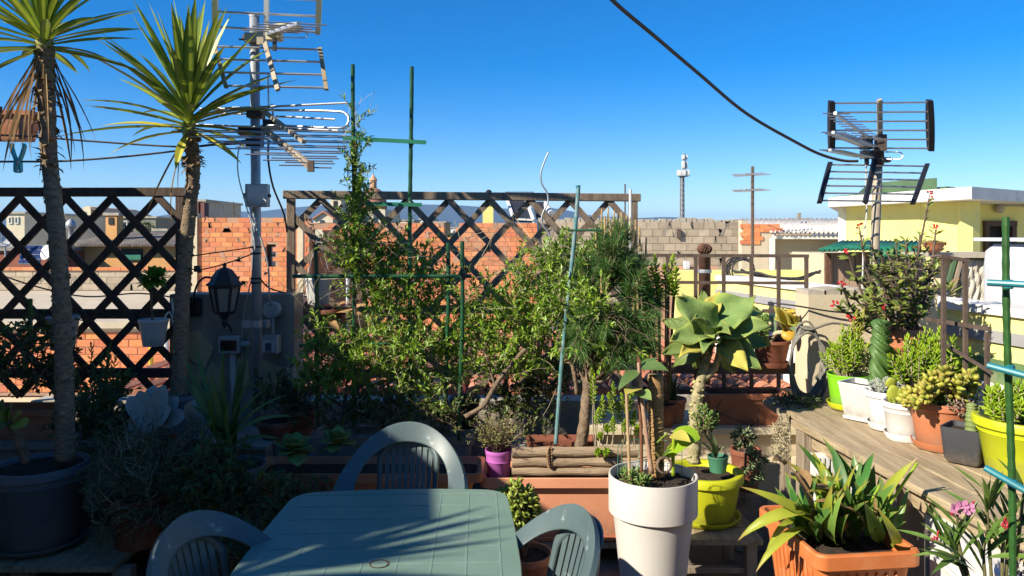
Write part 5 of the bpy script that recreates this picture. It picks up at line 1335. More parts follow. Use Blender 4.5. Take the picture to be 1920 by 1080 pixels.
# green frame of stakes
fr = thing("plant_support", "tall green stake frame with cross bars carrying the jasmine", "plant support", P(770, 800, 4.3))
SD = 4.3
def st(p, q, r, m, par):
    b = MB(); n = 22; pts = []; rr = []
    for i in range(n * 2 + 1):
        t = i / (2 * n); pts.append(p.lerp(q, t) + V(.004 * math.sin(t * 7 + p.x * 9), .003 * math.sin(t * 5), 0)); rr.append(r * (1.1 if i % 2 else .97))
    b.tube(pts, rr, 10); return b.build("stake", m, par)
for px0, y0, px1, y1 in ((663, 121, 664, 800), (771, 125, 768, 800), (592, 458, 596, 800), (841, 455, 836, 800)):
    st(P(px1, y1, SD), P(px0, y0, SD), .0115, M_stake, fr)
st(P(862, 826, 4.2), P(868, 452, 4.2), .0115, M_stake, fr)
for p, q, D2 in (((643, 259), (799, 267), 4.27), ((686, 382), (791, 384), 4.27)):
    b = MB(); b.bar(P(*p, D2), P(*q, D2), .01, .022); b.build("cross_bar", MATS["green_tarpaulin"], fr)
for p, q, D2 in (((549, 518), (884, 518), 4.25), ((562, 648), (760, 644), 4.28)):
    b = MB(); b.tube([P(*p, D2), P(*q, D2)], .011, 8); b.build("cross_bar", M_stake, fr)
for p in ((663, 261), (771, 266), (770, 384), (770, 518), (841, 518), (868, 518), (594, 518), (663, 518)):
    b = MB(); b.lathe([(.0125, -.02), (.016, -.012), (.016, .012), (.0125, .02)], P(*p, SD if p[0] != 868 else 4.2), 8); b.build("tie", M_blackpl, fr)
bs = thing("plant_support", "blue green stake with a short cross bar leaning in the pine bush", "plant support", P(1040, 830, 4.05))
st(P(1041, 832, 4.05), P(1084, 352, 4.1), .011, M_bluest, bs)
b = MB(); b.tube([P(1066, 432, 4.09), P(1130, 432, 4.05)], .007, 6); b.build("cross_bar", M_stake, bs)
b = MB(); b.lathe([(.0115, -.008), (.013, -.006), (.013, .01), (.001, .011)], P(1084, 351, 4.1), 8); b.build("end_cap", M_teal, bs)
# foreground stake with teal bars
tf = thing("plant_support", "thick green foreground stake tied with teal bars by the oleander", "plant support", P(1893, 1080, 1.95))
st(P(1902, 1180, 1.93), P(1885, 407, 1.95), .0085, mat("algae_green_stake", (.03, .11, .02), (.02, .07, .015), 30, .5), tf)
for p, q in (((1852, 530, 1.93), (2010, 538, 1.8)), ((1852, 685, 1.93), (2000, 725, 1.8)), ((1847, 877, 1.93), (1990, 958, 1.8))):
    b = MB(); b.tube([P(*p), P(*q)], .0088, 10); b.build("cross_bar", M_teal, tf)
for y in (533, 692, 906):
    b = MB(); b.lathe([(.009, -.012), (.0115, -.01), (.0115, .01), (.009, .012)], P(1888 + (y - 400) * .02, y, 1.94), 8); b.build("tie", M_teal, tf)
# hose coil on the pillar
D = 4.22
hc = MB()
cx = P(1512, 672, D)
for k in range(7):
    rx, rz = S(18 + k * 1.4, D) + .02, S(66 + U(-7, 7), D)
    pts = [cx + V(math.cos(a) * rx + U(-.004, .004), -.02 - .006 * k + .04 * math.sin(a * .5) + U(-.006, .006), math.sin(a) * rz - .01 * k) for a in [2 * math.pi * j / 28 for j in range(29)]]
    hc.tube(pts, .0062, 6)
hc.tube(smoothpts([P(1500, 612, D), P(1520, 618, D - .03), P(1560, 606, 4.2), P(1600, 612, 4.2)]), .0065, 6)
solid("garden_hose", M_hose, "grey coiled hose hanging at the corner of the beige wall stub", "hose", hc, smooth=True)
cable("black wire crossing the top of the beige wall stub", [P(1440, 567, 4.4), P(1490, 573, 4.3), P(1560, 584, 4.26), P(1640, 590, 4.26)], .005, M_rubber)
# ---------------------------------------------------------------- pots and plants
def add_pot(root, c, rt, rb, h, m, rim=.03, lip=.012, saucer=None, soil=True, n=36, sx=1.0, band=None, name="pot", soil_drop=.025):
    c = Vector(c); b = MB(); k = rb + (rt - rb) * (1 - rim / h)
    rr = rt
    pr = [(rb * .97, .0), (rb, .006), (k, h - rim - .002), (rr - .001, h - rim), (rr + lip * .35, h - rim + .004), (rr + lip * .35, h - .004), (rr + lip * .2, h), (rr - lip * .6, h), (rr - lip, h - .006), (k - lip, h - soil_drop - .01)]
    if band: pr = pr[:2] + [(rb + (rt - rb) * band * .93, h * band), (rb + (rt - rb) * band * .93 + .004, h * band + .003), (rb + (rt - rb) * band * .98 + .004, h * (band + .03)), (rb + (rt - rb) * band, h * (band + .035))] + pr[2:]
    b.lathe(pr, c, n, capa=True, sx=sx)
    p = b.build(name, m, root, auto=50)
    if soil:
        b = MB(); r = k - lip * .7; rings = [(r, h - soil_drop), (r * .66, h - soil_drop + .004), (r * .3, h - soil_drop + .007), (.001, h - soil_drop + .005)]
        b.lathe(rings, c, 20, sx=sx)
        for i in range(26): 
            a, q = U(0, 6.28), r * math.sqrt(U(0, .85)); b.blob(c + V(math.cos(a) * q * sx, math.sin(a) * q, h - soil_drop + .003), U(.004, .011), n=5, m=3, jit=.25)
        b.build("soil", M_soil, p, smooth=False)
    if saucer:
        b = MB(); b.lathe([(rb * 1.08, -.012), (rb * 1.22, .012), (rb * 1.24, .02), (rb * 1.2, .02), (rb * 1.1, -.004), (.001, -.004)], c, n, capa=True, sx=sx); b.build("saucer", saucer, root, auto=50)
    return p
def rim_pt(c, h, drop=.025): return Vector(c) + V(0, 0, h - drop)

def chord_leaf(name, root, base, tip, W_, m, pf='lance', droop=.6, fold=.25, seg=7, up=None, wave=0.0, th=0.0):
    base, tip = Vector(base), Vector(tip); ch = tip - base; L = ch.length
    up = Vector(up) if up is not None else V(-.2, -.45, .85)
    d, sd, n = frame(ch, up)
    k = (droop / 2) / math.sin(droop / 2) if abs(droop) > .01 else 1
    d0 = Matrix.Rotation(droop / 2, 3, sd) @ d; n0 = Matrix.Rotation(droop / 2, 3, sd) @ n
    q = MB(); q.leaf(base, d0, n0, L * k, W_, pf, droop, fold, seg, 0, wave)
    o = q.build(name, m, root, smooth=True)
    if th: thick(o, th)
    return o

def shoot_leaves(b, p0, p1, n, L, W_, el=.6, fat=False, bend=None, grow=1.0, T=None):
    """small leaves set spirally round a shoot from p0 to p1"""
    p0, p1 = Vector(p0), Vector(p1); d, s_, u = frame(p1 - p0)
    for i in range(n):
        t = (i + U(0, .8)) / n; a = i * 2.4 + U(-.3, .3)
        o = s_ * math.cos(a) + u * math.sin(a)
        e = el + (1.45 - el) * t ** 3
        dr = (o * math.cos(e) + d * math.sin(e)).normalized(); k = L * U(.8, 1.15) * (1 - .35 * t ** 4) * (.75 + .25 * min(1, t * 4))
        if fat: b.fat(p0.lerp(p1, t), dr, d, k, W_ * U(.85, 1.1), T or W_ * .6, 'round', -.2, 3, 5)
        else: b.sleaf(p0.lerp(p1, t), dr, d, k, W_)

def sedum(root, c, rx, ry, h, n, leaf=.02, W_=.006, m=None, per=26, base_r=.5, hv=.35, stem=M_twig, fatl=False, lean=(0, 0), bare=.35):
    m = m or M_sed; f = MB(); s_ = MB(); c = Vector(c)
    for i in range(n):
        a = U(0, 6.283); q = math.sqrt(U(0, 1)); ex, ey = math.cos(a) * q, math.sin(a) * q
        hh = h * U(1 - hv, 1.0) * (1 - .45 * q * q)
        p0 = c + V(ex * rx * base_r, ey * ry * base_r, 0); p1 = c + V(ex * rx * U(.8, 1.35) + lean[0], ey * ry * U(.8, 1.3) + lean[1], hh)
        mid = p0.lerp(p1, .5) + V(ex * rx * .12, ey * ry * .12, -.0)
        s_.tube([p0, mid, p1], [.004, .0032, .002], 4)
        st = bare * U(.5, 1.2)
        q0 = p0.lerp(p1, min(.8, st)) if st < .5 else mid.lerp(p1, min(.7, (st - .5) * 2))
        shoot_leaves(f, q0, p1 + (p1 - mid).normalized() * leaf * .3, max(10, int(per * .72)), leaf * 1.35, W_ * 1.15, .35, True, T=W_ * .8)
    s_.build("stem", stem, root, kind="stuff"); f.build("foliage", m, root, kind="stuff")

def bush(root, blobs, leafm, twigm, leaf=.04, W_=.014, per=20, tl=.28, tw=.0022, up=.35, gravity=.0, clump=True):
    f = MB(); s_ = MB()
    for px, py, rx, ry, D, rd, n in blobs:
        for i in range(n):
            while True:
                e = V(U(-1, 1), U(-1, 1), U(-1, 1))
                if e.length < 1: break
            p = P(px + e.x * rx, py - e.z * ry, D) + V(0, e.y * rd, 0)
            d = (V(e.x, e.y * .8, e.z + up) * .8 + rdir() * .7).normalized()
            L = tl * U(.5, 1.2); p0 = p - d * L * .5
            cur = p0; pts = [cur.copy()]; dd = d.copy(); k = 5
            for j in range(k):
                dd = (dd + rdir() * .28 + V(0, 0, -gravity)).normalized(); cur = cur + dd * L / k; pts.append(cur.copy())
            s_.tube(pts, [tw * (1.2 - .16 * j) for j in range(k + 1)], 3, caps=False)
            nl = int(per * U(.6, 1.25))
            for j in range(nl):
                t = (j + U(0, .9)) / nl; t = t ** .75 if clump else t
                x = t * k; a = min(int(x), k - 1); q = pts[a].lerp(pts[a + 1], x - a); ax = (pts[a + 1] - pts[a]).normalized()
                o = rdir(); o = (o - ax * o.dot(ax)); 
                if o.length < .1: continue
                dr = (o.normalized() * .8 + ax * U(.3, 1.1) + V(0, 0, .2)).normalized()
                f.sleaf(q, dr, V(U(-.5, .3), U(-.6, .2), 1), leaf * U(.6, 1.2), W_ * U(.75, 1.2))
    s_.build("twig", twigm, root, kind="stuff"); f.build("foliage", leafm, root, kind="stuff")

# ---- yuccas
def leafset(name, m, Ls, pf, Wd, droops, fold, seg=7):
    out = []
    for L, dr in zip(Ls, droops):
        q = MB(); q.leaf((0, 0, 0), (1, 0, 0), (0, 0, 1), L, Wd, pf, dr, fold, seg); out.append(q.mesh(name, m, smooth=False))
    return out
Y_SET = leafset("yucca_leaf_shape", M_yleaf, (.62, .66, .60, .56), 'yucca', .058, (.06, .28, .16, .5), .42)
Y_DEAD = leafset("dead_leaf_shape", M_yleaf_d, (.50, .55, .44), 'yucca', .015, (.25, .5, .15), .8)
def place_leaf(name, me, root, at, d, roll=0.0, s=1.0, up=None):
    d, sd, n = frame(d, up if up is not None else (0, 0, 1))
    Mx = Matrix((d, -sd, n)).transposed() @ Matrix.Rotation(roll, 3, 'X')
    o = link(name, me, root); o.matrix_local = Matrix.Translation(Vector(at) - wloc(root)) @ Mx.to_4x4() @ Matrix.Diagonal((s, s, s, 1))
    return o
def yucca(label, trunk, rads, axis, n, scale, spread=(-.25, 1.45), dead=0, group="yuccas in pots on the terrace", seed=1, ragged=(0, 1), yellow=()):
    r2 = random.Random(seed)
    t = thing("yucca", label, "yucca", trunk[0], group)
    pts = smoothpts(trunk, 8); n_ = len(pts); rr = []
    for i in range(n_):
        x = i / (n_ - 1) * (len(rads) - 1); a = min(int(x), len(rads) - 2); rr.append((rads[a] + (rads[a + 1] - rads[a]) * (x - a)) * (1 + .05 * math.sin(i * 2.3) + r2.uniform(-.03, .03)))
    b = MB(); b.tube(pts, rr, 14); b.build("trunk", M_ytrunk, t, smooth=True)
    # old leaf bases as scales round the trunk
    b = MB(); zt = pts[-1].z; 
    for i in range(330):
        x = r2.uniform(0.02, .99) * (n_ - 1); a = int(x); p = pts[a].lerp(pts[a + 1], x - a); rad = rr[a]; tt = x / (n_ - 1)
        an = r2.uniform(0, 6.283); o = V(math.cos(an), math.sin(an), 0)
        stick = tt > ragged[0] and tt < ragged[1]
        if not stick and r2.random() < .35: continue
        L = r2.uniform(.025, .06) if stick else r2.uniform(.012, .022)
        b.leaf(p + o * rad * .93, o * (.9 if stick else .35) + V(0, 0, r2.uniform(-.9, .5) if stick else -.8), (0, 0, 1), L, r2.uniform(.02, .035), 'strap', .4, .3, 2)
    b.build("leaf_scale", mat("old_leaf_base", (.30, .21, .12), (.16, .105, .06), 20, .9, var=.35), t, kind="stuff")
    c = pts[-1] - V(0, 0, .03); ax, s_, u = frame(axis)
    b = MB(); b.tube([c, c + ax * .06, c + ax * .14, c + ax * .2], [rads[-1] * .98, rads[-1] * .9, rads[-1] * .6, .01], 10); b.build("heart", mat("yucca_heart", (.36, .33, .1), (.24, .2, .08), 20, .7), t, smooth=True)
    for i in range(n):
        f = (i + .5) / n; el = spread[0] + (spread[1] - spread[0]) * f ** .85; az = i * 2.39996 + r2.uniform(-.15, .15); el += r2.uniform(-.1, .1)
        d = (s_ * math.cos(az) + u * math.sin(az)) * math.cos(el) + ax * math.sin(el)
        k = 1 if el > .5 else r2.choice((1, 2, 2, 3)); 
        k = 0 if el > .9 else k
        place_leaf("leaf", Y_SET[k], t, c + ax * (.02 + .12 * f) + d * .02, d, r2.uniform(-.25, .25), scale * r2.uniform(.86, 1.08) * (.94 if f > .9 else 1), up=ax)
    for d, L in yellow:
        q = MB(); q.leaf(c + Vector(d).normalized() * .02, d, (0, -.4, 1), L, .05, 'yucca', .5, .4, 6); q.build("leaf", mat("yellow_yucca_leaf", (.55, .5, .05), (.45, .42, .05), 9, .5, trans=.25), t)
    for i in range(dead):
        az = r2.uniform(0, 6.283); d = V(math.cos(az) * r2.uniform(.2, .7), math.sin(az) * .5, r2.uniform(-1.6, -.7))
        place_leaf("dead_leaf", Y_DEAD[i % 3], t, c - V(0, 0, r2.uniform(-.02, .1)) + V(math.cos(az), math.sin(az), 0) * .03, d, r2.uniform(-.6, .6), r2.uniform(.75, 1.15))
    return t
yucca("taller yucca with a skirt of dead leaves in the large grey pot", [P(122, 862, 3.6), P(121, 740, 3.6), P(117, 600, 3.6), P(107, 440, 3.6), P(92, 290, 3.62), P(86, 170, 3.62), P(84, 90, 3.62)], [.046, .041, .040, .038, .036, .040, .044], (-.02, -.05, 1), 62, .80, (-.25, 1.5), 28, seed=4, ragged=(.62, .86))
yucca("leaning yucca with a wide green crown before the dark wall", [P(333, 765, 4.3), P(337, 690, 4.3), P(342, 560, 4.3), P(350, 450, 4.3), P(361, 340, 4.3), P(361, 290, 4.3), P(354, 238, 4.3)], [.046, .043, .041, .039, .037, .039, .035], (.06, -.12, 1), 58, .98, (-.10, 1.5), 3, seed=9, ragged=(.72, .97), yellow=((V(-.9, -.1, .22), .5), (V(-.8, -.3, -.12), .42), (V(.05, -.7, -.55), .3), (V(.7, -.4, -.22), .44)))
y3 = yucca("yucca beside the house wall whose leaves shade the table", [V(-3.04, .62, .3), V(-3.07, .64, 1.2), V(-3.07, .70, 2.36)], [.06, .05, .045], (.05, .1, 1), 40, .80, (-.2, 1.5), 6, seed=12)
add_pot(y3, (-3.0, .62, .003), .2, .15, .33, M_greypot)
yp = thing("yucca_pot", "large grey pot holding the taller yucca and a small yellow leaved succulent", "pot", (X(75, 3.6), 3.6, .22))
add_pot(yp, (X(76, 3.6), 3.6, .225), .205, .165, .375, M_greypot, rim=.045, lip=.014, saucer=M_greypot, band=.78)
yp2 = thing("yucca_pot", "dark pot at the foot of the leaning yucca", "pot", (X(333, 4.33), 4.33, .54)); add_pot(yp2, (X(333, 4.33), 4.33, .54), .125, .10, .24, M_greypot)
lw = MB(); lw.bbox(-4.5, -1.36, 4.12, 4.55, .003, .52); lw.bbox(-4.5, -1.34, 4.09, 4.57, .521, .538)
solid("ledge", M_conc_d, "low concrete ledge under the dark lattice and yucca", "ledge", lw)
bn = thing("low_bench", "low wooden bench under the large grey yucca pot", "bench", (X(140, 3.5), 3.5, 0))
for k in range(3): b = MB(); b.bbox(X(-40, 3.6), X(262, 3.6), 3.36 + .16 * k, 3.51 + .16 * k, .18, .205); b.build("plank", M_plank, bn)
for px in (0, 65, 250):
    for y in (3.42, 3.76): b = MB(); b.bbox(X(px, 3.5) - .04, X(px, 3.5) + .04, y - .03, y + .03, .003, .179); b.build("leg", M_post, bn)

# ---- plants in the shade on the left
s1 = thing("yellow_leaf_succulent", "thick stemmed succulent with yellow leaves in the yucca pot", "succulent", P(50, 862, 3.5))
b = MB(); b.tube(smoothpts([P(50, 866, 3.5), P(38, 835, 3.48), P(26, 810, 3.46), P(18, 790, 3.45)]), [.022] * 6 + [.018] * 7, 8); b.build("stem", M_bark, s1, smooth=True)
for tx, ty, w in ((42, 775, 40), (6, 770, 36), (-18, 790, 40), (26, 758, 36), (50, 800, 38), (-8, 812, 40), (8, 748, 34)): chord_leaf("leaf", s1, P(18, 796, 3.45), P(tx, ty, 3.4 + U(-.06, .06)), S(w, 3.45) * .8, M_kalro if tx < 20 else mat("mustard_leaf", (.4, .36, .05), rough=.5, trans=.2), 'spoon', .5, .2)
tp = thing("planter", "terracotta trough of dark jade plants below the dark lattice", "planter", (X(40, 4.3), 4.3, .54))
b = MB(); c = V(X(40, 4.3), 4.3, .541); b.squares([(.25, .085, 0), (.275, .1, .14), (.29, .112, .142), (.29, .112, .17), (.275, .1, .17), (.265, .09, .135)], c, 0, 4, .2, capa=True, capb=True); b.build("trough", M_terra, tp)
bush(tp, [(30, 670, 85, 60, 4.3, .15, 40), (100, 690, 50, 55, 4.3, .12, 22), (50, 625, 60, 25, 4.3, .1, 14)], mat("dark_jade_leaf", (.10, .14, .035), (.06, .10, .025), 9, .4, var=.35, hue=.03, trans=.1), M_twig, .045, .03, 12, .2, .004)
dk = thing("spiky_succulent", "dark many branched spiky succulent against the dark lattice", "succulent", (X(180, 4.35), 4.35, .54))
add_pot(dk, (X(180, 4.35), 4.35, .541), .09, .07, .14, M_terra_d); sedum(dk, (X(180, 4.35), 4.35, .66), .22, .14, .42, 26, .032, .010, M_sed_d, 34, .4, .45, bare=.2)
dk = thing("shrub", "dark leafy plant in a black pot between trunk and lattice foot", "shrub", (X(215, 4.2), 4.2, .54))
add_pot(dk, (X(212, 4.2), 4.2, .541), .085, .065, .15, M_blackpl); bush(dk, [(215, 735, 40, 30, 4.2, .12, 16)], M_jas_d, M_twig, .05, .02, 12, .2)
ca = thing("thin_cactus", "thin dark column cactus standing before the lattice beside the trunk", "cactus", P(57, 620, 4.45))
b = MB(); b.tube([P(56, 650, 4.45), P(57, 560, 4.45)], [.016, .012], 7); c = P(57, 0, 4.45)
for i in range(50): p = P(57 + U(-5, 5), U(560, 650), 4.45); b.tube([p, p + V(U(-.03, .03), -.02, .01)], .0012, 3)
b.build("stem", M_cactus, ca)
# hanging pots on the dark lattice
hg = thing("hanging_pot", "white hanging pot with a green rosette on a bare stem before the dark lattice", "potted plant", P(288, 648, 4.5))
add_pot(hg, P(288, 648, 4.5), S(26, 4.5), S(19, 4.5), S(50, 4.5), M_white2, rim=.02, lip=.006); c = P(286, 600, 4.5)
b = MB(); b.tube(smoothpts([c, P(284, 575, 4.5), P(283, 545, 4.48)]), .008, 7); b.build("stem", M_bark, hg)
for cx_, cy_, n_, s_ in ((288, 525, 60, 1.0), (272, 532, 20, .7), (303, 518, 20, .7)):
    b = MB(); c = P(cx_, cy_, 4.47)
    for i in range(n_):
        e = 1.5 - 2.2 * (i / n_); a = i * 2.4; d = V(math.cos(a) * math.cos(e), math.sin(a) * math.cos(e), math.sin(e)); b.leaf(c, d, (0, 0, 1) if abs(d.z) < .9 else (0, 1, 0), .088 * s_ * U(.8, 1.1), .044 * s_, 'spoon', .3, .25, 3)
    b.build("rosette", M_aeon, hg, kind="stuff")
b = MB(); b.tube(smoothpts([P(306, 600, 4.5), P(318, 585, 4.52), P(327, 610, 4.55), P(322, 560, 4.6)]), .006, 6); b.build("hook", M_cable_w, hg)
hg = thing("hanging_pot", "grey hanging pot half hidden by the taller yucca trunk", "potted plant", P(118, 655, 4.5))
add_pot(hg, P(118, 655, 4.5), S(28, 4.5), S(20, 4.5), S(62, 4.5), M_greybox, rim=.02, lip=.006)
for tx, ty in ((140, 575), (152, 590), (135, 560), (105, 570), (128, 568), (160, 605)): chord_leaf("leaf", hg, P(122, 597, 4.5), P(tx, ty, 4.45), .02, M_aloe, 'lance', .5, .5)
# silver paddle plant, strap plant, rosemary mass
sv = thing("silver_paddle_plant", "pale silver paddle leaved plant glowing in the shade by the leaning yucca", "succulent", (X(305, 3.95), 3.95, .54))
for bx, by, tx, ty, w in ((288, 790, 262, 732, 40), (290, 790, 290, 722, 44), (296, 788, 312, 722, 42), (292, 792, 252, 768, 40), (300, 792, 336, 745, 40), (300, 795, 350, 775, 34), (285, 795, 300, 758, 48), (366, 800, 358, 752, 32), (368, 800, 372, 745, 34), (366, 802, 385, 768, 30), (370, 812, 400, 790, 34), (290, 792, 322, 765, 40), (280, 792, 240, 745, 34)):
    chord_leaf("leaf", sv, P(bx, by, 3.92), P(tx, ty, 3.88 + U(-.08, .05)), S(w, 3.9), M_silver, 'round', .35, .12, up=V(-.1, -.9, .4))
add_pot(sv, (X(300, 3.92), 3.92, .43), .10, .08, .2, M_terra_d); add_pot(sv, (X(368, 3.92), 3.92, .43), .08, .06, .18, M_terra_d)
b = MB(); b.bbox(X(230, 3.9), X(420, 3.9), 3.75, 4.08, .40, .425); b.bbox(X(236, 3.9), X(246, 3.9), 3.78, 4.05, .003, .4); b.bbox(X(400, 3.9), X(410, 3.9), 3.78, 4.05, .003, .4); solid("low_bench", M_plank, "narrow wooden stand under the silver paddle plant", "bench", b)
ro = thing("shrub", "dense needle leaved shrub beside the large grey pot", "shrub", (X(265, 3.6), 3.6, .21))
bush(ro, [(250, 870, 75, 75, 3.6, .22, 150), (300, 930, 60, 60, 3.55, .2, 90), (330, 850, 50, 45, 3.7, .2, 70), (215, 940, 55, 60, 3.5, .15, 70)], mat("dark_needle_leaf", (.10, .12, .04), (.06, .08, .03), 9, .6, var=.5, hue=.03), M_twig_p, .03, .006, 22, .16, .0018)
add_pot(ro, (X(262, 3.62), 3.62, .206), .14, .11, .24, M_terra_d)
sp_ = thing("strap_leaf_plant", "strap leaved plant with long arching leaves in front of the dark wall", "plant", (X(430, 3.75), 3.75, .30))
b0 = P(428, 850, 3.75)
for tx, ty, dd, w, dr in ((345, 670, .1, 20, .5), (360, 720, .0, 20, .9), (370, 655, .15, 18, .4), (395, 690, .0, 18, .3), (420, 650, .05, 18, .3), (455, 672, .1, 20, .3), (470, 640, .2, 16, .3), (500, 735, .0, 18, .9), (560, 790, -.05, 20, 1.5), (545, 745, .05, 16, 1.1), (350, 760, -.1, 16, 1.0), (480, 700, .0, 18, .5), (340, 700, .1, 16, .7), (440, 740, -.2, 22, .6), (400, 740, -.2, 22, .8), (530, 830, .0, 16, 1.3), (375, 800, -.1, 26, 1.5)):
    chord_leaf("leaf", sp_, b0 + V(U(-.03, .03), U(-.03, .03), 0), P(tx, ty, 3.75 + dd), S(w, 3.75) * .62, M_straps, 'strap', dr, .35, 9)
for bx, tx, ty, w in ((405, 398, 958, 30), (420, 422, 940, 28), (436, 452, 968, 24), (412, 410, 930, 30)):
    chord_leaf("leaf", sp_, P(bx, 845, 3.68), P(tx, ty, 3.62), S(w, 3.65), M_kalro, 'spoon', -.25, .15, 6, up=V(-.2, -1, .2))
add_pot(sp_, (X(445, 3.78), 3.78, .30), .14, .11, .24, M_greypot); b = MB(); b.bbox(X(385, 3.8), X(505, 3.8), 3.62, 3.94, .003, .295); b.build("plinth", M_conc_d, sp_)
# left trough with paddle rosettes
tl = thing("planter", "dull terracotta trough with paddle leaved rosettes behind the far chair", "planter", (X(690, 3.85), 3.85, .2))
c = V(X(694, 3.86), 3.86, .22)
b = MB(); b.squares([(.50, .11, 0), (.54, .125, .24), (.585, .15, .245), (.59, .155, .29), (.575, .145, .292), (.55, .13, .25)], c, 0, 5, .25, capa=True); tq = b.build("trough", M_terra, tl, auto=40)
b = MB(); b.squares([(.55, .13, .255), (.2, .05, .27)], c, 0, 5, .25, capb=True); b.build("soil", M_soil, tq)
b = MB(); b.bbox(c.x - .5, c.x - .42, 3.78, 3.94, .003, .219); b.bbox(c.x + .42, c.x + .5, 3.78, 3.94, .003, .219); b.build("foot", M_conc_d, tl)
def rosette(root, px, py, D, n, L, w, el0=1.35, el1=-.35):
    c = P(px, py, D)
    for i in range(n):
        f = i / (n - 1); e = el0 + (el1 - el0) * f; a = i * 2.4 + px; d = V(math.cos(a) * math.cos(e), math.sin(a) * math.cos(e), math.sin(e))
        q = MB(); q.leaf(c, d, (0, 0, 1) if abs(d.z) < .95 else (0, 1, 0), L * U(.85, 1.1) * (.7 + .3 * f), w * U(.9, 1.1), 'round', .3, .15, 5); thick(q.build("leaf", M_kalro, root, smooth=True), .004)
rosette(tl, 552, 845, 3.75, 15, .125, .085); rosette(tl, 634, 832, 3.8, 13, .12, .075)
bush(tl, [(600, 905, 45, 18, 3.66, .06, 10)], M_jas_d, M_twig, .03, .012, 10, .16, gravity=.3)
# clutter of dark creeping plants below the trough
cr = thing("ground_plant", "trailing succulent in a low bowl on the floor beside the left of the table", "plant", (X(520, 3.3), 3.3, .0))
add_pot(cr, (X(500, 3.35), 3.35, .003), .16, .12, .16, M_terra_d); bush(cr, [(490, 1000, 70, 35, 3.3, .15, 50), (420, 1020, 40, 30, 3.2, .15, 30), (560, 930, 40, 30, 3.5, .1, 22)], M_jas_d, M_twig, .035, .016, 14, .16)
# wild dark cactus pot by the lattice foot
wc2 = thing("wiry_plant", "grey wiry tangle in a dark terracotta pot at the lattice foot", "potted plant", (X(560, 4.35), 4.35, .5))
c = V(X(562, 4.35), 4.35, .54); add_pot(wc2, c, .095, .075, .15, M_terra_d)
b = MB()
for i in range(90):
    p = c + V(U(-.04, .04), U(-.04, .04), .13); d = V(U(-.5, .5), U(-.4, .4), 1).normalized(); L = U(.12, .3); pts = [p]
    for j in range(4): d = (d + rdir() * .35).normalized(); pts.append(pts[-1] + d * L / 4)
    b.tube(pts, .0016, 3, caps=False)
b.build("stem", mat("grey_wiry_stem", (.16, .15, .13), (.1, .09, .08), 20, .9), wc2, kind="stuff")
b = MB(); b.bbox(X(525, 4.35), X(600, 4.35), 4.25, 4.46, .003, .537); b.build("plinth", M_conc_d, wc2)

# ---- dark filling plants in the shade
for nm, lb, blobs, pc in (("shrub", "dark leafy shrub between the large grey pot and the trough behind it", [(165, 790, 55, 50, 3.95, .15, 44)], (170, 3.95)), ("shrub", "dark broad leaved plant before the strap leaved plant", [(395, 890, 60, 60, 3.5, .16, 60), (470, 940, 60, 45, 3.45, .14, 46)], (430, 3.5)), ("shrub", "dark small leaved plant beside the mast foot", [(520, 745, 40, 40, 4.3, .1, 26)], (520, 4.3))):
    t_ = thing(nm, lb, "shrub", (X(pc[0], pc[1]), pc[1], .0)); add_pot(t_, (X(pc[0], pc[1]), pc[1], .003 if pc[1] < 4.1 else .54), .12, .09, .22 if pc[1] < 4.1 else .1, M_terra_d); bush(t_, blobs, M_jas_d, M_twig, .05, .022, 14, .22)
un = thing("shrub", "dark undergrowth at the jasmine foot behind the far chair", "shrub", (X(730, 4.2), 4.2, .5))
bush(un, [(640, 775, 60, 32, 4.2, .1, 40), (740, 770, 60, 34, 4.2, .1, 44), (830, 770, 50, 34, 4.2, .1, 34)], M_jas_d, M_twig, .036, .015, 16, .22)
# ---- the jasmine
jz = thing("jasmine_bush", "sprawling light green jasmine trained on the green stakes before the brown lattice", "shrub", P(760, 800, 4.35))
jb_ = [(667, 240, 4, 46, 4.28, .02, 5), (668, 320, 9, 46, 4.28, .03, 15), (664, 400, 18, 50, 4.28, .06, 30), (672, 470, 44, 40, 4.3, .1, 44), (590, 660, 36, 60, 4.3, .12, 18), (760, 520, 60, 40, 4.4, .12, 24), (890, 640, 60, 60, 4.35, .15, 30), (980, 660, 60, 50, 4.3, .15, 30), (700, 520, 50, 45, 4.35, .14, 34), (745, 590, 80, 60, 4.38, .18, 66), (630, 650, 60, 40, 4.3, .15, 26), (700, 690, 85, 42, 4.3, .18, 58), (620, 710, 40, 32, 4.3, .12, 22), (810, 680, 60, 55, 4.35, .16, 34), (745, 470, 70, 36, 4.45, .12, 26), (825, 540, 46, 50, 4.45, .12, 16), (790, 740, 45, 25, 4.3, .12, 14), (905, 580, 45, 60, 4.35, .15, 26), (965, 600, 55, 55, 4.3, .16, 40), (1005, 540, 55, 60, 4.35, .16, 48), (1055, 490, 60, 36, 4.4, .14, 40), (1040, 610, 50, 50, 4.2, .16, 36), (925, 665, 60, 38, 4.3, .14, 26), (845, 640, 45, 60, 4.4, .12, 20), (760, 640, 60, 30, 4.2, .1, 24), (1110, 470, 40, 30, 4.5, .1, 16), (1115, 585, 40, 46, 3.98, .1, 22), (1070, 560, 40, 40, 4.1, .1, 20), (1150, 640, 40, 30, 3.95, .08, 12)]
bush(jz, [q_[:6] + (int(q_[6] * 1.35),) for q_ in jb_], M_jas, M_twig_p, .040, .0155, 22, .25, .0017, .45)
b = MB()
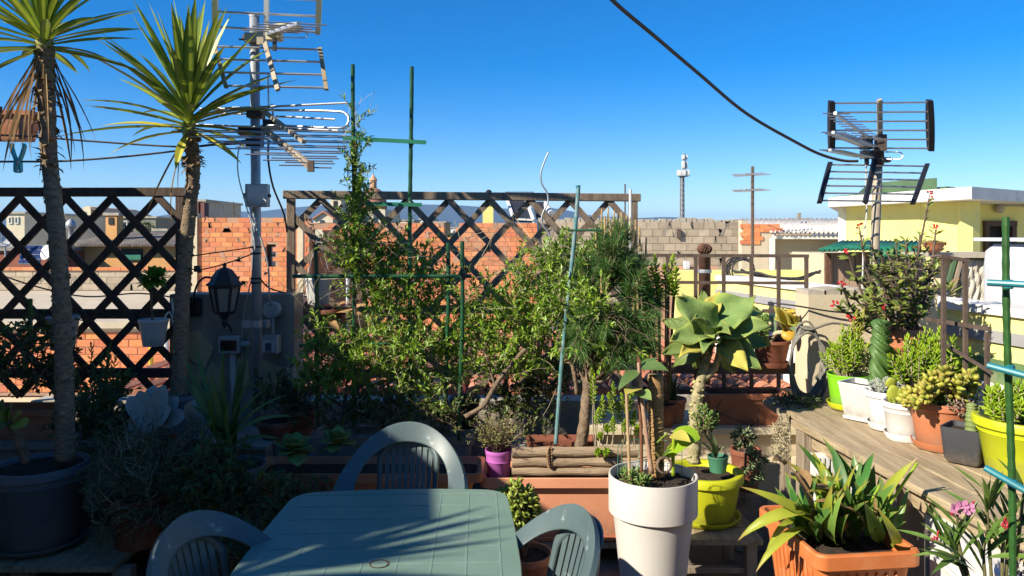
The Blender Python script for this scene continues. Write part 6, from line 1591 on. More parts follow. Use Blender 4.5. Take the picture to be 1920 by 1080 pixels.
for pts, r in (([P(872, 782, 4.1), P(905, 762, 4.12), P(922, 735, 4.15), P(945, 700, 4.18), P(985, 655, 4.2), P(1030, 610, 4.22), P(1060, 560, 4.25)], .014), ([P(735, 800, 4.35), P(728, 720, 4.35), P(732, 640, 4.36), P(720, 560, 4.36), P(700, 500, 4.36)], .009), ([P(750, 800, 4.4), P(760, 700, 4.4), P(800, 620, 4.4), P(850, 560, 4.42)], .008), ([P(850, 800, 4.3), P(860, 740, 4.3), P(820, 690, 4.3), P(780, 660, 4.3)], .008), ([P(640, 800, 4.35), P(650, 720, 4.32), P(664, 620, 4.3), P(668, 500, 4.29), P(666, 380, 4.29), P(668, 260, 4.29)], .006), ([P(720, 800, 4.3), P(690, 740, 4.28), P(640, 690, 4.28)], .006), ([P(930, 730, 4.16), P(915, 680, 4.2), P(900, 620, 4.3)], .007), ([P(560, 700, 4.4), P(600, 735, 4.35), P(660, 770, 4.35), P(720, 790, 4.35)], .007)):
    b.tube(smoothpts(pts, 5), r, 7)
b.build("branch", M_bark, jz, smooth=True)
b = MB()
for i in range(160):
    p = P(U(600, 1060), U(440, 790), U(4.2, 4.5)); d = V(U(-1, 1), U(-.5, .3), U(-.2, 1)).normalized(); L = U(.12, .35); pts = [p]
    for j in range(5): d = (d + rdir() * .25 + V(0, 0, -.12)).normalized(); pts.append(pts[-1] + d * L / 5)
    b.tube(pts, .0016, 3, caps=False)
for i in range(10):
    p = P(668 + U(-8, 8), U(180, 330), 4.27); d = V(U(-1, 1), -.2, .8).normalized(); pts = [p]
    for j in range(6): d = (d + rdir() * .4).normalized(); pts.append(pts[-1] + d * .03)
    b.tube(pts, .0011, 3, caps=False)
b.build("tendril", M_twig_p, jz, kind="stuff")
gt = thing("planter", "long dark green trough at the foot of the stake frame and jasmine", "planter", (X(730, 4.4), 4.4, 0))
b = MB(); b.squares([(.42, .11, .003), (.46, .13, .50), (.475, .14, .50), (.475, .14, .54), (.45, .12, .54), (.44, .11, .50)], V(X(740, 4.4), 4.4, 0), 0, 4, .2, capa=True, capb=True); b.build("trough", M_conc_d, gt)
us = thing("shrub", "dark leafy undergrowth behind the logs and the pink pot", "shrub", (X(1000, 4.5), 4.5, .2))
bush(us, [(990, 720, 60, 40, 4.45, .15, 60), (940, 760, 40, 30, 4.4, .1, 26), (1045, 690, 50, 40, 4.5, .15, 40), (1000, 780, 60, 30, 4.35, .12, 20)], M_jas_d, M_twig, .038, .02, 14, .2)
b = MB(); b.bbox(X(930, 4.5), X(1100, 4.5), 4.3, 4.65, .003, .43); b.build("planter_box", M_conc_d, us)
bt_ = thing("planter", "reddish brown trough darkened for the dappled shade behind the logs", "planter", (X(1050, 4.25), 4.25, .43))
b = MB(); b.squares([(.17, .06, 0), (.185, .07, .11), (.195, .08, .11), (.195, .08, .135), (.18, .068, .135), (.17, .06, .11)], V(X(1052, 4.2), 4.2, .42), 0, 4, .2, capa=True, capb=True); b.build("trough", M_terra_d, bt_)  # the darker terracotta puts the shade into the trough's colour
b = MB(); b.bbox(X(985, 4.2), X(1120, 4.2), 4.12, 4.28, .39, .418); b.bbox(X(990, 4.2), X(1000, 4.2), 4.14, 4.26, .003, .389); b.bbox(X(1105, 4.2), X(1115, 4.2), 4.14, 4.26, .003, .389); b.build("stand", M_post, bt_)
bk_ = thing("black_pot", "black nursery pot behind the green stake at the jasmine foot", "pot", (X(872, 4.45), 4.45, .5)); add_pot(bk_, (X(872, 4.45), 4.45, .56), S(28, 4.45), S(22, 4.45), S(55, 4.45), M_blackpl)
b = MB(); b.bbox(X(835, 4.45), X(905, 4.45), 4.36, 4.56, .003, .557); b.build("plinth", M_conc_d, bk_)
# hanging white pot on the brown lattice
hg = thing("hanging_pot", "white hanging pot with dry trailing stems behind the short green stake", "potted plant", P(597, 570, 4.85))
add_pot(hg, P(597, 570, 4.85), S(26, 4.85), S(19, 4.85), S(50, 4.85), M_white2, rim=.018, lip=.006)
b = MB()
for i in range(26):
    a = U(0, 6.28); p = P(597, 524, 4.85); d = V(math.cos(a), math.sin(a), .7).normalized(); pts = [p]
    for j in range(7): d = (d + rdir() * .3 + V(0, 0, -.35)).normalized(); pts.append(pts[-1] + d * .035)
    b.tube(pts, .002, 3, caps=False)
b.build("dry_stem", M_twig_p, hg, kind="stuff")
b = MB(); b.tube([P(574, 523, 4.85), P(597, 440, 4.9)], .0015, 4); b.tube([P(620, 523, 4.85), P(598, 440, 4.9)], .0015, 4); b.build("wire", M_cable_w, hg)
# brown orange drooping leaves on the lattice
dl = thing("drooping_leaf_plant", "brown pot with tawny drooping leaves hung on the brown lattice", "potted plant", P(625, 610, 4.8))
add_pot(dl, P(615, 618, 4.8), S(36, 4.8), S(26, 4.8), S(40, 4.8), M_terra_d)
for bx, by, tx, ty, w in ((612, 590, 560, 608, 16), (615, 590, 690, 600, 16), (612, 588, 580, 572, 14), (618, 588, 660, 570, 14), (640, 600, 700, 575, 16), (615, 592, 640, 640, 16)): chord_leaf("leaf", dl, P(bx, by, 4.75), P(tx, ty, 4.68), S(w, 4.7), M_lily_d if tx > 620 else M_lily_y, 'lance', 1.0, .4)

# ---- the pine
pn = thing("pine_tree", "young long needled pine with pale upright candles in front of the brown lattice", "pine", P(1090, 832, 4.1))
tr_ = smoothpts([P(1088, 840, 4.08), P(1096, 790, 4.08), P(1100, 740, 4.1), P(1108, 690, 4.12), P(1114, 640, 4.14), P(1128, 570, 4.15), P(1145, 500, 4.16), P(1152, 440, 4.16)], 6)
b = MB(); b.tube(tr_, [.034 * (1 - .62 * i / (len(tr_) - 1)) * (1 + .07 * math.sin(i * 1.9)) for i in range(len(tr_))], 10); b.build("trunk", M_bark, pn, smooth=True)
f = MB(); br = MB(); cd_ = MB()
tips = []
for cx_, cy_, rx, rz_, dd, n_ in ((1150, 470, 50, 62, 0, 92), (1185, 520, 40, 55, -.02, 60), (1125, 600, 72, 40, -.1, 84), (1190, 620, 52, 52, -.08, 84), (1215, 570, 34, 50, .02, 50), (1090, 640, 50, 36, -.08, 44), (1170, 660, 60, 30, -.12, 50), (1105, 520, 36, 40, .05, 34)):
    for i in range(n_):
        e = rdir(); q = U(.3, 1) ** .5
        p = P(cx_ + e.x * rx * q, cy_ - e.z * rz_ * q, 4.15 + dd) + V(0, e.y * .2 * q, 0)
        droop = cy_ > 560
        d = (e * .7 + V(0, 0, -.15 if droop else .8) + rdir() * .25).normalized(); L = U(.08, .17); p0 = p - d * L
        br.tube([p0, p], [.004, .003], 4)
        tips.append((p, d, cy_))
        s_, u = frame(d)[1:]
        for k in range(58):
            t = U(.0, 1.05); a = U(0, 6.283); o = s_ * math.cos(a) + u * math.sin(a); nd = (o * U(.45, .9) + d * U(.5, 1.0) + V(0, 0, -.12 if droop else .1)).normalized(); bp_ = p0.lerp(p, t); nl = U(.05, .085)
            w = nd.cross(rdir()).normalized() * .0012; b_ = len(f.v); md = bp_ + nd * nl * .5 ; en = bp_ + nd * nl - V(0, 0, nl * .12)
            f.v += [bp_ - w, bp_ + w, md + w, md - w, en]; f.f += [(b_, b_ + 1, b_ + 2, b_ + 3), (b_ + 3, b_ + 2, b_ + 4)]; f.m += [0, 0]
for i in range(0, len(tips), 7):
    p, d, cy_ = tips[i]; x = len(tr_) - 1 if cy_ < 560 else int((len(tr_) - 1) * .6); x = min(x, len(tr_) - 1) - int(U(0, 14)); x = max(x, 14)
    br.tube(smoothpts([tr_[x], tr_[x].lerp(p, .5) + V(0, 0, -.02), p - d * .1], 3), [.009 - .001 * k for k in range(7)], 5)
for px, y0, y1, dd in ((1118, 470, 425, 0), (1128, 440, 392, 0), (1140, 430, 388, .02), (1150, 430, 395, -.02), (1158, 420, 400, 0), (1166, 440, 398, 0), (1175, 440, 402, .03), (1183, 452, 408, 0), (1192, 460, 412, 0), (1200, 470, 425, -.03), (1134, 455, 405, -.04), (1210, 490, 445, 0), (1188, 590, 540, -.1), (1196, 580, 525, -.12), (1204, 590, 548, -.1), (1128, 550, 515, -.1), (1136, 560, 520, -.1), (1145, 480, 430, -.05), (1172, 470, 425, -.06)):
    cd_ = MB(); cd_.tube([P(px, y0, 4.13 + dd), P(px + U(-2, 2), y1, 4.13 + dd)], [.006, .0045], 6); cd_.build("candle", M_candle, pn)
for i in range(46):
    p = P(U(1075, 1210), U(560, 640), U(3.85, 4.1)); d = V(U(-.8, .8), -.4, U(.1, .8)).normalized(); q_ = [p]
    for j in range(6): d = (d + V(0, 0, -.28) + rdir() * .1).normalized(); q_.append(q_[-1] + d * .03)
    br.tube(q_, .0013, 3, caps=False)
f.build("foliage", M_pine, pn, kind="stuff"); br.build("branch", M_bark, pn)
b = MB()
for pts, r in (([P(1082, 740, 4.2), P(1075, 690, 4.2), P(1062, 655, 4.22), P(1050, 610, 4.25)], .013), ([P(1096, 730, 4.2), P(1093, 690, 4.2), P(1084, 650, 4.2), P(1080, 600, 4.2)], .010), ([P(1104, 720, 4.16), P(1110, 680, 4.12), P(1135, 640, 4.08)], .011)): b.tube(smoothpts(pts, 4), r, 7)
b.build("limb", M_bark, pn, smooth=True)

# ---- centre trough with log border and pink pot
ct_ = thing("planter", "long pale terracotta trough behind the green chair", "planter", (X(1052, 3.98), 3.98, .13))
c = V(X(1050, 3.98), 3.98, .135)
b = MB(); b.squares([(.355, .115, 0), (.36, .12, .015), (.375, .13, .235), (.39, .14, .24), (.39, .14, .262), (.405, .155, .266), (.42, .165, .27), (.422, .167, .318), (.415, .162, .322), (.39, .14, .30), (.385, .135, .28)], c, 0, 6, .22, capa=True); tq = b.build("trough", M_terra_l, ct_, auto=30)
b = MB(); b.squares([(.386, .136, .285), (.2, .08, .295)], c, 0, 6, .22, capb=True); b.build("soil", M_soil, tq)
b = MB(); b.squares([(.37, .14, -.012), (.385, .155, .012), (.375, .145, .012), (.36, .13, 0)], c, 0, 6, .22, capa=True, capb=True); b.build("tray", M_terra_l, ct_)
pb = thing("low_bench", "dark low wooden bench under the long pale trough", "bench", (c.x, c.y, 0))
for k in range(2): b = MB(); b.bbox(c.x - .5, c.x + .48, c.y - .15 + .155 * k, c.y - .005 + .155 * k, .09, .119); b.build("plank", M_post, pb)
for sx in (-.42, .4): b = MB(); b.bbox(c.x + sx - .03, c.x + sx + .03, c.y - .13, c.y + .13, .003, .089); b.build("leg", M_post, pb)
lgb = thing("log_border", "roll of three weathered logs tied with rope along the pale trough", "log edging", (c.x, c.y, .45))
for i, (y, r) in enumerate(((848, 9.6), (866.5, 9.2), (884, 8.4))):
    b = MB(); n = 12; pts = []
    for k in range(n + 1): pts.append(P(960 + 235 * k / n, y + .8 * math.sin(k * 1.3 + i * 2) - k * .12, 3.87 + .004 * math.sin(k + i)))
    b.tube(pts, [S(r, 3.87) * (1 + .05 * math.sin(k * 2.2 + i)) for k in range(n + 1)], 16); b.build("log", M_log, lgb, auto=60)
b = MB()
for k in range(16):
    y = 836 + k * 2.6; b.blob(P(1031 + (2.2 if k % 2 else -2.2), y, 3.87) - V(0, S(9.5, 3.87), 0), .009, 1, .8, .8, n=6, m=4)
b.tube(smoothpts([P(1031, 838, 3.84), P(1026, 850, 3.83), P(1029, 876, 3.83)]), .004, 5); b.build("rope", mat("old_rope", (.36, .22, .12), (.24, .14, .07), 30, .95), lgb, kind="stuff")
pk = thing("potted_shrub", "twiggy shrub in an orchid pink pot beside the logs", "potted plant", P(935, 893, 3.92))
add_pot(pk, P(935, 896, 3.95), S(25, 3.95), S(20, 3.95), S(54, 3.95), M_pink, rim=.022, lip=.005, band=.6)
f = MB(); s_ = MB(); c0 = P(935, 842, 3.95)
for i in range(150):
    d = V(U(-1, 1), U(-1, 1), U(.5, 1.4)).normalized(); L = U(.10, .22); p = c0 + V(U(-.03, .03), U(-.03, .03), 0); pts = [p]
    for j in range(4): d = (d + rdir() * .2).normalized(); pts.append(pts[-1] + d * L / 4)
    s_.tube(pts, [.0025, .0022, .002, .0017, .001], 4, caps=False)
    for j in range(9): f.sleaf(pts[rnd.choice((2, 3, 4))] + rdir() * .008, rdir(-.1, 1), rdir(), U(.012, .022), .006)
s_.build("stem", mat("purplish_twig", (.20, .12, .09), (.12, .07, .06), 20, .9, var=.3), pk, kind="stuff"); f.build("foliage", mat("olive_small_leaf", (.24, .25, .07), (.16, .18, .05), 9, .5, var=.4, hue=.03), pk, kind="stuff")
b = MB(); b.lathe([(.05, .003), (.05, P(935, 897, 3.95).z - .003)], V(X(935, 3.95), 3.95, 0), 16, capa=True, capb=True); b.build("plinth", M_conc_d, pk)
# sedum stalks behind the logs
ss = thing("stalky_sedum", "bright sedum on long bare stalks behind the logs beside the pine trunk", "succulent", P(1150, 830, 3.98))
f = MB(); s_ = MB()
for px, py in ((1122, 770), (1130, 745), (1142, 740), (1150, 720), (1158, 760), (1138, 800), (1126, 815), (1166, 740), (1176, 755), (1186, 735), (1172, 790), (1150, 785), (1190, 775), (1120, 850), (1135, 850), (1110, 690), (1115, 705), (1196, 800)):
    p1 = P(px, py, 3.95 + U(-.1, .1)); p0 = P(px + U(-14, 14), 845, 3.98); m_ = p0.lerp(p1, .5) + rdir() * .02
    if py > 835: p0 = P(px + 8, 838, 3.9); m_ = p0.lerp(p1, .5) + V(0, -.03, .02); p1 = P(px, py, 3.8)
    s_.tube(smoothpts([p0, m_, p1], 3), .003, 4); shoot_leaves(f, m_.lerp(p1, .3), p1, 34, .03, .010, .5, True, T=.006)
s_.build("stem", M_twig_p, ss, kind="stuff"); f.build("foliage", M_sed, ss, kind="stuff")
# jade plant before the trough
jd = thing("jade_plant", "sunlit jade plant in a terracotta pot beside the table corner", "potted plant", (X(975, 3.25), 3.25, 0))
add_pot(jd, (X(985, 3.22), 3.22, .003), .115, .085, .33, M_terra, rim=.03)
f = MB(); s_ = MB()
for i in range(60):
    e = rdir(-.3, 1); p = P(968 + e.x * 34, 955 - e.z * 42, 3.2) + V(0, e.y * .1, 0); d = (e + V(0, 0, .6)).normalized(); s_.tube([V(X(980, 3.22), 3.22, .3), p.lerp(V(X(980, 3.22), 3.22, .3), .4) + rdir() * .02, p], [.008, .006, .004], 5)
    shoot_leaves(f, p - d * .03, p + d * .015, 6, .036, .026, .3, True, T=.008)
s_.build("stem", M_bark, jd, kind="stuff"); f.build("foliage", M_crass, jd, smooth=True, kind="stuff")

# ---- tall white pot
wp = thing("tall_white_pot", "tall white conical pot with a coir pole and canes in the sun", "potted plant", (X(1224, 3.2), 3.2, 0))
c = V(X(1224, 3.2), 3.2, .003)
b = MB(); b.lathe([(.112, 0), (.116, .004), (.1685, .505), (.169, .508), (.184, .512), (.188, .516), (.1885, .668), (.187, .673), (.181, .673), (.179, .668), (.172, .60)], c, 64, capa=True); wb_ = b.build("pot", M_white, wp, auto=35)
b = MB(); b.lathe([(.173, .635), (.1, .642), (.001, .638)], c, 30)
for i in range(160): a, q = U(0, 6.28), .165 * math.sqrt(U(0, 1)); b.blob(c + V(math.cos(a) * q, math.sin(a) * q, .64), U(.003, .010), n=5, m=3, jit=.3)
b.build("soil", M_soil, wb_)
def WP(px, py, dd=0.0): return P(px, py, 3.2 + dd)
b = MB(); pts = [WP(1231, 893, .02), WP(1230, 800, .04), WP(1229, 702, .05)]; b.tube(smoothpts(pts, 10), [S(14.5, 3.2) * (1 + .05 * (i % 2)) for i in range(21)], 14); b.build("coir_pole", M_coir, wp, smooth=True)
b = MB()
for k in range(22): y = 706 + k * 8.4; b.lathe([(S(14.6, 3.2), -.002), (S(15.6, 3.2), 0), (S(14.6, 3.2), .002)], WP(1229 + (y - 700) * .01, y, .055 - (y - 700) * .0002), 14, M=Matrix.Rotation(.15 * (1 if k % 2 else -1), 3, 'Y'))
b.build("twine", mat("coir_twine", (.42, .28, .12), (.28, .17, .07), 40, .95), wp, kind="stuff")
b = MB(); b.tube([WP(1181, 902, -.06), WP(1174, 722, -.04)], .0065, 8); b.build("cane", M_bamboo, wp)
b = MB(); b.tube(smoothpts([WP(1222, 888, -.04), WP(1210, 800, -.03), WP(1201, 720, -.02), WP(1197, 680, 0)], 5), [.011 - .0003 * i for i in range(16)], 9); b.build("stem", mat("pinkish_bark", (.42, .26, .17), (.3, .18, .12), 26, .8, .3, 60), wp, smooth=True)
b = MB(); b.tube(smoothpts([WP(1203, 890, .02), WP(1202, 800, .02), WP(1198, 740, .0)], 5), .007, 8); b.build("stem", mat("red_brown_stem", (.22, .09, .05), (.15, .06, .035), 26, .7), wp, smooth=True)
for bx, by, tx, ty, dd, w, m_, dr in ((1200, 695, 1160, 735, -.05, 26, M_ficus, .9), (1202, 690, 1254, 698, -.08, 30, M_ficus, .9), (1204, 688, 1232, 672, .05, 20, M_ficus, .4), (1196, 728, 1172, 742, -.1, 32, M_beha_y, .5), (1196, 735, 1222, 752, -.1, 28, M_beha, .5), (1200, 692, 1195, 664, 0, 7, M_terra_d, .1), (1245, 860, 1310, 828, -.06, 34, M_limeleaf, .7), (1235, 868, 1262, 845, -.1, 26, M_ficus, .4), (1240, 875, 1220, 840, -.08, 18, M_ficus, .4)):
    chord_leaf("leaf", wp, WP(bx, by), WP(tx, ty, dd), S(w, 3.2), m_, 'ovate', dr, .2, 8)
chord_leaf("leaf", wp, WP(1262, 812, -.02), WP(1312, 824, -.06), S(38, 3.2), M_limeleaf, 'round', .5, .2, 7, up=V(0, -.6, .8)); chord_leaf("leaf", wp, WP(1258, 816, -.02), WP(1296, 832, -.12), S(30, 3.2), M_beha_y, 'ovate', .8, .2, 7)
b = MB(); b.tube(smoothpts([WP(1262, 892, -.02), WP(1262, 850, -.02), WP(1264, 815, -.02)]), .008, 7); b.tube(smoothpts([WP(1232, 830, -.03), WP(1240, 822, -.03), WP(1252, 812, -.03)]), .004, 5); b.build("stem", M_sed, wp, smooth=True)
b = MB(); rg = WP(1245, 872, -.09); b.lathe([(.028, -.006), (.036, -.004), (.036, .004), (.028, .006), (.028, -.006)], rg, 16, M=Euler((R(80), 0, .2)).to_matrix()); b.build("ring", M_bark, wp)
sedum(wp, c + V(-.09, -.06, .645), .06, .06, .07, 14, .02, .008, M_sed_d, 12, .7, bare=.1)
b = MB()
for k in range(8):
    a = .4 + k * .35; p = c + V(math.cos(a) * .15, math.sin(a) * .15, .63); b.tube([p, p + V(0, 0, .15)], .0015, 4)
for z in (.68, .73, .78): b.tube([c + V(math.cos(.4 + k * .175) * .15, math.sin(.4 + k * .175) * .15, z) for k in range(15)], .0015, 4)
b.build("wire_mesh", M_greenpl, wp, kind="stuff")

# ---- yellow green pot with the felted kalanchoe
KD = 3.78
kp = thing("big_kalanchoe", "big felted kalanchoe with a knobbly trunk in a yellow green pot", "potted plant", (X(1320, KD), KD, .26))
c = V(X(1320, KD), KD, .275)
add_pot(kp, c, .185, .145, .235, M_lime2, rim=.045, lip=.028, saucer=M_lime2, soil_drop=.03)
pts = smoothpts([P(1302, 868, KD), P(1303, 800, KD), P(1308, 740, KD), P(1320, 690, KD), P(1332, 640, KD)], 8); b = MB(); b.tube(pts, [.031 * (1 + .10 * math.sin(i * 2.1) + U(-.09, .09)) - .0002 * i for i in range(len(pts))], 12)
b.build("trunk", mat("pale_knobbly_bark", (.40, .35, .20), (.26, .22, .12), 30, .9, .7, 60, dirt=(.45, .45, .14), dscale=28, dlo=.6), kp, smooth=True)
b = MB()
for i in range(120):
    k = U(0, len(pts) - 1.01); p = pts[int(k)].lerp(pts[int(k) + 1], k % 1); a = U(0, 6.283); o = V(math.cos(a), math.sin(a), 0); b.blob(p + o * .029, U(.006, .012), 1, 1, .7, n=6, m=4, jit=.12)
b.build("leaf_scar", mat("leaf_scar", (.42, .41, .17), (.2, .17, .09), 40, .9, var=.55), kp, smooth=True, kind="stuff")
b = MB(); b.tube(smoothpts([P(1315, 715, KD), P(1340, 690, KD - .02), P(1350, 655, KD - .04)]), .017, 8); b.build("limb", MATS["pale_knobbly_bark"], kp, smooth=True)
UPK = V(-.35, -.75, .55)
for bx, by, tx, ty, dd, w, dr, m_ in ((1345, 630, 1268, 558, -.08, 66, .35, M_beha), (1335, 614, 1414, 560, -.04, 74, .3, M_beha), (1345, 625, 1444, 612, -.10, 46, .5, M_beha), (1338, 628, 1254, 646, -.16, 54, .9, M_beha), (1350, 636, 1424, 694, -.14, 54, .8, M_beha), (1352, 640, 1402, 698, -.18, 44, .7, M_beha_y), (1328, 600, 1348, 548, .06, 34, .3, M_beha_y), (1318, 605, 1280, 552, .1, 32, .4, M_beha), (1322, 600, 1318, 548, .12, 28, .3, M_kalro),
        (1325, 640, 1242, 668, -.1, 42, .9, M_kalro), (1330, 642, 1272, 674, -.2, 36, .8, M_beha_y), (1350, 608, 1430, 586, .1, 36, .5, M_beha), (1320, 622, 1246, 604, .14, 40, .5, M_beha), (1340, 640, 1318, 664, -.24, 38, .7, M_beha), (1340, 610, 1385, 570, .16, 46, .4, M_kalro), (1330, 622, 1270, 624, .2, 44, .6, M_kalro), (1348, 630, 1405, 648, .18, 50, .7, M_kalro), (1336, 640, 1308, 690, .12, 40, 1.0, M_kalro), (1330, 645, 1262, 690, .05, 44, 1.1, M_kalro), (1345, 645, 1372, 692, .1, 44, 1.0, M_kalro), (1352, 632, 1440, 650, .02, 44, .9, M_beha), (1342, 622, 1300, 600, -.26, 40, .3, M_beha), (1345, 630, 1372, 628, -.26, 40, .6, M_beha)):
    q = MB(); B_0, T_0 = P(bx, by, KD - .02), P(tx, ty, KD + dd); ch = T_0 - B_0; L = ch.length; d, sd, n = frame(ch, UPK); dr += U(-.1, .15); d0 = Matrix.Rotation(dr / 2, 3, sd) @ d; n0 = Matrix.Rotation(dr / 2, 3, sd) @ n
    ph = U(0, 6); p = B_0.copy(); rings = []; W_ = S(w, KD); step = Matrix.Rotation(-dr / 12, 3, sd); base_i = len(q.v)
    for i in range(13):                       # broad blade: seven points across, cupped, with an undulating margin
        t = i / 12; wd = W_ / 2 * max(.02, math.sin(math.pi * min(.995, .03 + .97 * t ** .80))) ** .92 * (1 + .05 * math.sin(t * 15 + ph)); ring = []
        for k in range(-3, 4):
            u = k / 3; lift = .30 * abs(u) ** 1.6 * wd + (.16 * W_ * math.sin(t * 11 + ph + (1.2 if u > 0 else 0)) * abs(u) ** 3 * min(1, t * 3)) - (.03 * W_ if k == 0 else 0) * (1 - t)
            ring.append(p + sd * (u * wd) + n0 * lift)
            q.uv[len(q.v) + len(rings) * 7 + k + 3] = (abs(u), t)
        rings.append(ring); p = p + d0 * (L * 1.03 / 12); d0 = step @ d0; n0 = step @ n0
    q.quadloop(rings, 0, False); thick(q.build("leaf", m_, kp, smooth=True), .0035)
sedum(kp, P(1322, 812, KD - .06), .06, .05, .16, 10, .022, .008, M_sed_d, 24, .6, bare=.2)
sg = thing("small_potted_succulent", "small green pot with speckled leaves sitting in the yellow green pot", "potted plant", P(1346, 880, 3.7))
add_pot(sg, P(1346, 884, 3.68), S(19, 3.68), S(15, 3.68), S(30, 3.68), M_greenpl, rim=.012, lip=.004)
for tx, ty in ((1310, 805), (1322, 800), (1336, 812), (1350, 830), (1300, 825), (1330, 830), (1360, 838)): chord_leaf("leaf", sg, P(1342, 858, 3.68), P(tx, ty, 3.62), .035, mat("speckled_leaf", (.10, .16, .06), (.2, .24, .12), 60, .5), 'lance', .5, .3)
wbn = thing("low_bench", "weathered low bench under the yellow green pot", "bench", (X(1330, 3.7), 3.7, 0))
for k in range(3): b = MB(); b.bbox(X(1195, 3.7), X(1408, 3.7), 3.52 + .15 * k, 3.66 + .15 * k, .235, .262); b.build("plank", M_plank, wbn)
for px in (1210, 1390):
    for y in (3.56, 3.92): b = MB(); b.bbox(X(px, 3.7) - .025, X(px, 3.7) + .025, y - .025, y + .025, .003, .234); b.build("leg", M_post, wbn)
b = MB(); b.bbox(X(1200, 3.6), X(1400, 3.6), 3.55, 3.58, .09, .115); b.build("rail", M_post, wbn)
hs_ = thing("hanging_succulent", "grey green trailing succulent spilling over the ledge step beside the yellow green pot", "succulent", P(1395, 860, 4.05))
add_pot(hs_, (X(1398, 4.12), 4.12, .30), .08, .065, .22, M_terra_d)
b = MB(); b.bbox(X(1370, 4.1), X(1428, 4.1), 4.0, 4.235, .003, .297); b.build("plinth", M_conc_d, hs_)
f = MB(); s_ = MB()
for px, py in ((1378, 818), (1388, 808), (1400, 812), (1410, 822), (1405, 840), (1414, 850), (1420, 872), (1408, 870), (1398, 880), (1424, 890), (1412, 898), (1395, 905), (1385, 835), (1430, 862)):
    p1 = P(px, py, 3.92 + U(-.04, .08)); p0 = P(1396, 842, 4.08); m_ = p0.lerp(p1, .5) + V(0, -.02, .04); s_.tube(smoothpts([p0, m_, p1], 3), .005, 5)
    d = (p1 - m_).normalized(); d = (d + V(0, 0, .5)).normalized(); shoot_leaves(f, p1 - d * .02, p1 + d * .012, 13, .042, .013, .5, True, T=.008)
for i in range(60):
    p = P(1385 + U(-15, 25), 890 + U(-5, 60), 3.95 + U(-.04, .06)); s_.tube([p, p + rdir() * .03, p + rdir() * .04 - V(0, 0, .02)], .0012, 3, caps=False)
s_.build("stem", M_thorn, hs_, kind="stuff"); f.build("foliage", mat("grey_green_finger_leaf", (.22, .28, .14), (.14, .2, .09), 9, .45, var=.25), hs_, smooth=True, kind="stuff")
# long brown planter on the ledge
lp = thing("planter", "long brown planter with iron scrollwork on the ledge behind the big kalanchoe", "planter", (X(1392, 4.5), 4.5, .57))
zl_ = Z(800, 4.4) + .002
c = V(X(1393, 4.52), 4.52, zl_)
b = MB(); b.squares([(.215, .085, 0), (.235, .1, .15), (.245, .11, .152), (.245, .11, .185), (.235, .1, .187), (.225, .09, .15)], c, 0, 4, .15, capa=True); tq = b.build("trough", mat("brown_plastic", (.44, .165, .085), (.36, .13, .065), 6, .6), lp, auto=40)
b = MB(); b.squares([(.226, .091, .16), (.1, .05, .165)], c, 0, 4, .15, capb=True); b.build("soil", M_soil, tq)
b = MB(); F = 4.405
def spiral(px, py, s_): return [P(px + math.cos(a * .6) * (8.5 - a * .42) * s_, py + math.sin(a * .6) * (8.5 - a * .42), F) for a in range(18)]
b.tube(smoothpts([P(1343, 772, F), P(1360, 778, F), P(1390, 790, F), P(1412, 797, F)]), .004, 5); b.tube(spiral(1343, 776, 1), .0042, 5); b.tube(spiral(1408, 792, -1), .0042, 5); b.tube([P(1423, 766, F), P(1421, 799, F)], .005, 5); b.tube(smoothpts([P(1352, 748, F - .02), P(1348, 760, F), P(1338, 772, F)]), .004, 5); b.build("scrollwork", M_iron, lp)
bush(lp, [(1375, 722, 60, 22, 4.55, .06, 9)], M_jas_d, M_twig, .02, .012, 9, .22, .002)
sn = thing("potted_succulent", "terracotta pot with dark upright leaves on the ledge beside the coir pole", "potted plant", (X(1262, 4.5), 4.5, .57))
add_pot(sn, (X(1262, 4.52), 4.52, zl_), S(24, 4.5), S(19, 4.5), S(44, 4.5), M_terra, rim=.025)
for tx, ty in ((1245, 700), (1258, 690), (1272, 698), (1280, 712), (1265, 715), (1250, 725)): chord_leaf("leaf", sn, P(1262, 758, 4.5), P(tx, ty, 4.45), .03, M_aloe, 'lance', .3, .4)
yr = thing("potted_succulent", "brown pot of orange tinted succulent resting on the railing beam", "potted plant", P(1446, 676, ry))
zc_ = Z(690, ry) + .034
c = V(X(1446, 4.56), 4.56, zc_); add_pot(yr, c, S(34, 4.56), S(25, 4.56), .15, M_terra_d, rim=.022, saucer=M_terra_d)
b = MB(); b.tube(smoothpts([P(1446, 640, 4.55), P(1455, 625, 4.5), P(1470, 622, 4.45), P(1482, 608, 4.42)]), .013, 8); b.tube(smoothpts([P(1440, 640, 4.55), P(1438, 618, 4.52), P(1446, 605, 4.5)]), .010, 7); b.build("stem", mat("pale_fat_stem", (.5, .42, .28), (.4, .32, .2), 20, .8), yr, smooth=True)
for bx, by, tx, ty, w, m_ in ((1478, 612, 1462, 578, 26, M_beha_y), (1478, 612, 1490, 580, 26, mat("orange_yellow_leaf", (.6, .34, .04), (.5, .38, .05), 14, .45, trans=.2)), (1480, 610, 1500, 596, 24, M_beha_y), (1475, 615, 1452, 600, 24, M_beha_y), (1480, 612, 1472, 585, 30, MATS["orange_yellow_leaf"]), (1476, 618, 1480, 640, 26, MATS["orange_yellow_leaf"]), (1470, 620, 1450, 575, 20, M_beha_y), (1484, 608, 1496, 612, 22, M_crass)):
    chord_leaf("leaf", yr, P(bx, by, 4.42), P(tx, ty, 4.36 + U(-.04, .04)), S(w, 4.4), m_, 'round', .5, .25, 6, th=.004)
sedum(yr, P(1424, 640, 4.56), .07, .06, .24, 9, .035, .012, M_sed_d, 24, .5, .3, bare=.2)
